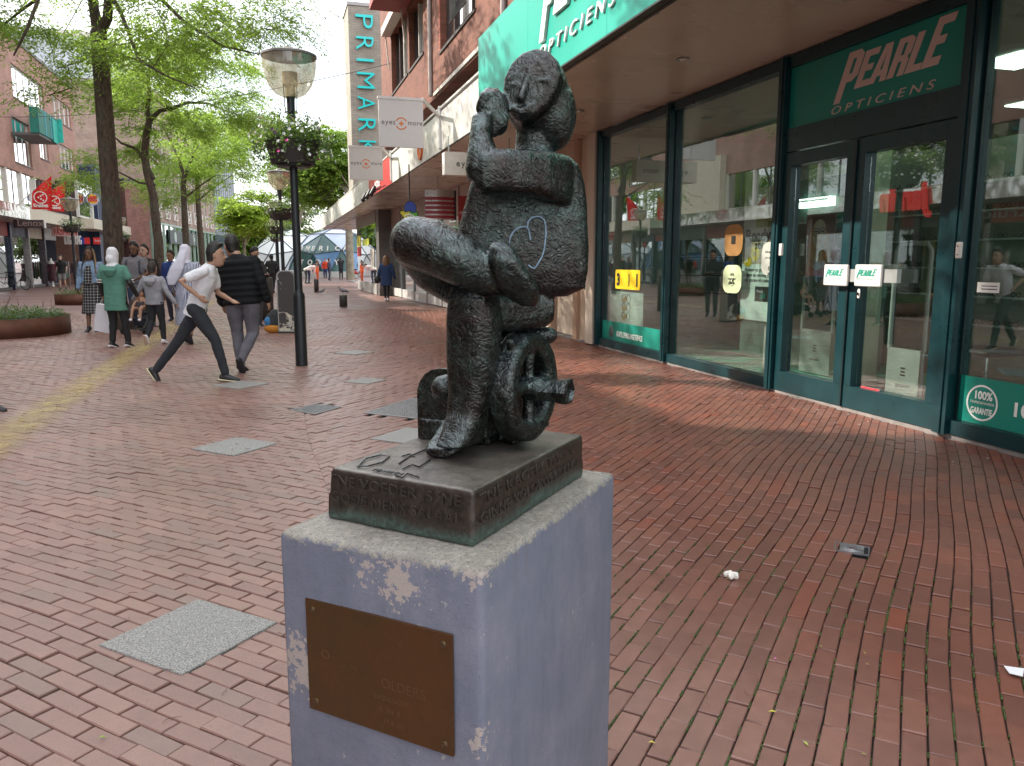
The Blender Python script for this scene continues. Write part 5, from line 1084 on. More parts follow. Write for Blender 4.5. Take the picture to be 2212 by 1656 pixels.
wallx(LX, wall_y0, wall_y1, 5.9, 12.45, LW, .3, BRL, lb)
bx('coping', (LX-.35, wall_y0, 12.453), (LX+.06, wall_y1+.05, 12.6), DFR, lb); bx('end_wall', (LX-12, wall_y1-.02, 0), (LX-.31, wall_y1+.04, 12.45), BRL, lb); bx('roof', (LX-12, wall_y0, 12.0), (LX-.31, wall_y1-.03, 12.2), DFR, lb)
bx('shade_block', (LX-11, wall_y0, 12.61), (LX-.02, 16.6, 15.5), BRL, lb); bx('shade_block_top', (LX-11.1, wall_y0-.1, 15.503), (LX+.05, 16.7, 15.65), DFR, lb)  # unseen block added on the near roof to shade the right-hand paving
bx('rear_wall', (LX-12.1, wall_y0, 0), (LX-12, wall_y1-.03, 12.4), BRL, lb)
for y1_, y0_, z0, z1 in LW:
    wd = bx('window', (LX-.16, y0_+.07, z0), (LX-.10, y1_-.07, z0+.07), WFR, lb); bx('frame', (LX-.16, y0_+.07, z1-.07), (LX-.10, y1_-.07, z1), WFR, wd)
    for a in (y0_, y1_-.07): bx('frame', (LX-.16, a, z0), (LX-.10, a+.07, z1), WFR, wd)
    n_ = max(1, int((y1_-y0_)/1.2))
    for k in range(1, n_+1): yy_ = y0_+(y1_-y0_)*k/(n_+1); bx('frame', (LX-.155, yy_-.035, z0+.07), (LX-.105, yy_+.035, z1-.07), WFR, wd)
    bx('pane', (LX-.14, y0_+.07, z0+.07), (LX-.13, y1_-.07, z1-.07), LWIN, wd); bx('curtain', (LX-.45, y0_, z0), (LX-.44, y1_, z1), M((.45, .44, .42), .8, 0, .3, 2), wd); bx('sill', (LX-.099, y0_-.05, z0-.06), (LX+.04, y1_+.05, z0-.003), DFR, wd)
# first-floor window band
for i in range(30):
    y = wall_y0+i*2.4
    if y > 52: break
    bx('band_pier', (LX-.25, y, 4.05), (LX, y+.16, 5.897), WFR if i % 3 else M((.5, .47, .42), .6), lb); p_ = bx('band_window', (LX-.12, y+.163, 4.1), (LX-.11, y+2.397, 5.89), LWIN, lb); bx('frame', (LX-.14, y+1.22, 4.1), (LX-.09, y+1.3, 5.89), DFR, p_)
    if i % 2: bx('window_poster', (LX-.2, y+.4, 4.5), (LX-.19, y+.9, 5.4), M((.5, .25, .15) if i % 4 == 1 else (.6, .58, .5), .6), p_)
bx('band_back', (LX-2, wall_y0, 4.0), (LX-1.9, 52.4, 5.9), M((.20, .19, .17), .8), lb); bx('floor_slab', (LX-5, wall_y0, 3.7), (LX-.26, 52.4, 3.9), M((.2, .19, .18), .8), lb)
bx('cream_pier', (LX-.2, 36.6, 4.02), (LX+.35, 41.2, 6.9), M((.50, .44, .34), .6), lb)
def silver():
    m, n, l, b = nt('mirror fascia'); P = n.new('ShaderNodeNewGeometry').outputs['Position']; b.inputs['Base Color'].default_value = (.62, .60, .57, 1); b.inputs['Metallic'].default_value = .85; b.inputs['Roughness'].default_value = .16
    l.new(bump(n, l, noise(n, l, P, .9, 2), .5, .12), b.inputs['Normal']); return m
SIL = silver()
lc = thing('canopy', 'long canopy with wavy mirror-like fascia above the left shops', 'canopy', (-11, 20, 3.4))
for i in range(20):
    y = -13+i*3.3; mb = MB(); mb.box((-11.04, y+.01, 3.40), (-11.0, y+3.29, 4.0)); mb.build('fascia_panel', SIL if y < 43 else M((.56, .50, .40), .5), lc)
    mb = MB(); mb.box((-13, y+.005, 3.41), (-11.043, y+3.295, 3.47)); mb.build('soffit_panel', M((.40, .34, .30), .35), lc)
bx('roof_core', (-12.3, -13, 3.48), (-11.045, 53, 3.95), M((.3, .29, .28), .8), lc); bx('coping', (-12.3, -13, 4.003), (-10.98, 53, 4.03), M((.55, .5, .42), .5), lc)
# ground floor shops
ls = thing('shop_row', 'row of glazed shops with dark columns under the left canopy', 'shops', (-12.9, 30, 0))
cols = [(.30, .06, .05), (.08, .09, .12), (.40, .34, .25), (.5, .5, .48), (.35, .08, .09), (.12, .14, .13)]
for i in range(22):
    y = -13+i*3.1
    if y > 54: break
    bx('column', (-12.95, y, 0), (-12.7, y+.25, 3.40), M(((.05, .03, .04), (.02, .03, .07), (.25, .24, .23))[i % 3], .3, .2), ls)
    bx('pane', (-12.86, y+.26, .15), (-12.85, y+3.09, 2.7), M_G if False else GLASSF, ls); bx('stall_riser', (-12.9, y+.26, 0), (-12.8, y+3.09, .145), DFR, ls); bx('fascia_board', (-12.9, y+.26, 2.72), (-12.8, y+3.09, 3.40), M(cols[i % 6], .5, 0, .2, 3), ls)
    for k in range(4): bx('display', (-14.0+k*.05, y+.3+k*.68, .05), (-13.6, y+.9+k*.68, random.uniform(.7, 2.2)), M(random.choice([(.5, .46, .4), (.3, .05, .06), (.10, .10, .12), (.45, .4, .2), (.6, .58, .55)]), .6), ls)
bx('back_wall', (-15.2, -13, 0), (-15.1, 54, 3.4), M((.36, .30, .24), .7), ls); bx('floor', (-15.1, -13, 0), (-12.96, 54, .02), M((.3, .27, .23), .5), ls)
# signs seen in the reflections
for tx, y, w__, m_, nm, lab in (('Jamin', 9.0, 3.2, (.60, .03, .03), 'shop_sign', 'red lettered sweet shop sign on the left canopy, seen mirrored in the shop doors'), ('Kruidvat', 19.5, 3.0, (.7, .7, .7), 'shop_sign', 'red drugstore sign under the left canopy, seen mirrored in the shop window')):
    t = thing(nm, lab, 'sign', (-10.9, y, 3.4))
    if tx == 'Kruidvat': bx('board', (-12.75, y-.3, 2.75), (-12.7, y+w__+.3, 3.38), M((.55, .02, .02), .4), t); text(tx, (-12.69, y, 2.9), (0, 1, 0), UP, .5, M(m_, .5, 0, 0), t, 'lettering', .01, width=w__)
    else:
        ma, mb_ = X(1895, 452, 21.66), X(2008, 410, 21.66); text(tx, (-10.9, min(ma.y, mb_.y), (ma.z+mb_.z)/2-.35), (0, 1, 0), UP, 1.25, M((.75, .02, .02), .35, 0, 0, 6, 0, 40, .5, .25), t, 'lettering', .05, width=abs(ma.y-mb_.y), off=.05, shear=.2)
# shop signs in view
t = thing('shop_sign', 'dark brown box sign with thin script hanging before the left shops', 'sign', (-11.5, 42, 2.8)); a, b_ = Y(*bp(120, 412), 41), Y(*bp(415, 495), 41); bx('box', (a.x, 41, b_.z), (b_.x, 41.15, a.z), M((.03, .015, .015), .4), t); text('Lenox', (a.x+.15, 40.99, b_.z+.1), (1, 0, 0), UP, .4, M((.25, .16, .14), .5, 0, 0), t, 'lettering', .002, width=(b_.x-a.x)*.85); bx('end_face', (b_.x+.001, 41.01, b_.z+.01), (b_.x+.06, 41.14, a.z-.01), WHITE, t)
t = thing('shop_sign', 'pinkish shop sign reading KS FASHION behind the left hanging basket', 'sign', (-10.5, 50, 2.8)); a, b_ = Y(*bp(480, 482), 48), Y(*bp(730, 570), 48); bx('board', (a.x, 48, b_.z), (b_.x, 48.1, a.z), M((.48, .30, .26), .5), t); text('KS', (a.x+.25, 47.99, (a.z+b_.z)/2+.02), (1, 0, 0), UP, .42, M((.3, .02, .03), .5, 0, 0), t, 'lettering', .002, off=.01); text('FASHION', (a.x+.1, 47.99, b_.z+.07), (1, 0, 0), UP, .42, M((.3, .02, .03), .5, 0, 0), t, 'lettering', .002, width=(b_.x-a.x)*.9, off=.01)
t = thing('restaurant_sign', 'white block lettering reading BURGER KING below the left canopy', 'sign', (-10.5, 52, 2.2)); a, b_ = Y(*bp(600, 575), 52), Y(*bp(768, 645), 52); text('BURGER KING', (a.x, 52, b_.z), (1, 0, 0), UP, .7, WHITE, t, 'lettering', .03, width=b_.x-a.x, off=.02)
for i, (x0, x1, lab) in enumerate(((790, 848, 'blue and red banner under the cream fascia left of the big trunk'), (875, 945, 'red banner with white print touching the big trunk'))):
    a, b_ = Y(*bp(x0, 582), 53), Y(*bp(x1, 645), 53); t = thing('banner', lab, 'banner', (a.x, 53, b_.z)); bx('cloth', (a.x, 53, b_.z), (b_.x, 53.03, a.z), M((.60, .02, .02), .6), t)
    if i == 0: bx('blue_end', (a.x-.25, 53, b_.z), (a.x-.002, 53.03, a.z), M((.02, .05, .30), .6), t)
    else: text('Kruidvat', (a.x+.1, 52.99, (a.z+b_.z)/2-.05), (1, 0, 0), UP, .2, WHITE, t, 'lettering', .002, width=(b_.x-a.x)*.8)
a, b_ = bp(872, 220), 57; c = Y(*a, 55); t = thing('restaurant_sign', 'round BURGER KING bun logo sign left of the big trunk', 'sign', tuple(c)); r = .37*55/56
def rl(P, m, nm, d): shape([P], (c.x, 55-d, c.z), (1, 0, 0), UP, m, t, nm, .004)
BLU = M((.02, .06, .30), .4, 0, 0); rl(circ(0, 0, .40), WHITE, 'disc', 0); shape([circ(0, 0, .385), circ(0, 0, .35)], (c.x, 54.98, c.z), (1, 0, 0), UP, BLU, t, 'ring', .004)
rl(circ(0, .11, .27, .18, a0=0, a1=180), M((.80, .36, .03), .4, 0, 0), 'bun', .03); rl(circ(0, -.11, .27, .16, a0=180, a1=360), M((.80, .36, .03), .4, 0, 0), 'bun', .03)
RD = M((.60, .02, .02), .4, 0, 0); text('BURGER', (c.x-.27, 54.94, c.z+.02), (1, 0, 0), UP, .2, RD, t, 'lettering', .003, width=.54, off=.012); text('KING', (c.x-.26, 54.94, c.z-.14), (1, 0, 0), UP, .24, RD, t, 'lettering', .003, width=.52, off=.012)
# flags
def flag(y, pts, label, pole):
    t = thing('flag', label, 'flag', tuple(Y(*bp(*pts[3]), y)), group='red drugstore flags on the left canopy'); P = [Y(*bp(*p), y) for p in pts]; N_ = 12; mb = MB()
    for i in range(N_):
        for j in range(4):
            q = []
            for a, b_ in ((i, j), (i+1, j), (i+1, j+1), (i, j+1)):
                u, v_ = a/N_, b_/4; T_ = P[0]*(1-u)+P[1]*u; B__ = P[3]*(1-u)+P[2]*u; p = B__*(1-v_)+T_*v_; q.append((p.x, y+.05*math.sin(u*9+v_), p.z))
            mb.quad(*q)
    mb.build('cloth', M((.62, .008, .012), .6, 0, .05), t, 2); w_ = P[2].x-P[3].x; c = (P[3].x+w_*.5, y-.08, P[3].z+w_*.64)
    shape([circ(0, 0, w_*.34), circ(0, 0, w_*.29)], c, (1, 0, 0), UP, WHITE, t, 'logo_ring', .003)
    for dx, dz in ((.13, .16), (.02, .08), (-.10, 0), (.02, -.08), (.13, -.16)): shape([circ(dx*w_, dz*w_, w_*.048, n=10)], c, (1, 0, 0), UP, WHITE, t, 'logo_dot', .003)
    text('Kruidvat', (P[3].x+w_*.12, y-.08, P[3].z+w_*.12), (1, 0, 0), UP, .2, WHITE, t, 'lettering', .003, width=w_*.72, off=.008)
    mb = MB(); mb.tube([P[0]+Vector((0, .02, 0)), Y(*bp(*pole), y)+Vector((0, .02, 0))], .025, 8); mb.build('pole', WHITE, t, True)
flag(38, ((300, 150), (485, 0), (490, 320), (300, 315)), 'nearer red drugstore flag with white ring logo', (150, 290)); flag(43, ((470, 150), (618, 45), (605, 337), (445, 330)), 'further red drugstore flag partly behind the lamp', (330, 320))
# green netting balcony
t = thing('netted_balcony', 'balcony wrapped in green netting on the left brick building', 'balcony', tuple(X(*ap(420, 1160), LX+.9)))
a, b_ = X(*ap(330, 932), LX), X(*ap(500, 1160), LX); NET = M((.01, .13, .10), .7, 0, .25, 3); NET2 = M((.02, .34, .28), .7, 0, .25, 3)
x1 = LX+1.25; y0_ = X(*ap(330, 932), x1).y; y1_ = X(*ap(500, 942), x1).y; z1 = X(*ap(330, 932), x1).z; z0 = X(*ap(345, 1150), x1).z
bx('front_net', (LX+.9, y0_-.3, z0), (x1, y0_-.25, z1), NET, t) ; bx('side_net', (x1, y0_-.3, z0), (x1+.04, y0_+3.2, z1), NET, t); bx('slab', (LX+.02, y0_-.2, z0-.12), (x1-.02, y0_+3.2, z0-.003), M((.1, .1, .1), .7), t)
bx('far_net', (LX+.02, y0_+3.21, z0), (x1+.3, y0_+3.26, z1), NET2, t); bx('side_net', (x1+.045, y0_+2.2, z0-.1), (x1+.08, y0_+3.2, z1-.15), NET2, t)
for yy_ in (y0_+.9, y0_+1.9): bx('strap', (x1+.045, yy_, z0), (x1+.06, yy_+.05, z1), M((.1, .4, .6), .6), t)
# bay with white frame, blue and brown buildings, tall white building
t = thing('glazed_bay', 'white framed first floor glass bay beside the round burger sign', 'bay window', (-11, 54, 4.1)); a, b_ = X(*bp(725, 95), -10.9), X(*bp(840, 132), -10.9)
for (y_, z_, zz, y2) in ((52.6, 4.05, 6.15, 52.75), (56.5, 4.05, 6.15, 56.65)): bx('post', (-11.0, y_, z_), (-10.85, y2, zz), WFR, t)
bx('rail', (-11.0, 52.76, 5.95), (-10.85, 56.49, 6.15), WFR, t); bx('rail', (-11.0, 52.76, 4.05), (-10.85, 56.49, 4.15), WFR, t); bx('pane', (-10.95, 52.76, 4.16), (-10.94, 56.49, 5.94), GLASSF, t); bx('side_wall', (-12.3, 52.6, 4.05), (-11.01, 52.65, 6.15), M((.05, .03, .03), .6), t); bx('inner_wall', (-12.1, 52.8, 4.1), (-12.05, 56.4, 6.1), M((.10, .13, .09), .6, 0, .4, 3), t)
for k in range(1, 5): bx('glazing_bar', (-10.96, 52.7+k*.77, 4.16), (-10.93, 52.74+k*.77, 5.94), DFR, t)
CLB = M((.018, .035, .075), .5, 0, .1); t = thing('clad_building', 'low dark blue clad restaurant building behind the round burger sign', 'building', (-11, 58, 0))
bx('wall', (-18, 58.7, 0), (-11, 59.1, 7.6), CLB, t); bx('wall', (-18, 59.1, 0), (-11.0, 66, 7.6), CLB, t); bx('coping', (-18, 58.65, 7.603), (-10.9, 66, 7.75), M((.08, .12, .16), .5), t)
for k in range(12): bx('cladding_rib', (-10.999, 59.2+k*.55, 4.1), (-10.97, 59.24+k*.55, 7.59), M((.03, .05, .10), .5), t)
bx('canopy_fascia', (-11.6, 53, 3.4), (-10.2, 72, 4.0), M((.55, .5, .40), .5), t)
t = thing('panel_building', 'low building with brown vertical panels behind the big trunk', 'building', (-12, 70, 0)); 
for k in range(14): bx('panel', (-13, 66.05+k*1.1, 4.01), (-11.2+(k % 2)*.02, 67.1+k*1.1, 8.6), M((.085, .055, .04), .6, 0, .3, 2), t)
bx('wall', (-13, 66.05, 0), (-11.25, 81.4, 4.0), M((.2, .18, .16), .6), t)
def MW():
    m, n, l, b = nt('grey panels'); v = wallvec(n, l); tb_ = n.new('ShaderNodeTexBrick'); l.new(v, tb_.inputs['Vector']); tb_.offset = 0; tb_.inputs['Scale'].default_value = 1; tb_.inputs['Brick Width'].default_value = 1.6; tb_.inputs['Row Height'].default_value = 2.6; tb_.inputs['Mortar Size'].default_value = .02
    tb_.inputs['Color1'].default_value = (.42, .46, .50, 1); tb_.inputs['Color2'].default_value = (.46, .50, .54, 1); tb_.inputs['Mortar'].default_value = (.25, .28, .31, 1); l.new(tb_.outputs['Color'], b.inputs['Base Color']); b.inputs['Roughness'].default_value = .3; return m
GRP = MW(); t = thing('office_block', 'tall pale grey panelled block rising behind the left brick building', 'building', (-20, 72, 0)); bx('wall', (-32, 72, 0), (-12.2, 90, 19.0), GRP, t); bx('parapet', (-32.1, 71.95, 19.003), (-12.1, 90, 19.4), WFR, t)
for k in range(5): 
    for j in range(2): bx('window', (-15.5+k*.62, 71.93, 9.2+j*1.5), (-15.05+k*.62, 71.99, 10.2+j*1.5), M((.35, .42, .46), .2), t)
# long oblique brick building with tall windows
GB_ = M_brick((.42, .30, .24), (.34, .23, .18), (.38, .33, .29), .25, .075); GB2 = M_brick((.30, .12, .09), (.22, .085, .065), (.28, .24, .22), .25, .075)
P1 = W(333, 565, 62); P2 = W(462, 565, 88); P1.z = P2.z = 0; dv = (P2-P1).normalized(); L_ = (P2-P1).length; nv = Vector((dv.y, -dv.x, 0))
t = thing('brick_building', 'long pale brown brick building with tall white windows beyond the trees', 'building', tuple(P1))
def ob(nm, s0, s1, z0, z1, d0, d1, m, p=t):
    mb = MB(); q = [P1+dv*s0+nv*d0, P1+dv*s1+nv*d0, P1+dv*s1+nv*d1, P1+dv*s0+nv*d1]; mb.hexa([(v.x, v.y, z0) for v in q], [(v.x, v.y, z1) for v in q]); return mb.build(nm, m, p)
ob('wall', 0, L_+2, 4.6, 14.6, -8, -.25, GB_); ob('cornice', -.2, L_+2.2, 14.603, 15.0, -8, .2, M((.25, .2, .17), .7)); nw = 9
for i in range(nw+1):
    s = L_*i/nw; ob('pier', s, s+L_/nw*.62, 4.6, 14.6, -.249, 0, GB_)
    if i < nw:
        s1_ = s+L_/nw*.62; s2_ = L_*(i+1)/nw
        ob('lintel', s1_, s2_, 12.9, 14.6, -.249, -.02, GB_); ob('spandrel', s1_, s2_, 4.6, 5.3, -.249, -.02, GB_)
        wd = ob('window', s1_+.05, s2_-.05, 5.3, 12.9, -.24, -.20, M((.16, .18, .18), .15)); ob('frame', s1_, s1_+.16, 5.3, 12.9, -.199, -.1, WFR, wd); ob('frame', s2_-.16, s2_, 5.3, 12.9, -.199, -.1, WFR, wd); ob('frame', (s1_+s2_)/2-.05, (s1_+s2_)/2+.05, 5.3, 12.9, -.199, -.12, WFR, wd); ob('transom', s1_+.17, s2_-.17, 8.9, 9.1, -.199, -.11, WFR, wd)
        mb = MB(); a_ = P1+dv*(s1_-.1)+nv*.12; b__ = P1+dv*(s2_+.1)+nv*.12
        for z_ in (5.0, 6.1): mb.tube([a_+UP*z_, b__+UP*z_], .04, 4)
        mb.tube([a_+UP*5.0, b__+UP*6.1], .03, 4); mb.tube([a_+UP*6.1, b__+UP*5.0], .03, 4); mb.tube([a_+UP*5, a_+UP*6.1], .03, 4); mb.tube([b__+UP*5, b__+UP*6.1], .03, 4); mb.build('railing', WHITE, wd)
GRG = M_glass((.20, .32, .22), 2.2)
for i in range(14): s = L_*i/13.; ob('shop_pane', s+.06, s+L_/13-.06, .3, 4.4, -.1, -.05, GRG); ob('shop_mullion', s-.06, s+.06, 0, 4.59, -.15, .05, M((.25, .35, .28), .4))
ob('shop_transom', 0, L_+2, 4.42, 4.58, -.1, .03, M((.25, .35, .28), .4)); ob('shop_back', 0, L_+2, 0, 4.5, -3, -2.9, M((.16, .22, .10), .7, 0, .5, 1.2))
tt = thing('cafe_sign', 'black shop sign with round green and white emblem on the glazed ground floor', 'sign', tuple(P1+dv*14+UP*3)); ob('board', 5.5, 17.2, 2.95, 4.1, .06, .12, M((.01, .02, .02), .5), tt)
c = P1+dv*15.6+nv*.13+UP*3.52; shape([circ(0, 0, .46)], c, dv, UP, WHITE, tt, 'emblem', .01); shape([circ(0, 0, .40), circ(0, 0, .27)], c+nv*.03, dv, UP, M((.02, .14, .08), .5, 0, 0), tt, 'emblem_ring', .01)
c = P1+dv*7.5+nv*.13+UP*3.52; shape([circ(0, 0, .46)], c, dv, UP, M((.3, .4, .35), .5), tt, 'emblem', .01)
E1 = W(281, 565, 60); E1.z = 0; t2 = thing('brick_building', 'low red brick corner wall between the lamp posts left of centre', 'building', tuple(E1)); q = [E1, P1-dv*.6, P1-dv*.6-nv*6+dv*2, E1-nv*4+dv*3]
mb = MB(); mb.hexa([(v.x, v.y, 0) for v in q], [(v.x, v.y, 7.3) for v in q]); mb.build('wall', GB2, t2); mb = MB(); mb.hexa([(v.x, v.y, 7.303) for v in q], [(v.x, v.y, 7.6) for v in q]); mb.build('coping', DFR, t2)
# farther grey glass building
t = thing('glass_building', 'distant blue grey glass building beyond the pale brown brick one', 'building', tuple(P2)); ob('wall', L_+2.2, L_+19, 0, 13.2, -10, -.1, M((.20, .24, .27), .25), t)
for k in range(10): ob('fin', L_+2.6+k*1.6, L_+2.8+k*1.6, 4.5, 13, -.1, .15, M((.38, .42, .46), .3), t)
for k in range(4): ob('window_band', L_+2.3, L_+18.8, 3+k*2.6, 4.6+k*2.6, -.099, -.05, M((.10, .13, .16), .1), t)
# domes at the end of the street
def dome(c, R, label, name, top_m, low_m, split, letters=True, freq=3, sq=1.):
    import bmesh
    bm = bmesh.new(); bmesh.ops.create_icosphere(bm, subdivisions=2, radius=R); bmesh.ops.rotate(bm, verts=bm.verts, cent=(0, 0, 0), matrix=Matrix.Rotation(.35, 3, 'Z'))
    t = thing(name, label, 'dome', tuple(c)); seen = set()
    for f in bm.faces:
        ctr = f.calc_center_median()
        if ctr.z < -.02*R: continue
        P = [Vector(v.co) for v in f.verts]; 
        for p in P: p.z = max(p.z, 0)*sq
        q = [c+(p*.975+Vector((ctr.x, ctr.y, ctr.z*sq))*.025) for p in P]; mb = MB(); n_ = (Vector(ctr)).normalized()
        mb.hexa([v-n_*.04 for v in q], [v for v in q]); mb.build('pane', top_m if ctr.z > split*R else low_m[int(abs(ctr.x*7+ctr.y*3)) % len(low_m)], t)
    for e in bm.edges:
        a, b_ = [Vector(v.co) for v in e.verts]
        if max(a.z, b_.z) < .02*R: continue
        a.z = max(a.z, 0)*sq; b_.z = max(b_.z, 0)*sq; mb = MB(); mb.tube([c+a*1.002, c+b_*1.002], .05, 5); mb.build('strut', M((.06, .08, .09), .4, .5, 0), t)
    if letters:
        for wd_, z_, sz, a0, da in (('AMERICA', 2.4, .66, 211.4, 10.4), ('TODAY', 1.14, .66, 220.5, 10.5)):
            for i, ch in enumerate(wd_):
                an = math.radians(a0+da*i); rr = math.sqrt(max(0, R*R-z_*z_))*1.0+.12; p = c+Vector((rr*math.cos(an), rr*math.sin(an), z_)); d = Vector((-math.sin(an), math.cos(an), 0)); up_ = Vector((-math.cos(an)*z_/R, -math.sin(an)*z_/R, rr/R)).normalized(); text(ch, p, d, up_, sz, WHITE, t, 'letter', .02, off=.01)
    bm.free(); return t
dg1 = [M((.02, .085, .09), .12, 0, .3, .6), M((.13, .24, .42), .15, 0, .2, .6), M((.03, .10, .10), .12, 0, .3, .6)]
dc = W(728, 565, 74); dc.z = .0
dome(dc, 4.6, 'glass and white geodesic dome with America Today lettering at the street end', 'geodesic_dome', M((.42, .48, .62), .35, 0, .1, .8), dg1, .70)
bx('interior_core', (dc.x-2.6, dc.y-2.2, 0), (dc.x+2.6, dc.y+2.2, 2.6), M((.16, .28, .26), .7, 0, .4, 1), C.objects['geodesic_dome']); 
bm_ = MB(); bm_.lathe([(4.9, 0), (4.9, .55), (4.6, .55)], dc, 40); bm_.build('base_wall', M((.5, .5, .48), .6), C.objects['geodesic_dome'])
d2 = W(632, 565, 80); d2.z = 0; dome(d2, 4.6, 'white faceted dome half hidden by the tall lamp post', 'geodesic_dome', M((.70, .74, .74), .5, 0, 0), [M((.62, .66, .66), .5, 0, 0), M((.40, .46, .46), .4, 0, 0)], .1, False)
# far row of pale shop buildings closing the street
for i, (px0, px1, h, c_, lab, m_) in enumerate(((500, 560, 7.0, (.20, .18, .16), 'distant low grey building at the left of the street end', 115), (560, 650, 4.2, (.42, .38, .35), 'distant pale low building behind the dark walking figure', 130), (640, 700, 6, (.35, .2, .17), 'distant reddish building between the lamp posts', 140))):
    a, b_ = W(px0, 565, m_), W(px1, 565, m_); t = thing('distant_building', lab, 'building', (a.x, a.y, 0)); mb = MB(); d = (b_-a).normalized(); n_ = Vector((d.y, -d.x, 0)); q = [a, b_, b_-n_*6, a-n_*6]; mb.hexa([(v.x, v.y, 0) for v in q], [(v.x, v.y, h) for v in q]); mb.build('wall', M(c_, .7, 0, .2, .4), t)
    k_ = 0
    while k_*2.2+1.4 < (b_-a).length: q0 = a+d*(k_*2.2+.5)+n_*.03; mb = MB(); mb.hexa([(v.x, v.y, .4) for v in (q0, q0+d*1.3, q0+d*1.3-n_*.02, q0-n_*.02)], [(v.x, v.y, 2.6) for v in (q0, q0+d*1.3, q0+d*1.3-n_*.02, q0-n_*.02)]); mb.build('window', M((.05, .06, .07), .2), t); k_ += 1
# dark column by the left edge, bicycles, mannequin, clothes rail
def bicycle(loc, rz, label, cm, basket=False):
    t = thing('bicycle', label, 'bicycle', (0, 0, 0)); R = .34
    for nm, x in (('wheel', -.53), ('wheel', .53)):
        mb = MB(); mb.torus((x, 0, R), R-.02, .018, ((1, 0, 0), (0, 0, 1)), 28, 6); wh = mb.build(nm, RUB, t, True, True)
        mb = MB(); mb.torus((x, 0, R), R-.042, .008, ((1, 0, 0), (0, 0, 1)), 24, 4)
        for k in range(12): a = k*PI/6; mb.tube([(x, 0, R), (x+(R-.04)*math.cos(a), 0, R+(R-.04)*math.sin(a))], .0025, 3, False)
        mb.tube([(x, -.04, R), (x, .04, R)], .02, 8); mb.build('spokes', STEEL, wh, False, True)
    mb = MB(); bb_ = (-.05, 0, .30); st_ = (-.18, 0, .80); hd = (.36, 0, .86); hd2 = (.40, 0, .66)
    for a, b_ in ((bb_, st_), (st_, hd), (bb_, hd2), (hd, hd2), (bb_, (-.53, 0, R)), (st_, (-.53, 0, R)), (hd2, (.53, 0, R))): mb.tube([a, b_], .016, 7)
    mb.build('frame', cm, t, True, True)
    mb = MB(); mb.tube([hd, (.33, 0, 1.02)], .013, 7); mb.tube([(.16, -.30, 1.04), (.30, -.22, 1.05), (.34, 0, 1.03), (.30, .22, 1.05), (.16, .30, 1.04)], .012, 7); mb.build('handlebar', STEEL, t, True, True)
    mb = MB(); mb.ell((-.22, 0, .90), (.14, .075, .04)); mb.tube([st_, (-.21, 0, .88)], .013, 7); mb.build('saddle', BLACKM, t, True, True)
    mb = MB(); mb.tube([(-.20, 0, .70), (-.72, 0, .70)], .01, 5); mb.box((-.75, -.08, .70), (-.35, .08, .715)); mb.build('rack', BLACKM, t, False, True)
    mb = MB(); mb.tube([(-.05, -.1, .30), (-.05, .1, .30)], .012, 6); mb.box((.02, -.14, .21), (.1, -.06, .23)); mb.box((-.2, .06, .37), (-.12, .14, .39)); mb.build('pedals', BLACKM, t, False, True)
    for x in (-.53, .53): mb = MB(); mb.torus((x, 0, R), R+.03, .012, ((1, 0, 0), (0, 0, 1)), 16, 5, .45); mb.build('mudguard', BLACKM, t, True, True)
    if basket: mb = MB(); mb.box((-.7, -.25, .35), (-.38, -.12, .68)); mb.box((-.7, .12, .35), (-.38, .25, .68)); mb.build('pannier', BLACKM, t, False, True)
    place(t, loc, rz); return t
bicycle(G(38, 627), -.55, 'black city bicycle with panniers parked in front of the left shops', BLACKM, True); bicycle(G(58, 618), -.9, 'second darker bicycle leaning just behind the black one', M((.05, .05, .06), .4)); bicycle(G(8, 622)+Vector((-.2, 0, 0)), 1.2, 'reddish bicycle cut by the left edge of the picture', M((.25, .04, .04), .4))
pm_ = G(115, 620); t = thing('mannequin', 'white headless mannequin in a dark floral dress outside the fashion shop', 'mannequin', tuple(pm_)); mb = MB(); mb.loft([(pm_+UP*.02, .10, .10), (pm_+UP*.1, .05, .06), (pm_+UP*.5, .07, .07)], 10); mb.loft([(pm_+UP*1.05, .14, .1), (pm_+UP*1.35, .17, .11), (pm_+UP*1.5, .06, .06), (pm_+UP*1.62, .05, .05)], 12); mb.build('body', WHITE, t, True)
mb = MB(); mb.loft([(pm_+UP*.32, .24, .2), (pm_+UP*.7, .2, .17), (pm_+UP*1.0, .145, .12), (pm_+UP*1.3, .175, .12)], 14); mb.build('dress', M((.05, .012, .02), .8, 0, .9, 9), t, True)
rc_ = G(128, 618); t = thing('clothes_rail', 'rail of dark red and black dresses outside the fashion shop', 'clothes rail', tuple(rc_)); mb = MB(); mb.tube([rc_+Vector((-.9, 0, 0)), rc_+Vector((-.9, 0, 1.45)), rc_+Vector((.6, 0, 1.45)), rc_+Vector((.6, 0, 0))], .02, 6); mb.build('frame', STEEL, t, True)
for k in range(12): x = -.8+k*.115; mb = MB(); mb.loft([(rc_+Vector((x, 0, .4+random.uniform(0, .2))), .04, .22), (rc_+Vector((x, 0, 1.0)), .035, .18), (rc_+Vector((x, 0, 1.38)), .03, .17), (rc_+Vector((x, 0, 1.43)), .01, .02)], 8); mb.build('garment', M(random.choice([(.12, .01, .03), (.02, .02, .03), (.08, .09, .10), (.2, .02, .05), (.04, .10, .08)]), .8), t, True)
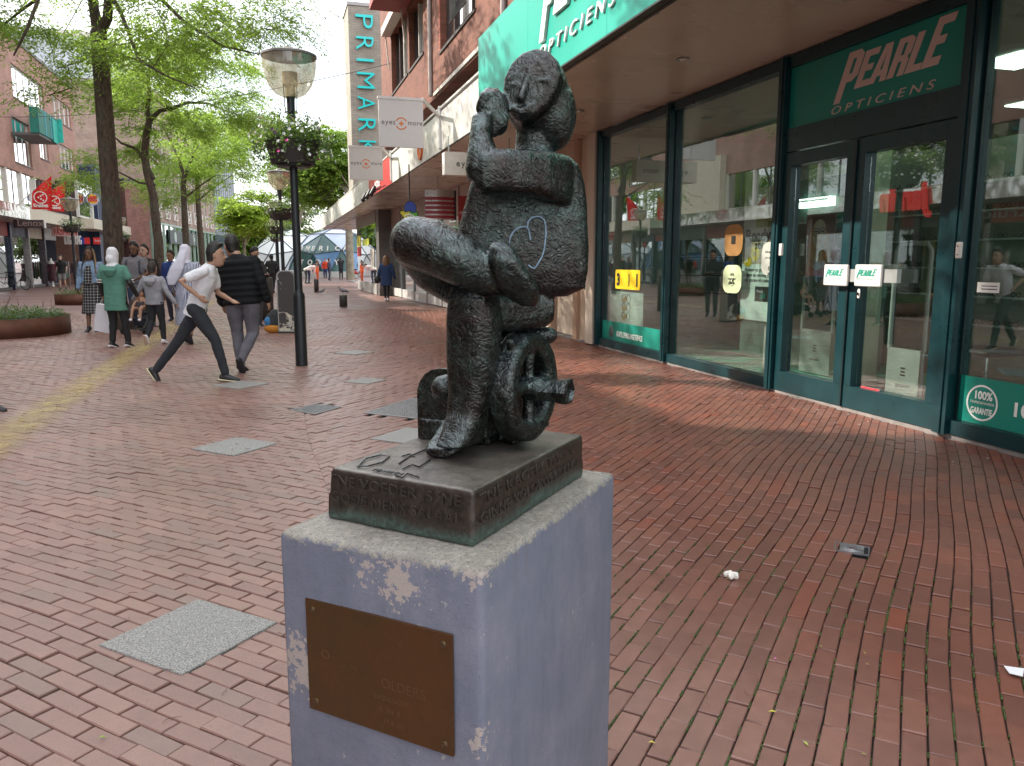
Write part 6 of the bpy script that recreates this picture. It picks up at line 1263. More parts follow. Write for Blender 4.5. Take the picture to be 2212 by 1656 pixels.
# ================================================================ lamps, planters, street furniture
def bowl_mat():
    m, n, l, b = nt('smoky lamp bowl'); n.remove(b); out = n['Material Output']
    P = n.new('ShaderNodeTexCoord').outputs['Object']; f = noise(n, l, P, 9, 5, .7)
    tr = n.new('ShaderNodeBsdfTransparent'); l.new(mixc(n, l, ramp(n, l, f, .4, .7), (.97, .96, .91), (.80, .77, .68)), tr.inputs[0])
    d = n.new('ShaderNodeBsdfTranslucent'); d.inputs[0].default_value = (.80, .76, .66, 1); d2 = n.new('ShaderNodeBsdfDiffuse'); d2.inputs[0].default_value = (.65, .62, .54, 1)
    gl = n.new('ShaderNodeBsdfGlossy'); gl.inputs['Roughness'].default_value = .08
    m1 = n.new('ShaderNodeMixShader'); m1.inputs[0].default_value = .5; l.new(d.outputs[0], m1.inputs[1]); l.new(d2.outputs[0], m1.inputs[2])
    m2 = n.new('ShaderNodeMixShader'); m2.inputs[0].default_value = .20; l.new(tr.outputs[0], m2.inputs[1]); l.new(m1.outputs[0], m2.inputs[2])
    m3 = n.new('ShaderNodeMixShader'); m3.inputs[0].default_value = .07; l.new(m2.outputs[0], m3.inputs[1]); l.new(gl.outputs[0], m3.inputs[2]); l.new(m3.outputs[0], out.inputs[0]); return m
BOWL = bowl_mat(); POLE = M((.022, .025, .028), .38, .3, .15, 8); BASK = M((.035, .028, .026), .55, 0, .2)
LEAFD = M_leaf((.035, .085, .02), (.09, .17, .04), .3); PET = M((.80, .80, .80), .6, 0, .05); PINK = M((.65, .04, .28), .6, 0, .1); PURP = M((.12, .02, .12), .6, 0, .1)
def petal_mesh(m):
    mb = MB(); 
    for k in range(5): a = k*1.2566; mb.add([(0, 0, 0), (.018*math.cos(a-.5), .018*math.sin(a-.5), .008), (.027*math.cos(a), .027*math.sin(a), .012), (.018*math.cos(a+.5), .018*math.sin(a+.5), .008)], [(0, 1, 2, 3)])
    return mb.mesh('flower', m)
FM = [petal_mesh(PET), petal_mesh(PINK), petal_mesh(PURP)]
def foliage_blob(n_, cf, ls, mat, name, parent, lw=.45):
    mb = MB(); V = []; F = []
    for i in range(n_):
        p = Vector(cf()); d = Vector(rng.normal(0, 1, 3)); d.z *= .6; d.normalize(); s_ = d.cross(Vector(rng.normal(0, 1, 3))).normalized(); L = ls*random.uniform(.6, 1.3); k = len(V)
        V += [p, p+d*L*.5+s_*L*lw*.5, p+d*L, p+d*L*.5-s_*L*lw*.5]; F.append((k, k+1, k+2, k+3))
    mb.add(V, F); o = mb.build(name, mat, parent, False, True); o['kind'] = 'stuff'; return o
def make_lamp(name, label, nflow, nleaf):
    t = thing(name, label, 'street lamp', (0, 0, 0)); bl = dict(local=True)
    mb = MB(); mb.lathe([(.082, 0), (.082, .96), (.076, 1.0), (.058, 1.03), (.055, 1.08), (.052, 3.55), (.055, 3.62), (.0, 3.62)], (0, 0, 0), 20); mb.build('pole', POLE, t, True, True)
    mb = MB()
    for k in range(4): a = k*PI/2+.5; mb.tube([(.085*math.cos(a), .085*math.sin(a), 3.42), (.095*math.cos(a), .095*math.sin(a), 3.60), (.10*math.cos(a), .10*math.sin(a), 3.78)], .007, 5)
    mb.torus((0, 0, 3.42), .085, .007, ((1, 0, 0), (0, 1, 0)), 16, 5); mb.build('cage_rods', POLE, t, True, True)
    mb = MB(); pr = [(.09, 3.61), (.20, 3.66), (.28, 3.76), (.33, 3.90), (.35, 4.02), (.353, 4.12)]; mb.lathe(pr+[(r-.006, z) for r, z in pr[::-1]], (0, 0, 0), 36); mb.build('bowl', BOWL, t, True, True)
    mb = MB(); mb.lathe([(.345, 4.118), (.362, 4.125), (.362, 4.15), (.30, 4.175), (.10, 4.195), (.09, 4.22), (.06, 4.25), (0, 4.258)], (0, 0, 0), 36); mb.build('lid', M((.16, .15, .14), .5, .2), t, True, True)
    mb = MB(); mb.lathe([(.0, 3.62), (.07, 3.62), (.07, 3.76), (.10, 3.765), (.10, 3.93), (0, 3.95)], (0, 0, 0), 20); mb.build('lamp_holder', M((.60, .54, .42), .5), t, True, True)
    bs = MB(); oc = lambda r, z: [(r*math.cos(PI/8+k*PI/4), r*math.sin(PI/8+k*PI/4), z) for k in range(8)]
    bs.add(oc(.30, 2.74)+oc(.39, 3.05)+oc(.36, 3.05)+oc(.34, 3.0), [tuple(range(8))[::-1]]+[(r*8+k, r*8+(k+1) % 8, r*8+8+(k+1) % 8, r*8+8+k) for r in range(3) for k in range(8)]+[tuple(range(24, 32))]); bk = bs.build('basket', BASK, t, False, True)
    mb = MB(); mb.lathe([(.20, 2.70), (.24, 2.72), (.24, 2.735)], (0, 0, 0), 16); mb.build('bracket', POLE, bk, False, True)
    def cf():
        a = random.uniform(0, 2*PI); r = random.uniform(.12, .5)**1; r *= 1.08; z = 3.05+random.gauss(.09, .10)-max(0, r-.34)*random.uniform(.2, 1.9); return (r*math.cos(a), r*math.sin(a), z)
    foliage_blob(nleaf, cf, .062, LEAFD, 'foliage', t)
    def cf2():
        a = random.uniform(0, 2*PI); r = random.uniform(.25, .56); k = random.random(); return (r*math.cos(a), r*math.sin(a), 3.1+k*.28)
    foliage_blob(nleaf//9, cf2, .04, M_leaf((.10, .12, .09), (.3, .22, .25), .4), 'wispy_stems', t, .7)
    for k in range(nflow):
        a = random.uniform(0, 2*PI); r = random.uniform(.36, .58); z = random.uniform(2.86, 3.24)-(r-.4)*.5
        o = link('flower', FM[0 if random.random() < .86 else random.choice((1, 2))], t, True); o.location = (r*math.cos(a), r*math.sin(a), z); o.rotation_euler = (random.uniform(.9, 1.6), 0, a+PI/2+random.uniform(-.5, .5))
    return t
L1 = make_lamp('street_lamp', 'nearest street lamp with dark pole, smoky bowl and flower basket full of white petunias', 110, 2600); place(L1, G(652, 790))
lowl = make_lamp('street_lamp', 'second street lamp of the middle row just behind the nearest one', 40, 800)
def dl_(px, d): v = W(px, 565, d); v.z = 0; return v
place(lowl, dl_(611, 24.5), .4)
for px, d, lab in ((601, 37, 'third street lamp of the middle row, basket seen beside the second pole'), (598, 52, 'farthest street lamp of the middle row, near the tent'), (161, 35, 'left street lamp in front of the fashion shop with a big flower basket'), (266, 50, 'left street lamp directly right of the big trunk'), (337, 67, 'left street lamp farthest away, by the brick corner wall')):
    dup(lowl, None, dl_(px, d), random.uniform(0, 6), None, lab)
COR = M((.13, .055, .035), .65, .3, .3, 4, .2, 30); SOIL = M((.04, .03, .022), .95, 0, .3, 20, .6, 60)
def planter(c, r, h, label, n_, hs):
    t = thing('planter', label, 'planter', tuple(c)); mb = MB(); mb.lathe([(r, 0), (r, h), (r-.012, h), (r-.012, h-.1)], c, 60); mb.build('steel_ring', COR, t, 2); mb = MB(); mb.lathe([(r-.013, h-.11), (r*.4, h-.04), (0, h-.03)], c, 30); mb.build('soil', SOIL, t, True)
    V = []; F = []
    for i in range(n_):
        a = random.uniform(0, 2*PI); q = r*math.sqrt(random.random())*.97; base = Vector((c.x+q*math.cos(a), c.y+q*math.sin(a), h-.05)); H_ = hs*random.uniform(.5, 1.)*(1-.35*(q/r)**2)
        for k in range(8):
            p = base+Vector((random.gauss(0, .05), random.gauss(0, .05), H_*(k+1)/8)); d = Vector((random.gauss(0, 1), random.gauss(0, 1), random.gauss(.1, .4))).normalized(); s_ = d.cross(UP).normalized(); L = random.uniform(.04, .075); j = len(V); V += [p, p+d*L*.5+s_*L*.28, p+d*L, p+d*L*.5-s_*L*.28]; F.append((j, j+1, j+2, j+3))
    mb = MB(); mb.add(V, F); o = mb.build('shrubs', M_leaf((.03, .075, .018), (.08, .16, .03), .3), t); o['kind'] = 'stuff'
    mb = MB()
    for k in range(26): a = random.uniform(0, 6.28); q = r*random.random()*.8; p = Vector((c.x+q*math.cos(a), c.y+q*math.sin(a), h)); mb.tube([p, p+Vector((random.gauss(0, .06), random.gauss(0, .06), hs*random.uniform(.8, 1.6)))], .004, 3, False)
    o = mb.build('twigs', M((.10, .06, .04), .8), t); o['kind'] = 'stuff'; return t
planter(Vector((-5.42, 17.95, 0)), 1.36, .36, 'large round rusty steel planter with low green shrubs at the left', 900, .26); planter(Vector((-6.45, 30.2, 0)), .75, .34, 'small rusty steel planter at the foot of the left street lamp', 160, .3)
# meter cabinet, bags, bollards
def poster_mat():
    m, n, l, b = nt('torn poster'); P = n.new('ShaderNodeTexCoord').outputs['Object']; f = noise(n, l, P, 3.2, 5, .7, .6); s = n.new('ShaderNodeSeparateXYZ'); l.new(P, s.inputs[0])
    k = math_(n, l, 'ADD', f, ramp(n, l, s.outputs[2], .15, .7, .12, -.08)); k = ramp(n, l, k, .535, .55)
    f2 = noise(n, l, P, 14, 4); l.new(mixc(n, l, k, (.055, .052, .050), mixc(n, l, ramp(n, l, f2, .4, .65), (.62, .58, .46), (.42, .41, .38))), b.inputs['Base Color']); b.inputs['Roughness'].default_value = .7; return m
c = G(622, 721); t = thing('utility_cabinet', 'dark rounded utility cabinet with torn pale posters left of the lamp pole', 'cabinet', tuple(c)); r_ = RIGHT; w2, h2 = .19, 1.27; dp = FWD*.22
prof = [(-w2, .03), (w2, .03), (w2, h2-.12)]+[(w2-.12+.12*math.cos(math.radians(a)), h2-.12+.12*math.sin(math.radians(a))) for a in (30, 60, 90)]+[(-w2+.12-.12*math.cos(math.radians(a)), h2-.12+.12*math.sin(math.radians(a))) for a in (90, 60, 30, 0)]
prof = [(x*1.0-.0, z) for x, z in prof]
mb = MB(); mb.prism([c+r_*x+UP*z for x, z in prof], dp); mb.build('body', M((.33, .33, .32), .5, .2), t)
mb = MB(); mb.prism([c-FWD*.012+r_*x*.86+UP*(.02+z*.965) for x, z in prof], FWD*.010); mb.build('door', poster_mat(), t)
mb = MB(); mb.prism([c-FWD*.02+r_*x+UP*z for x, z in ((-.2, 0), (.2, 0), (.2, .03), (-.2, .03))], FWD*.25); mb.build('base', BLACKM, t)
def bollard(px, py, h, label, r=.10, d=None):
    c = G(px, py) if d is None else dl_(px, d); t = thing('bollard', label, 'bollard', tuple(c)); mb = MB(); mb.lathe([(r, 0), (r, h-.015), (r-.015, h), (0, h)], c, 20); mb.build('post', M((.06, .058, .055), .6, .2, .3, 8), t, 2); return c
b1 = bollard(742, 663, .37, 'short dark bollard with a pigeon on top near the shops', .125); b2 = bollard(684, 632, .62, 'dark bollard just right of the lamp pole', .11)
bollard(720, 598, .62, 'distant dark bollard left of the person in black by the tree', .11); bollard(757, 603, .6, 'distant dark bollard next to the red scooter', .12)
bollard(573, 690, 1.05, 'tall black waste bin behind the man in the padded jacket', .22)
def pigeon(c, rz, label):
    t = thing('pigeon', label, 'bird', (0, 0, 0)); mb = MB(); mb.loft([((-.17, 0, .10), .006, .03), ((-.08, 0, .12), .03, .035), ((0, 0, .13), .05, .055), ((.08, 0, .155), .042, .045), ((.11, 0, .20), .024, .026), ((.125, 0, .235), .024, .024), ((.14, 0, .25), .012, .012)], 12, (Vector((0, 1, 0)), Vector((0, 0, 1)))); mb.tube([(.14, 0, .24), (.165, 0, .232)], [.007, .003], 6)
    mb.tube([(0, .02, .09), (0, .02, .0)], .004, 5); mb.tube([(0, -.02, .09), (0, -.02, .0)], .004, 5); link('body', remesh(mb, 'body', M((.14, .14, .16), .6, 0, .3, 20), .007, 1), t, True)
    mb = MB(); mb.ell((-.03, .045, .135), (.09, .012, .035)); mb.ell((-.03, -.045, .135), (.09, .012, .035)); mb.build('wings', M((.22, .22, .24), .6), t, True, True); place(t, c, rz, 1.15)
pigeon(b1+UP*.37, 2.6, 'grey pigeon standing on the short bollard'); pigeon(G(695, 637), -.3, 'dark pigeon on the ground beside the second bollard')
t = thing('backpack', 'bulging dark backpack with orange and blue panels against the utility cabinet', 'bag', tuple(G(592, 722))); c = G(592, 720); mb = MB(); mb.ell(c+UP*.22, (.17, .13, .22)); mb.ell(c+UP*.33+RIGHT*.04, (.13, .12, .16)); o = rbuild(mb, 'body', M((.03, .035, .04), .8, 0, .5, 30), t, .018, 2)
mb = MB(); mb.ell(c+UP*.10-FWD*.06, (.17, .09, .10)); mb.build('orange_panel', M((.50, .20, .02), .7), t, True); mb = MB(); mb.ell(c+UP*.24-FWD*.09-RIGHT*.08, (.08, .06, .10)); mb.build('blue_panel', M((.04, .18, .40), .7), t, True)
c = G(768, 602)+Vector((.3, 0, 0)); t = thing('scooter', 'red and white motor scooter parked under the pale trunk', 'scooter', (0, 0, 0)); mb = MB()
RS = M((.45, .02, .02), .3, 0, .05)
for x in (-.6, .6): mb2 = MB(); mb2.torus((x, 0, .25), .19, .06, ((1, 0, 0), (0, 0, 1)), 18, 7); mb2.build('wheel', RUB, t, True, True)
mb.loft([((-.75, 0, .55), .05, .1), ((-.5, 0, .55), .14, .16), ((-.2, 0, .5), .13, .14), ((-.05, 0, .35), .12, .06), ((.25, 0, .32), .12, .05), ((.42, 0, .45), .14, .12), ((.48, 0, .75), .12, .12)], 12, (Vector((0, 1, 0)), Vector((0, 0, 1)))); mb.build('body', RS, t, True, True)
mb = MB(); mb.ell((-.4, 0, .76), (.33, .13, .07)); mb.build('seat', BLACKM, t, True, True); mb = MB(); mb.loft([((.40, 0, .35), .05, .16), ((.46, 0, .7), .04, .2), ((.40, 0, 1.0), .03, .1)], 12); mb.tube([(.38, -.3, 1.05), (.42, 0, 1.02), (.38, .3, 1.05)], .02, 6); mb.build('leg_shield', WHITE, t, True, True); place(t, c, .1)
# ================================================================ trees
def bark():
    m, n, l, b = nt('bark'); P = n.new('ShaderNodeTexCoord').outputs['Object']; mp = n.new('ShaderNodeMapping'); mp.inputs['Scale'].default_value = (1, 1, .3); l.new(P, mp.inputs[0])
    f = noise(n, l, mp.outputs[0], 22, 5, .7, .5); f2 = noise(n, l, P, 2.5, 4)
    x = mixc(n, l, ramp(n, l, f, .35, .65), (.028, .020, .015), (.12, .085, .062)); x = mixc(n, l, ramp(n, l, f2, .5, .7, 0, .5), x, (.09, .10, .07)); l.new(x, b.inputs['Base Color']); b.inputs['Roughness'].default_value = .9; l.new(bump(n, l, f, .8, .03), b.inputs['Normal']); return m
BARK = bark(); BARKP = M((.26, .23, .17), .85, 0, .4, 3, .3, 20)
def fronds(starts, dirs, L, nl, ll, lw, droop):
    n_ = len(starts); t_ = np.linspace(.08, 1, nl)[None, :, None]; S_ = starts[:, None, :]; D_2 = dirs[:, None, :]; L = L[:, None, None]
    P = S_+D_2*t_*L; P[:, :, 2] -= (droop*(t_[:, :, 0]**2)*L[:, :, 0])
    side = np.cross(dirs, np.array([0, 0, 1.])); side /= np.linalg.norm(side, axis=1)[:, None]+1e-6; sg = np.where(np.arange(nl) % 2 == 0, 1, -1)[None, :, None]
    ld = side[:, None, :]*sg*.8+D_2*.45+rng.normal(0, .28, P.shape); ld[:, :, 2] -= .35; ld /= np.linalg.norm(ld, axis=2)[:, :, None]
    wd = np.cross(ld, np.array([0, 0, 1.])+rng.normal(0, .5, P.shape)); wd /= np.linalg.norm(wd, axis=2)[:, :, None]+1e-6
    k = ll*rng.uniform(.7, 1.3, (n_, nl, 1)); A = P; B = P+ld*k*.5+wd*lw*.5; Cc = P+ld*k; Dd = P+ld*k*.5-wd*lw*.5
    return np.stack([A, B, Cc, Dd], 2).reshape(-1, 3)
def leafmesh(V, mat, name, parent):
    n_ = len(V)//4; me = bpy.data.meshes.new(name); me.vertices.add(len(V)); me.vertices.foreach_set('co', V.astype(np.float32).ravel()); me.loops.add(len(V)); me.loops.foreach_set('vertex_index', np.arange(len(V))); me.polygons.add(n_); me.polygons.foreach_set('loop_start', np.arange(0, len(V), 4)); me.update(calc_edges=True); me.materials.append(mat)
    return link(name, me, parent)
def tree(label, base, trunk, trad, branches, blobs, leaf, mat, bmat=None, group=None, ntw=1., name='street_tree'):
    """blobs: (centre, rx, ry, rz, number of fronds); leaf: (leaflets, length, width, frond length, droop)"""
    bmat = bmat or BARK; t = thing(name, label, 'tree', tuple(base), group=group); mb = MB()
    tk = MB(); tk.tube(trunk, trad, 14, True); tk.build('trunk', bmat, t, True)
    for pts, rad in branches: b2_ = MB(); b2_.tube(pts, rad, 8); b2_.build('limb', bmat, t, True)
    Vs = []; CN = []; tips = [Vector(a)*(1-u)+Vector(b_)*u for p, r in branches for a, b_ in zip(p[:-1], p[1:]) for u in (.5, 1)]+[Vector(trunk[-1])]; tw = MB()
    for c, rx, ry, rz, nf in blobs:
        # uneven crown: fronds gather on a number of layered sprays inside the blob
        ns = max(4, nf//30); u = rng.normal(0, 1, (ns, 3)); u /= np.linalg.norm(u, axis=1)[:, None]; rr = rng.uniform(.35, 1, (ns, 1))**.6; cen = np.array(c)+u*rr*np.array((rx, ry, rz))
        for q in range(ns):
            k = nf//ns; out = cen[q]-np.array(c); out[2] *= .2; out = out/(np.linalg.norm(out)+1e-6)
            st = cen[q]+rng.normal(0, 1, (k, 3))*np.array((.62, .62, .20))*leaf[3]*.9; d = out[None]*.7+rng.normal(0, .75, (k, 3)); d[:, 2] *= .25; d /= np.linalg.norm(d, axis=1)[:, None]
            Vs.append(fronds(st, d, leaf[3]*rng.uniform(.6, 1.3, k), leaf[0], leaf[1], leaf[2], leaf[4]))
            CN.append(Vector(cen[q]))
    CN.sort(key=lambda e: min((p-e).length for p in tips))
    for e in CN[::1 if ntw >= 1 else 2]:
        s_ = min(tips, key=lambda p: (p-e).length); d_ = (s_-e).length; m_ = (s_+e)/2+Vector(rng.normal(0, .07*d_, 3)); tw.tube([s_, m_, e], [.007+.006*min(d_, 2), .008+.003*d_, .004], 4, False); tips += [m_, e]
    if tw.v: o = tw.build('twigs', bmat, t); o['kind'] = 'stuff'
    V = np.concatenate(Vs); leafmesh(V, mat, 'crown', t); return t
LF1 = M_leaf((.09, .16, .03), (.21, .30, .05), .6); LF2 = M_leaf((.13, .22, .035), (.27, .38, .06), .6); LFD = M_leaf((.03, .06, .025), (.06, .10, .035), .4); LFY = M_leaf((.20, .29, .03), (.36, .46, .05), .6); LFP = M_leaf((.10, .19, .03), (.22, .33, .05), .55); LFK = M_leaf((.02, .045, .015), (.05, .085, .02), .3)
d1 = 16.9; b0 = W(256, 565, d1); b0.z = 0
T = lambda pts, d: [W(x, y, d+(q[0] if q else 0)) for x, y, *q in pts]
f1 = W(213, 62, d1)
tree('big street tree with dark trunk forking high up at the left', b0, [b0]+T([(252, 650), (246, 540), (239, 420), (230, 300), (221, 180), (213, 75)], d1), [.24, .215, .20, .185, .175, .165, .165],
     [(T([(213, 75), (203, 20), (195, -60, .5), (180, -200, 1)], d1), [.12, .10, .09, .05]), (T([(214, 78), (232, 40), (237, -20), (250, -180, .5)], d1), [.11, .10, .09, .05]),
      (T([(238, -15), (262, 30, -.5), (285, 90, -.8), (300, 130, -1), (360, 165, -1.2), (420, 190, -1.3)], d1), [.05, .042, .035, .03, .02, .01]), (T([(235, -60), (330, -20, .5), (400, 50, .6), (480, 100, .6), (560, 118, .6)], d1), [.07, .05, .04, .03, .012]),
      (T([(200, 0), (120, -30, 0), (50, 20, .3), (0, 60, .4), (-60, 120, .5)], d1), [.06, .045, .03, .02, .01]), (T([(198, -60), (90, -20, -1), (60, 60, -1.5), (30, 120, -1.5)], d1), [.05, .04, .03, .015])],
     [(W(225, -230, d1), 4.6, 4.6, 2.4, 1650), (W(430, 30, d1+.5), 1.9, 2.0, .75, 620), (W(330, 120, d1), 1.5, 1.6, .6, 360), (W(540, -30, d1+.5), 1.2, 1.6, .8, 260), (W(110, 60, d1), 1.3, 1.5, .9, 230), (W(20, -20, d1), 1.3, 2, .7, 230), (W(150, 230, d1+.5), .75, .8, .6, 60)],
     (15, .11, .032, .6, .5), LF1)
def offtree(px_, py_, label, seed_z=7.6):
    b_ = Vector((px_, py_, 0)); tree(label, b_, [b_, b_+Vector((.1, 0, 3)), b_+Vector((0, .1, 5.8))], [.2, .17, .14], [([b_+Vector((0, .1, 5.7)), b_+Vector((1.2*math.cos(a), 1.2*math.sin(a), 7.2)), b_+Vector((2.8*math.cos(a), 2.8*math.sin(a), 8.2))], [.1, .07, .03]) for a in (0, 1.3, 2.6, 3.9, 5.2)], [(b_+Vector((0, 0, seed_z)), 4.2, 3.4, 2.0, 800)], (15, .11, .032, .6, .5), LFD)
offtree(-5.6, 9.3, 'street tree just outside the left edge whose sprays hang into the upper left corner'); offtree(-5.6, 2.2, 'street tree beside the photographer casting dappled shade on the shop fascia')
d2_ = 30; b0 = W(348, 565, d2_); b0.z = 0
tree('slender street tree with S-curved trunk, second from the left', b0, [b0]+T([(346, 600), (342, 520), (336, 470), (331, 420), (318, 375), (312, 335), (316, 295), (322, 262)], d2_), [.20, .19, .17, .16, .15, .14, .13, .13, .12],
     [(T([(322, 262), (318, 235), (323, 205), (320, 150)], d2_), [.09, .08, .07, .04]), (T([(322, 262), (345, 240), (375, 234), (405, 222, .5), (450, 224, 1), (500, 245, 1.2)], d2_), [.10, .08, .07, .06, .04, .02]), (T([(331, 385), (310, 345), (295, 322), (262, 310, -.5), (240, 290, -1)], d2_), [.08, .07, .06, .04, .02]), (T([(334, 400), (300, 395), (262, 375), (230, 360)], d2_), [.05, .04, .03, .01])],
     [(W(400, 200, d2_+.5), 3.0, 3.0, 1.7, 1500), (W(300, 160, d2_), 2.0, 2.4, 1.3, 720), (W(520, 250, d2_+1), 1.5, 2, .9, 300), (W(270, 300, d2_), 1.5, 1.6, .8, 250), (W(205, 360, d2_), 1.0, 1.2, .7, 180), (W(470, 130, d2_), 1.6, 1.8, .7, 300)], (12, .15, .045, .65, .5), LF2)
for px, d, lab, tr_ in ((405, 41, 'street tree third from the left with straight mottled trunk', [(405, 590), (402, 520), (398, 450), (396, 400), (398, 380)]), (440, 48, 'street tree fourth from the left, nearest the yellow green tree', [(439, 590), (433, 510), (428, 440), (425, 380), (424, 320)])):
    b0 = W(px, 565, d); b0.z = 0
    tree(lab, b0, [b0]+T(tr_, d), [.2, .19, .17, .15, .13, .12], [(T([(px-6, 385), (px-20, 340), (px-45, 290), (px-60, 260)], d), [.09, .07, .05, .03]), (T([(px-6, 385), (px+10, 340), (px+20, 290), (px+15, 230)], d), [.09, .07, .05, .03]), (T([(px-8, 430), (px+30, 400), (px+60, 380)], d), [.06, .04, .02])],
         [(W(px+10, 300, d), 3.0, 3, 2.0, 700), (W(px+70, 370, d+1), 2.4, 2.4, 1.3, 340), (W(px-50, 390, d), 1.8, 2, 1.1, 220), (W(px+90, 290, d+2), 2, 2, 1.0, 200)], (10, .20, .06, .75, .45), LF2 if d < 45 else LF1)
def small_tree(px, d, zc, r, rz, nf, mat, lab, bm_=None, tr=.16, leaf=(9, .22, .12, .8, .25), cx=None):
    b0 = W(px, 565, d); b0.z = 0; c = W(cx or px, 565, d); c.z = zc; tree(lab, b0, [b0, b0+UP*(zc*.5), c-UP*rz*.4], [tr, tr*.85, tr*.6], [([b0+UP*zc*.5, c+RIGHT*r*.5*math.cos(a)+FWD*r*.5*math.sin(a)], [tr*.5, .03]) for a in (.3, 2., 3.6, 5.)], [(c, r, r, rz, nf), (c+RIGHT*r*.35-UP*rz*.5, r*.75, r*.75, rz*.5, nf//3), (c-RIGHT*r*.3+UP*rz*.45, r*.6, r*.6, rz*.5, nf//4)], leaf, mat, bm_, name='tree')
small_tree(529, 58, 4.9, 1.75, 1.6, 900, LFY, 'bright yellow green round tree in the middle distance behind the bearded man', BARKP, .12, cx=540)
small_tree(756, 64, 8.6, 3.6, 2.6, 1700, LFP, 'large plane tree with pale trunk in front of the dome', BARKP, .34, (9, .26, .16, .9, .25), cx=700)
small_tree(800, 62, 9.6, 2.3, 2.0, 620, LFP, 'tall plane tree crown rising beside the brick sign tower', BARKP, .2, (9, .26, .16, .9, .25), cx=712)
small_tree(640, 84, 9.2, 3.2, 2.0, 700, LFP, 'plane tree crown hanging over the white dome', BARKP, .22, (9, .26, .16, .9, .25), cx=672)
for i, (px, d, zc, r) in enumerate(((478, 105, 4.6, 4.6), (512, 110, 5.0, 5), (566, 112, 4.4, 5), (600, 108, 4.8, 4.6), (455, 104, 4.0, 4), (640, 118, 6.5, 5))): small_tree(px, d, zc, r, 3.2, 620, LFK if i % 2 else LFP, ['dark dense tree at the street end left of the yellow green tree', 'tall dark tree at the street end right behind the yellow green tree', 'bushy tree at the street end above the bearded man', 'dark tree at the street end behind the lamp poles', 'low tree at the street end touching the glass building', 'pale leaved tree behind the white dome'][i], None, .2, (8, .5, .28, 1.5, .3))
# thin overhead cables
for i, (a, b_, lab) in enumerate((((-12, 40, 7.6), (3.6, 24, 7.2), 'thin overhead cable across the street near the netted balcony'), ((-12, 44, 8.8), (-2.8, 17.2, 7.0), 'thin overhead cable running to the big forked tree'))):
    a, b_ = Vector(a), Vector(b_); mb = MB(); mb.tube([a*(1-u)+b_*u-UP*(.5*4*u*(1-u)) for u in [k/14 for k in range(15)]], .012, 4); tag(mb.build('cable', BLACKM), lab, 'cable')
# ================================================================ people
SK = [M((.40, .23, .155), .5, 0, .06), M((.15, .075, .045), .5, 0, .08), M((.30, .16, .10), .5, 0, .06), M((.50, .32, .24), .5, 0, .05)]
HAIRB = M((.012, .009, .008), .55, 0, .4, 60); HAIRR = M((.16, .075, .03), .6, 0, .4, 60)
EYEW = M((.02, .015, .012), .3, 0, 0); LIP = M((.22, .07, .06), .5, 0, 0)
def stripe_mat(a, b, sc_, axis='x', w=.5, rough=.8):
    m, n, l, bb = nt('striped cloth'); P = n.new('ShaderNodeTexCoord').outputs['Object']; d = n.new('ShaderNodeVectorMath'); d.operation = 'DOT_PRODUCT'; l.new(P, d.inputs[0]); d.inputs[1].default_value = axis
    s = math_(n, l, 'FRACT', math_(n, l, 'MULTIPLY', d.outputs['Value'], sc_)); l.new(mixc(n, l, math_(n, l, 'GREATER_THAN', s, w), a, b), bb.inputs['Base Color']); bb.inputs['Roughness'].default_value = rough; return m
def check_mat(a, b, sc_, w=.12):
    m, n, l, bb = nt('checked cloth'); P = n.new('ShaderNodeTexCoord').outputs['Object']; o = None
    for ax in (tuple(RIGHT), (0, 0, 1)):
        d = n.new('ShaderNodeVectorMath'); d.operation = 'DOT_PRODUCT'; l.new(P, d.inputs[0]); d.inputs[1].default_value = ax
        s = math_(n, l, 'LESS_THAN', math_(n, l, 'FRACT', math_(n, l, 'MULTIPLY', d.outputs['Value'], sc_)), w); o = s if o is None else math_(n, l, 'MAXIMUM', o, s)
    l.new(mixc(n, l, o, a, b), bb.inputs['Base Color']); bb.inputs['Roughness'].default_value = .8; return m
def cloth(c, var=.14, vs=9): return M(c, .85, 0, var, vs, .25, 22)
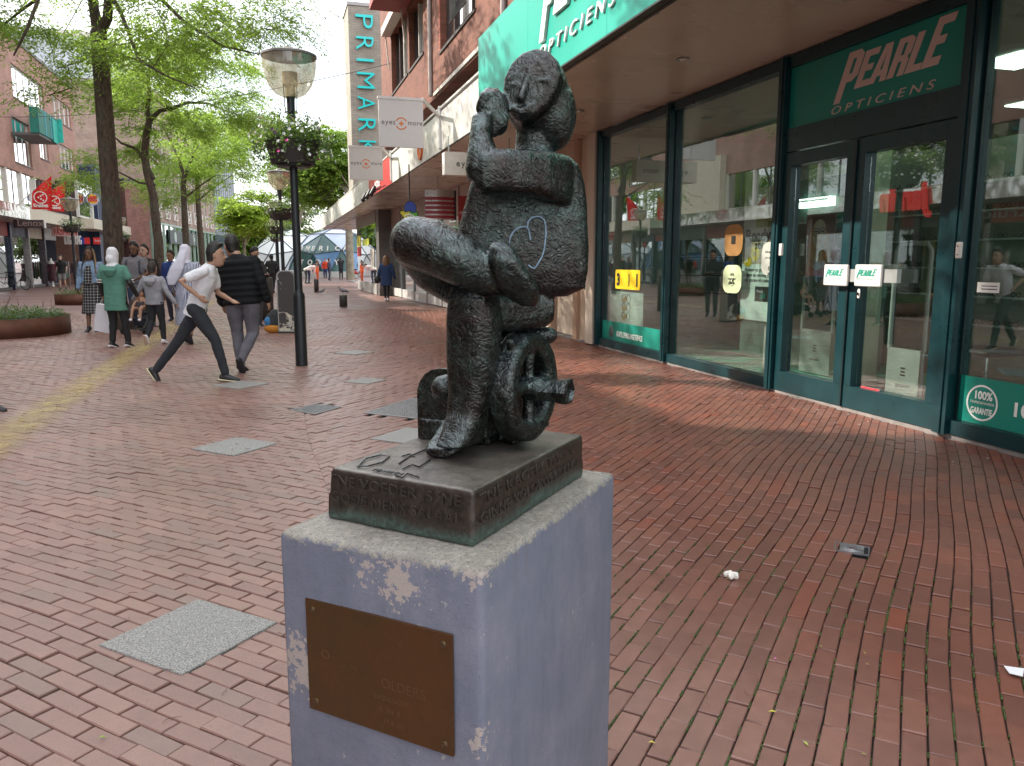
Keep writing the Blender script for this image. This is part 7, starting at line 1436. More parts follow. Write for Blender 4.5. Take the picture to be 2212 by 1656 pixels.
def person(label, foot, H, hd, pose=None, skin=0, top=None, sleeve='long', bulk=1., hem=.88, bottom=None, bkind='trousers', dress=None, dhem=.35, hair='short', hmat=None, shoes=None, sole=None, det=1, vox=.014, face=True, lean=(0, 0), headturn=0, headpitch=0, w=1., group=None, puff=False, legw=1.):
    pose = pose or {}; w = w*1.10; bulk = bulk*1.04; legw = legw*1.14; h = math.radians(hd); f = FWD*math.cos(h)+RIGHT*math.sin(h); r = RIGHT*math.cos(h)-FWD*math.sin(h); s = H/1.75
    base = foot if isinstance(foot, Vector) else G(*foot)
    t = thing('person', label, 'person', tuple(base), group=group); sk = SK[skin]
    LM = Matrix.Rotation(-math.radians(lean[0]), 3, 'X') @ Matrix.Rotation(math.radians(lean[1]), 3, 'Y')
    def Wd(p): return base+r*(p[0]*s)+f*(p[1]*s)+UP*(p[2]*s)
    hipz = pose.get('hipz', .93); piv = Vector((0, pose.get('hipy', 0), hipz))
    def U(p): return Wd(piv+LM @ (Vector(p)-Vector((0, 0, .93))))      # upper body point
    UA = (r*LM[0][0]+f*LM[1][0]+UP*LM[2][0], r*LM[0][1]+f*LM[1][1]+UP*LM[2][1])
    J = dict(kL=(-.10, .03, .50), kR=(.10, .03, .50), aL=(-.10, -.02, .09), aR=(.10, -.02, .09), eL=(-.26, -.02, 1.16), eR=(.26, -.02, 1.16), wL=(-.27, .06, .92), wR=(.27, .06, .92), tL=None, tR=None)
    J.update({k: v for k, v in pose.items() if k in J})
    hip = {'L': (-.09*w, pose.get('hipy', 0), hipz-.03), 'R': (.09*w, pose.get('hipy', 0), hipz-.03)}
    V3 = Vector; R_h = Matrix.Rotation(math.radians(-headturn), 3, 'Z') @ Matrix.Rotation(-math.radians(headpitch), 3, 'X')
    hc = V3((0, .025, 1.625))+V3(pose.get('hoff', (0, 0, 0))); HS = 1.10 if H > 1.5 else 1.2
    def Hd(p): return U(hc+R_h @ (V3(p)*HS))
    HA = [(Hd(v)-Hd((0, 0, 0))).normalized() for v in ((1, 0, 0), (0, 1, 0), (0, 0, 1))]
    # ---- body: one continuous skin mesh
    b = MB(); hs = 1.0
    b.loft([(Hd((0, .02, -.125)), .028*s, .03*s), (Hd((0, .025, -.105)), .05*s, .062*s), (Hd((0, .012, -.06)), .066*s, .085*s), (Hd((0, 0, 0)), .076*s, .096*s), (Hd((0, -.005, .05)), .076*s, .098*s), (Hd((0, -.01, .09)), .060*s, .082*s), (Hd((0, -.012, .115)), .03*s, .045*s)], 18, (HA[0], HA[1]))
    b.tube([Hd((0, .088, .012)), Hd((0, .108, -.022)), Hd((0, .098, -.032))], [.010*s, .0155*s, .011*s], 8)
    for sx in (-1, 1): b.ell(Hd((sx*.078, -.005, -.005)), (.012*s, .02*s, .032*s), 8, 6)
    b.tube([U((0, -.015, 1.42)), U((0, 0, 1.50)), Hd((0, -.01, -.07))], [.06*s, .052*s, .052*s], 12)
    aw = .042 if bulk < 1.2 else .046
    for sd_, sx in (('L', -1), ('R', 1)):
        sh_ = V3((sx*.175*w, 0, 1.41)); e_, w_ = V3(J['e'+sd_]), V3(J['w'+sd_]); d = (w_-e_).normalized(); hp = w_+d*.055
        b.tube([U((sx*.06, 0, 1.38)), U(sh_), U((sh_+e_)/2), U(e_), U((e_*.55+w_*.45)), U(w_)], [.06*s, .052*s, aw*s, .038*s, .036*s, .025*s], 10)
        b.tube([U(w_), U(w_+d*.03), U(hp), U(hp+d*.03)], [.024*s, .032*s, .036*s, .028*s], 8, True, .55, r*.0+f)
        fr = f
        if det:
            pd = V3((0, 1, 0))-d*d.y; pd = pd.normalized() if pd.length > .1 else V3((1, 0, 0)); cd = d.cross(pd)*sx
            for k in range(4):
                o = hp+pd*(.024-.016*k)+d*.02; ln = (.068, .078, .074, .058)[k]; b.tube([U(o), U(o+d*ln*.5+cd*-.006), U(o+d*ln*.85-cd*.022)], [.0098*s, .009*s, .0075*s], 6)
            o = w_+d*.02+pd*.028; b.tube([U(o), U(o+d*.03+pd*.022), U(o+d*.06+pd*.024-cd*.01)], [.012*s, .0105*s, .0085*s], 6)
    legs_bare = bkind in ('shorts', 'skirt') or dress is not None
    for sd_, sx in (('L', -1), ('R', 1)):
        if legs_bare: b.tube([Wd(hip[sd_]), Wd(J['k'+sd_]), Wd((V3(J['k'+sd_])*.6+V3(J['a'+sd_])*.4)), Wd(J['a'+sd_])], [.075*s, .052*s, .052*s, .036*s], 10)
    if legs_bare: b.loft([(U((0, 0, .85)), .12*s, .09*s), (U((0, 0, 1.1)), .12*s, .09*s), (U((0, 0, 1.38)), .15*s, .09*s)], 14, UA)
    else: b.loft([(U((0, 0, 1.0)), .11*s, .08*s), (U((0, 0, 1.38)), .15*s, .08*s)], 14, UA)
    rbuild(b, 'body', sk, t, vox if det else vox*1.2, 2)
    # ---- face
    if face:
        for sx in (-1, 1):
            e = MB(); e.ell(Hd((sx*.031, .090, .012)), (.012*s, .008*s, .007*s), 8, 6, Matrix((tuple(HA[0]), tuple(HA[1]), tuple(HA[2]))).transposed()); e.build('eye', EYEW, t, True)
            e = MB(); e.tube([Hd((sx*.014, .096, .032)), Hd((sx*.034, .094, .038)), Hd((sx*.052, .080, .031))], [.004*s, .005*s, .003*s], 5); e.build('eyebrow', HAIRB, t, True)
        e = MB(); e.tube([Hd((-.024, .088, -.062)), Hd((0, .099, -.060)), Hd((.024, .088, -.062))], [.004*s, .0085*s, .004*s], 6); e.build('mouth', LIP, t, True)
    # ---- hair or scarf
    hm = hmat or HAIRB; q = MB(); k_ = 1.0
    def hp_(p): return Hd(p)
    if hair in ('short', 'curly', 'beard', 'long', 'bun', 'braids', 'quiff', 'bob'):
        up_ = .012 if hair != 'quiff' else .03
        q.loft([(hp_((0, -.055, -.07)), .062*s, .055*s), (hp_((0, -.035, -.02)), .082*s, .078*s), (hp_((0, -.035, .035)), .092*s, .088*s), (hp_((0, -.022, .075)), .084*s, .094*s), (hp_((0, -.018, .105+up_*.5)), .066*s, .080*s), (hp_((0, -.01, .138+up_)), .03*s, .045*s)], 16, (HA[0], HA[1]))
        if hair == 'quiff': q.ell(hp_((0, .035, .125)), (.06*s, .055*s, .03*s))
        if hair == 'beard': q.loft([(hp_((0, .05, -.16)), .03*s, .025*s), (hp_((0, .055, -.12)), .06*s, .05*s), (hp_((0, .06, -.085)), .068*s, .045*s)], 12, (HA[0], HA[1])); q.tube([hp_((-.07, .02, -.02)), hp_((-.068, .03, -.09))], .016*s, 7); q.tube([hp_((.07, .02, -.02)), hp_((.068, .03, -.09))], .016*s, 7)
        if hair == 'long':
            for i in range(9): a = -1.2+i*.3; q.tube([hp_((.085*math.sin(a), -.085*math.cos(a), .06)), hp_((.10*math.sin(a), -.10*math.cos(a)-.01, -.08)), hp_((.11*math.sin(a), -.11*math.cos(a)-.02, -.20)), hp_((.09*math.sin(a), -.10*math.cos(a)-.03, -.32))], [.03*s, .034*s, .03*s, .012*s], 7)
        if hair == 'bun': q.ell(hp_((.0, -.10, .06)), (.04*s, .04*s, .04*s))
        if hair == 'bob':
            for sx in (-1, 1): q.tube([hp_((sx*.08, -.01, .05)), hp_((sx*.088, -.01, -.05)), hp_((sx*.08, 0, -.13))], [.03*s, .034*s, .02*s], 8)
        rbuild(q, 'hair', hm, t, .011 if det else .016, 1)
        if hair == 'braids':
            for i in range(22):
                a = -2.0+i*4.0/21; bq = MB(); x0, y0 = .09*math.sin(a), -.085*math.cos(a); bq.tube([hp_((x0*.8, y0*.7+.01, .09)), hp_((x0*1.05, y0, 0)), hp_((x0*1.25, y0*1.2+.01, -.12)), hp_((x0*1.5, y0*.9+.05*abs(math.sin(a)), -.24)), hp_((x0*1.6, y0*.8+.07*abs(math.sin(a)), -.36))], [.009*s, .011*s, .011*s, .010*s, .006*s], 6); bq.build('braid', M((.36, .24, .12), .6) if i % 3 else HAIRB, t, True)
    if hair in ('hijab', 'hijab_long'):
        q.loft([(hp_((0, -.045, -.17)), .115*s, .11*s), (hp_((0, -.03, -.12)), .088*s, .098*s), (hp_((0, -.02, -.04)), .093*s, .105*s), (hp_((0, -.015, .04)), .096*s, .112*s), (hp_((0, -.02, .10)), .08*s, .095*s), (hp_((0, -.025, .14)), .035*s, .05*s)], 18, (HA[0], HA[1]))
        if hair == 'hijab_long':
            q.loft([(hp_((0, -.06, .02)), .08*s, .08*s), (hp_((-.03, -.13, -.12)), .09*s, .06*s), (hp_((-.08, -.16, -.25)), .13*s, .045*s), (hp_((-.15, -.165, -.40)), .12*s, .03*s), (hp_((-.20, -.15, -.52)), .07*s, .02*s)], 14, (HA[0], HA[1]))
        q.ell(hp_((0, -.10, -.05)), (.07*s, .05*s, .08*s)); rbuild(q, 'headscarf', hm, t, .013, 2)
    # ---- clothes
    def torso(q, hemz, bl, flare=1.):
        z = lambda v: U(v)
        S_ = [((0, 0, hemz), .155*bl*flare*w, .118*bl*flare), ((0, 0, (hemz+1.12)/2), .150*bl*w, .113*bl), ((0, 0, 1.12), .148*bl*w, .108*bl), ((0, .005, 1.26), .168*bl*w, .118*bl), ((0, 0, 1.36), .182*bl*w, .108*bl), ((0, -.005, 1.43), .165*w*(bl+1)/2, .085*(bl+1)/2), ((0, -.005, 1.475), .085*w, .07), ((0, -.005, 1.50), .062, .058)]
        q.loft([(z(p), a*s, c*s, 2.4) for p, a, c in S_], 24, UA)
    if top:
        q = MB(); torso(q, hem, bulk)
        for sd_, sx in (('L', -1), ('R', 1)):
            sh_ = V3((sx*.172*w, 0, 1.415)); e_, w_ = V3(J['e'+sd_]), V3(J['w'+sd_]); k = bulk; kk = (k+1)/2
            if sleeve == 'long': q.tube([U((sx*.09, 0, 1.40)), U(sh_), U((sh_+e_)/2), U(e_), U((e_+w_)/2), U(w_)], [.062*kk*s, .066*kk*s, .059*k*s, .053*k*s, .047*k*s, .038*k*s], 12)
            elif sleeve == 'short': q.tube([U((sx*.09, 0, 1.40)), U(sh_), U(sh_*.35+e_*.65)], [.062*s, .066*s, .064*s], 12)
        if puff:
            # quilted rings
            for i in range(7):
                zz = hem+.04+i*.080; q.loft([(U((0, 0, zz-.037)), .158*bulk*s*w, .123*bulk*s, 2.4), (U((0, 0, zz)), .171*bulk*s*w, .136*bulk*s, 2.4), (U((0, 0, zz+.037)), .158*bulk*s*w, .123*bulk*s, 2.4)], 24, UA)
            for sd_, sx in (('L', -1), ('R', 1)):
                sh_ = V3((sx*.172*w, 0, 1.415)); e_, w_ = V3(J['e'+sd_]), V3(J['w'+sd_])
                for i in range(7): u = (i+.5)/7; c_ = sh_*(1-u*2)+e_*u*2 if u < .5 else e_*(2-u*2)+w_*(u*2-1); q.ell(U(c_), (.072*bulk*s*(1-.2*u),)*3, 10, 6)
        rbuild(q, pose.get('topname', 'top'), top, t, vox*.95, 1 if puff else 2, disp=None if puff else [(.09, .022), (.03, .006)])
    if bottom and bkind in ('trousers', 'shorts'):
        q = MB(); q.loft([(U((0, 0, 1.03)), .128*s*w, .10*s), (U((0, -.005, .95)), .150*s*w, .118*s), (Wd((0, piv.y-.005, hipz-.05)), .155*s*w, .118*s), (Wd((0, piv.y, hipz-.10)), .12*s*w, .085*s)], 18, (r, f))
        for sd_ in 'LR':
            k_j, a_j = V3(J['k'+sd_]), V3(J['a'+sd_]); hj = V3(hip[sd_])
            if bkind == 'trousers': q.tube([Wd(hj), Wd((hj+k_j)/2), Wd(k_j), Wd((k_j*.6+a_j*.4)), Wd(a_j*.95+k_j*.05)], [.092*s*legw, .080*s*legw, .060*s*legw, .056*s*legw, .045*s*legw], 14)
            else: q.tube([Wd(hj), Wd((hj+k_j)/2), Wd(k_j*.9+hj*.1)], [.095*s, .088*s, .082*s], 14)
        rbuild(q, 'trousers' if bkind == 'trousers' else 'shorts', bottom, t, vox, 2, disp=[(.08, .018)])
    if dress:
        if top: bulk = 1.0
        q = MB(); torso(q, 1.0, bulk)
        q.loft([(Wd((0, piv.y, dhem)), .235*s*w, .20*s), (Wd((0, piv.y, (dhem+.85)/2)), .205*s*w, .17*s), (U((0, 0, .92)), .168*s*bulk*w, .135*s*bulk), (U((0, 0, 1.10)), .140*s*bulk*w, .108*s*bulk)], 24, (r, f))
        for sd_, sx in (() if top else (('L', -1), ('R', 1))):
            sh_ = V3((sx*.172*w, 0, 1.415)); e_, w_ = V3(J['e'+sd_]), V3(J['w'+sd_]); q.tube([U((sx*.09, 0, 1.40)), U(sh_), U(e_), U(w_)], [.062*s, .066*s*bulk, .056*s*bulk, .042*s*bulk], 12)
        rbuild(q, 'dress', dress, t, vox, 2, disp=[(.09, .02)])
    shoes = shoes or M((.02, .02, .025), .5, 0, .1)
    for sd_ in 'LR':
        a_j = V3(J['a'+sd_]); tdir = V3(J['t'+sd_]) if J['t'+sd_] else V3((0, .17, -.05)); tdir = tdir.normalized(); lat = V3((1, 0, 0)); upv = lat.cross(tdir).normalized(); 
        if upv.z < 0: upv = -upv
        A3 = (r*lat.x+f*lat.y+UP*lat.z, r*upv.x+f*upv.y+UP*upv.z)
        o = a_j-upv*.038
        q = MB(); q.loft([(Wd(o-tdir*.075), .025*s, .03*s), (Wd(o-tdir*.05), .038*s, .042*s), (Wd(o+tdir*.03), .042*s, .046*s), (Wd(o+tdir*.10-upv*.008), .047*s, .034*s), (Wd(o+tdir*.155-upv*.014), .042*s, .026*s), (Wd(o+tdir*.185-upv*.018), .022*s, .016*s)], 14, A3); q.tube([Wd(a_j-upv*.03), Wd(a_j+V3((0, 0, .015)))], [.045*s, .040*s], 10)
        sh__ = rbuild(q, 'shoe', shoes, t, .010 if det else .016, 1)
        if sole: q = MB(); q.loft([(Wd(o-tdir*.085-upv*.035), .028*s, .014*s), (Wd(o-tdir*.05-upv*.035), .043*s, .016*s), (Wd(o+tdir*.06-upv*.035), .045*s, .016*s), (Wd(o+tdir*.13-upv*.034), .050*s, .015*s), (Wd(o+tdir*.185-upv*.032), .030*s, .012*s)], 14, A3); q.build('sole', sole, sh__, True)
    return t, Wd, U, Hd, s
JEANB = cloth((.022, .025, .032)); WHT = M((.72, .72, .76), .85, 0, .05, 9, .2, 15); 
# boy in a white T-shirt leaping to the right
bp_ = G(430, 824)
person('boy in white T-shirt and black jeans dashing to the right with one arm bent', bp_, 1.66, 84, dict(hipz=.96, hipy=.03, kL=(-.10, -.24, .54), aL=(-.10, -.56, .13), tL=(0, .10, -.16), kR=(.09, .26, .53), aR=(.09, .36, .095), tR=(0, .17, -.02), eL=(-.22, .14, 1.16), wL=(-.13, .34, 1.14), eR=(.30, -.20, 1.20), wR=(.26, .04, 1.10), topname='t_shirt'), 0, WHT, 'short', 1.02, .80, JEANB, hair='quiff', det=1, vox=.011, lean=(21, 0), headpitch=-20, sole=M((.62, .55, .36), .6, 0, 0), w=.92)
PUF = M((.008, .009, .011), .82, 0, .35, 14, .3, 18, .25)
person('man in black padded jacket and grey jeans walking away beside the boy', G(531, 803), 1.80, 8, dict(hoff=(-.10, .03, -.02), kL=(-.12, .06, .51), aL=(-.07, .02, .09), kR=(.10, .05, .50), aR=(.02, -.16, .16), tR=(0, .09, -.15), eL=(-.29, -.02, 1.15), wL=(-.31, .08, .89), eR=(.29, -.03, 1.15), wR=(.31, .06, .90), topname='padded_jacket'), 0, PUF, 'long', 1.14, .86, cloth((.13, .125, .15), .35, 3), hair='short', det=1, vox=.012, face=False, puff=True, lean=(2, -4), headturn=-50, legw=1.12, w=1.12)
person('woman in a green hoodie top with black sleeves and white headscarf carrying a white bag', G(258, 751), 1.66, 5, dict(kL=(-.10, .04, .50), aL=(-.12, 0, .09), kR=(.11, .05, .50), aR=(.13, .08, .09), wR=(.33, .12, .92), eR=(.30, -.02, 1.15), topname='hooded_top'), 2, cloth((.09, .24, .185), .12), 'short', 1.12, .66, cloth((.015, .015, .017)), hair='hijab', hmat=WHT, face=False, vox=.014, sole=WHT, w=1.02)
tG = C.objects['person.002']
gp = G(258, 751); 
def sleeves(t, foot, H, hd, J, m, r0=.050):
    h = math.radians(hd); f = FWD*math.cos(h)+RIGHT*math.sin(h); r = RIGHT*math.cos(h)-FWD*math.sin(h); s = H/1.75; q = MB()
    for pts in J: q.tube([foot+r*(p[0]*s)+f*(p[1]*s)+UP*(p[2]*s) for p in pts], [r0*s, r0*s, r0*.8*s], 12)
    rbuild(q, 'sleeve', m, t, .014, 2)
for J_ in ([(-.225, -.01, 1.26), (-.26, -.02, 1.16), (-.27, .06, .94)], [(.25, -.01, 1.26), (.30, -.02, 1.15), (.33, .12, .93)]): sleeves(tG, gp, 1.66, 5, [J_], BLACKM)
q = MB(); q.loft([(gp+RIGHT*0-FWD*.10+UP*1.36, .11, .05), (gp-FWD*.14+UP*1.30, .12, .06), (gp-FWD*.13+UP*1.20, .07, .03)], 14, (RIGHT, FWD)); rbuild(q, 'hood', cloth((.08, .22, .17), .12), tG, .014, 2)
for sx in (-.245, .28):
    for z in (1.20, 1.16): q = MB(); q.torus(gp+RIGHT*sx*.95+UP*z*.95, .054, .008, (RIGHT, FWD), 14, 5); q.build('stripe', WHITE, tG, True)
GRH = cloth((.30, .30, .33), .15)
person('boy in grey hoodie walking away hand in hand between two women', G(340, 744), 1.42, 8, dict(kL=(-.09, .0, .50), aL=(-.09, -.22, .17), tL=(0, .07, -.16), kR=(.10, .08, .50), aR=(.10, .10, .09), eL=(-.32, -.02, 1.18), wL=(-.50, .02, .98), eR=(.30, -.01, 1.16), wR=(.46, .03, .90), topname='hoodie'), 2, GRH, 'long', 1.12, .86, cloth((.02, .021, .026)), hair='short', hmat=M((.03, .02, .015), .6, 0, .3, 50), face=False, vox=.012, shoes=WHT, sole=M((.5, .35, .3), .6))
t_ = C.objects['person.003']; kp = G(340, 744); q = MB(); q.loft([(kp-FWD*.10+UP*1.17, .10, .05), (kp-FWD*.14+UP*1.11, .11, .05), (kp-FWD*.12+UP*1.03, .05, .03)], 14, (RIGHT, FWD)); rbuild(q, 'hood', GRH, t_, .013, 2)
STR = stripe_mat((.62, .64, .72), (.09, .11, .20), 42, tuple(RIGHT), .45)
person('woman in blue white striped belted dress and long white headscarf walking away', G(412, 742), 1.72, 6, dict(kL=(-.09, .03, .5), aL=(-.09, .05, .09), kR=(.09, -.02, .5), aR=(.10, -.18, .15), tR=(0, .08, -.15), eL=(-.30, -.04, 1.16), wL=(-.33, .10, .96), eR=(.28, .02, 1.16), wR=(.24, .16, .98)), 2, None, bottom=None, bkind='skirt', dress=STR, dhem=.34, bulk=1.13, hair='hijab_long', hmat=M((.66, .66, .76), .85, 0, .06, 6), face=False, vox=.014)
t_ = C.objects['person.004']; q = MB(); sp_ = G(412, 742); q.loft([(sp_+UP*1.04, .172, .14), (sp_+UP*1.10, .168, .135)], 24, (RIGHT, FWD)); q.build('belt', STR, t_, True)
for (x, a) in ((.02, .1), (.05, .25)): q = MB(); q.tube([sp_-FWD*.15+RIGHT*x+UP*1.06, sp_-FWD*.2+RIGHT*(x+a*.3)+UP*.8, sp_-FWD*.21+RIGHT*(x+a*.4)+UP*.62], [.02, .02, .016], 6, True, .3); q.build('belt_end', STR, t_, True)
DEN = cloth((.20, .29, .42), .3, 12)
person('woman with blonde braids in a denim jacket and black checked dress walking towards the camera', G(208, 716), 1.72, 178, dict(kL=(-.09, .03, .5), aL=(-.08, .02, .09), kR=(.09, .06, .5), aR=(.09, .12, .09)), 1, DEN, 'long', 1.12, 1.02, dress=check_mat((.012, .012, .015), (.42, .42, .42), 17, .10), dhem=.38, bkind='skirt', hair='braids', vox=.014)
t_ = C.objects['person.005']; bp2 = G(208, 716); q = MB(); q.loft([(bp2-FWD*.12+UP*1.36, .05, .02), (bp2-FWD*.150+UP*1.25, .075, .02), (bp2-FWD*.158+UP*1.10, .085, .02), (bp2-FWD*.165+UP*.99, .09, .02)], 14, (RIGHT, FWD)); q.build('dress_front', check_mat((.012, .012, .015), (.42, .42, .42), 17, .10), t_, True)
person('man in a grey T-shirt with backpack straps pushing the stroller towards the camera', G(303, 712), 1.84, 180, dict(eL=(-.26, .04, 1.14), wL=(-.16, .26, 1.04), eR=(.26, .04, 1.14), wR=(.16, .26, 1.04), topname='t_shirt'), 1, cloth((.17, .165, .18), .15), 'short', 1.1, .84, cloth((.035, .05, .09)), hair='beard', vox=.014, headpitch=18)
t_ = C.objects['person.006']; gp2 = G(303, 712)
for sx in (-1, 1): q = MB(); q.tube([gp2+RIGHT*sx*.13*1.05+UP*1.53+FWD*.0, gp2+RIGHT*sx*.135-FWD*.125+UP*1.44, gp2+RIGHT*sx*.14-FWD*.14+UP*1.22, gp2+RIGHT*sx*.165-FWD*.05+UP*1.12], .022, 6, True, .4); q.build('backpack_strap', M((.05, .06, .08), .8), t_, True)
person('man in black partly hidden behind the man in the grey T-shirt', G(322, 705), 1.80, 150, {}, 3, cloth((.015, .015, .018)), 'long', 1.1, .86, cloth((.07, .05, .03)), hair='short', vox=.018, det=0, headturn=40)
person('smiling woman in a royal blue top half hidden behind the striped dress', G(378, 694), 1.70, 190, {}, 2, cloth((.02, .05, .22)), 'long', 1.08, .70, cloth((.03, .03, .05)), hair='bun', vox=.018, det=0, headpitch=10)
person('bearded man in a dark jacket looking down at his phone by the waste bin', G(556, 706), 1.74, 120, dict(eL=(-.22, .10, 1.12), wL=(-.08, .32, 1.16), eR=(.22, .10, 1.12), wR=(.08, .32, 1.16), topname='jacket'), 0, cloth((.03, .03, .035)), 'long', 1.12, .82, cloth((.05, .05, .06)), hair='beard', vox=.015, det=0, headpitch=25, sole=WHT)
person('person in black hoodie walking away beside the lamp poles', G(590, 633), 1.76, 0, dict(kL=(-.07, .1, .5), aL=(-.05, .1, .09), kR=(.07, 0, .5), aR=(.07, -.15, .12), eL=(-.30, -.05, 1.18), eR=(.30, -.05, 1.18), wL=(-.24, .06, .98), wR=(.24, .06, .98)), 1, cloth((.018, .018, .02)), 'long', 1.1, .86, cloth((.022, .022, .025)), hair='short', face=False, vox=.022, det=0)
person('woman with long brown hair in a navy coat walking away beside the dark pillar', G(836, 651), 1.64, 0, dict(kL=(-.08, .05, .5), aL=(-.06, .05, .09), kR=(.07, .0, .5), aR=(.06, -.06, .09), topname='coat', eL=(-.27, -.04, 1.14), eR=(.27, -.04, 1.14), wL=(-.33, .02, .88), wR=(.33, .02, .88)), 3, cloth((.025, .05, .13)), 'long', 1.25, .60, cloth((.015, .015, .016)), hair='long', hmat=HAIRR, face=False, vox=.02, det=0, shoes=WHT, legw=.85)
t_ = C.objects['person.011']; wp = G(836, 651); q = MB(); q.ell(wp-RIGHT*.33+UP*.78, (.13, .07, .14)); rbuild(q, 'handbag', BLACKM, t_, .02, 1)
person('man in black T-shirt and grey shorts walking past the fashion shop', G(137, 626), 1.74, 182, dict(kL=(-.1, .0, .5), aL=(-.1, -.1, .1), kR=(.1, .06, .5), aR=(.1, .08, .09), topname='t_shirt'), 3, cloth((.015, .015, .017)), 'short', 1.15, .84, cloth((.22, .21, .2)), bkind='shorts', hair='beard', vox=.022, det=0)
person('woman in a dark top with dark hair just right of the left lamp pole', G(170, 632), 1.68, 185, {}, 2, cloth((.05, .035, .05)), 'long', 1.1, .8, cloth((.1, .03, .04)), hair='bob', vox=.024, det=0)
far = [(655, 599, 1.6, 200, (.45, .36, .04), (.4, .3, .1), 'person in yellow by the foot of the dome, leftmost of the far group'), (676, 600, 1.65, 170, (.55, .22, .30), (.03, .04, .1), 'person in a pink top with a shoulder bag before the dome'), (686, 612, 1.5, 90, (.62, .10, .03), (.5, .08, .03), 'small person in orange behind the bollard by the lamp pole'), (703, 601, 1.68, 180, (.60, .06, .02), (.03, .04, .12), 'person in a bright orange red top before the dome'), (712, 606, 1.66, 90, (.03, .03, .06), (.03, .03, .06), 'person in dark blue walking right before the dome'), (737, 604, 1.72, 0, (.015, .015, .018), (.02, .02, .025), 'person in black with raised arms near the pale trunk'), (779, 601, 1.7, 0, (.10, .20, .30), (.03, .04, .08), 'person in a light blue shirt right of the red scooter')]
for i, (px, py, H_, hd, tc_, bc_, lab) in enumerate(far):
    ps = {} if i != 5 else dict(eL=(-.28, .05, 1.42), wL=(-.12, .12, 1.58), eR=(.28, .05, 1.42), wR=(.12, .12, 1.58))
    person(lab, G(px, py), H_, hd, ps, 3 if i % 2 else 2, cloth(tc_), 'long', 1.12, .8, cloth(bc_), hair='short' if i % 3 else 'bun', face=False, vox=.035, det=0)
for px, py, lab, tc_, bc_ in ((661, 613, 'person in a white top bending over a bag on the ground', (.6, .56, .52), (.05, .05, .06)), (668, 613, 'second bending person, in pale pink top and navy trousers', (.62, .45, .45), (.02, .03, .08))):
    person(lab, G(px, py), 1.65, 70, dict(eL=(-.2, .25, 1.2), wL=(-.15, .42, 1.05), eR=(.2, .25, 1.2), wR=(.15, .42, 1.05)), 3, cloth(tc_), 'long', 1.1, .84, cloth(bc_), hair='short', face=False, vox=.035, det=0, lean=(62, 0))
# passer-by at the left edge: only the front shoe reaches the picture
person('passer-by mostly outside the left edge with one black and tan shoe in the picture', G(8, 884)+Vector((-.36, .12, 0)), 1.76, 90, dict(kR=(.09, .24, .5), aR=(.09, .30, .095), kL=(-.1, -.1, .5), aL=(-.1, -.36, .13), tL=(0, .1, -.14)), 0, cloth((.2, .2, .22)), 'long', 1.1, .86, cloth((.03, .03, .035)), hair='short', vox=.02, det=0, sole=M((.5, .42, .28), .6, 0, 0))
# stroller with child, shopping bag
c = G(292, 722)+FWD*.35; t = thing('stroller', 'black pushchair with thin frame and small wheels between the walkers', 'stroller', tuple(c)); lf, rt = -FWD, RIGHT
mb = MB()
for sx in (-1, 1):
    a = c+rt*sx*.22; mb.tube([a-lf*.45+UP*1.03, a-lf*.15+UP*.70, a+lf*.42+UP*.10], .014, 7); mb.tube([a-lf*.35+UP*.10, a-lf*.05+UP*.62], .014, 7)
mb.tube([c-rt*.22-lf*.45+UP*1.03, c+rt*.22-lf*.45+UP*1.03], .016, 8); mb.tube([c-rt*.22+lf*.42+UP*.1, c+rt*.22+lf*.42+UP*.1], .012, 6); mb.tube([c-rt*.22-lf*.35+UP*.1, c+rt*.22-lf*.35+UP*.1], .012, 6); mb.build('frame', BLACKM, t, True)
mb = MB(); mb.loft([(c+lf*.22+UP*.42, .17, .04), (c+lf*.0+UP*.42, .18, .06), (c-lf*.14+UP*.60, .17, .05), (c-lf*.26+UP*.88, .15, .03)], 12, (rt, UP)); mb.build('seat', M((.02, .02, .025), .85), t, True)
mb = MB(); mb.torus(c-lf*.10+UP*.82, .20, .03, (lf, UP), 10, 5, .35); mb.loft([(c-lf*.1+UP*.98, .18, .20), (c-lf*.12+UP*1.04, .14, .12)], 12, (rt, lf)); mb.build('hood', M((.02, .02, .025), .85), t, True)
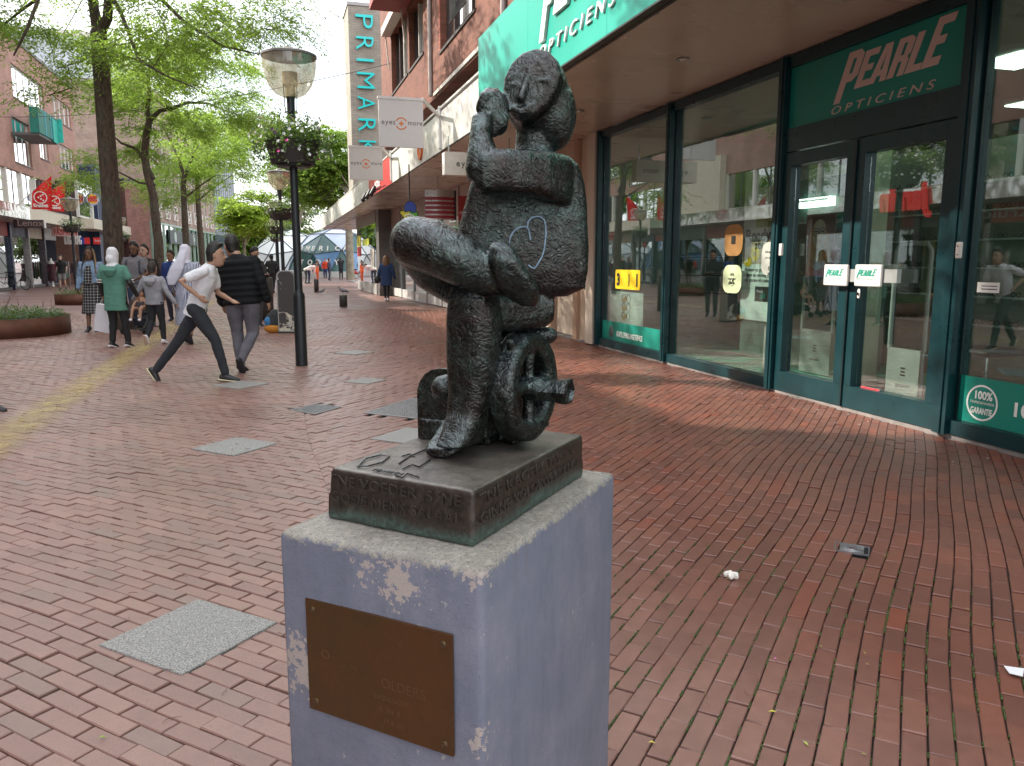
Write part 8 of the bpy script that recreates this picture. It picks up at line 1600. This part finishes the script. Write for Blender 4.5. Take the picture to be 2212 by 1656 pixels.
for sx in (-1, 1):
    for fy_, rr_ in ((.42, .075), (-.35, .09)): mb = MB(); mb.torus(c+rt*sx*.22+lf*fy_+UP*rr_, rr_-.018, .018, (lf, UP), 16, 6); mb.tube([c+rt*(sx*.22-.015)+lf*fy_+UP*rr_, c+rt*(sx*.22+.015)+lf*fy_+UP*rr_], .03, 8); mb.build('wheel', RUB, t, True)
mb = MB(); mb.loft([(c+UP*.16, .15, .2), (c+UP*.30, .18, .25)], 12, (rt, lf)); mb.build('basket', M((.02, .03, .05), .85), t, True)
t = thing('person', 'small child in dark clothes sitting in the pushchair', 'person', tuple(c)); mb = MB(); hc_ = c+lf*.02+UP*.80; mb.ell(hc_, (.075, .08, .09)); mb.ell(hc_-UP*.01+lf*.08, (.012, .012, .012)); mb.tube([hc_-UP*.06, hc_-UP*.14], .04, 8)
for sx in (-1, 1): mb.tube([c+rt*sx*.05+UP*.48, c+rt*sx*.08+lf*.22+UP*.50, c+rt*sx*.09+lf*.28+UP*.30], [.05, .04, .028], 8); mb.tube([c+rt*sx*.09+UP*.64, c+rt*sx*.14+lf*.08+UP*.54, c+rt*sx*.08+lf*.17+UP*.54], [.035, .03, .026], 8)
mb.tube([c+UP*.48, c+UP*.66], .09, 10); rbuild(mb, 'body', SK[0], t, .013, 2)
mb = MB(); mb.ell(hc_+UP*.025-lf*.02, (.08, .08, .08)); mb.build('hair', HAIRB, t, True); mb = MB(); mb.loft([(c-UP*-.46, .11, .1), (c+UP*.60, .11, .1), (c+UP*.69, .07, .06)], 12, (rt, lf)); mb.build('jacket', cloth((.05, .045, .05)), t, True)
for sx in (-1, 1): mb = MB(); mb.ell(c+rt*sx*.09+lf*.31+UP*.28, (.035, .05, .03)); mb.build('shoe', WHT, t, True)
c = G(213, 706)+UP*.02; t = thing('shopping_bag', 'plain white paper shopping bag hanging at the side of the green top', 'bag', tuple(c+UP*.3)); c = G(230, 748)+UP*.27; mb = MB(); mb.prism([c+RIGHT*-.20, c+RIGHT*.10-UP*.06, c+RIGHT*.10+UP*.42, c+RIGHT*-.12+UP*.46], FWD*.13); mb.build('paper', M((.62, .62, .66), .6, 0, .06, 5), t); mb = MB(); mb.tube([c+RIGHT*-.06+UP*.45, c+RIGHT*0+UP*.55, c+RIGHT*.06+UP*.43], .006, 5); mb.build('handle', WHITE, t)
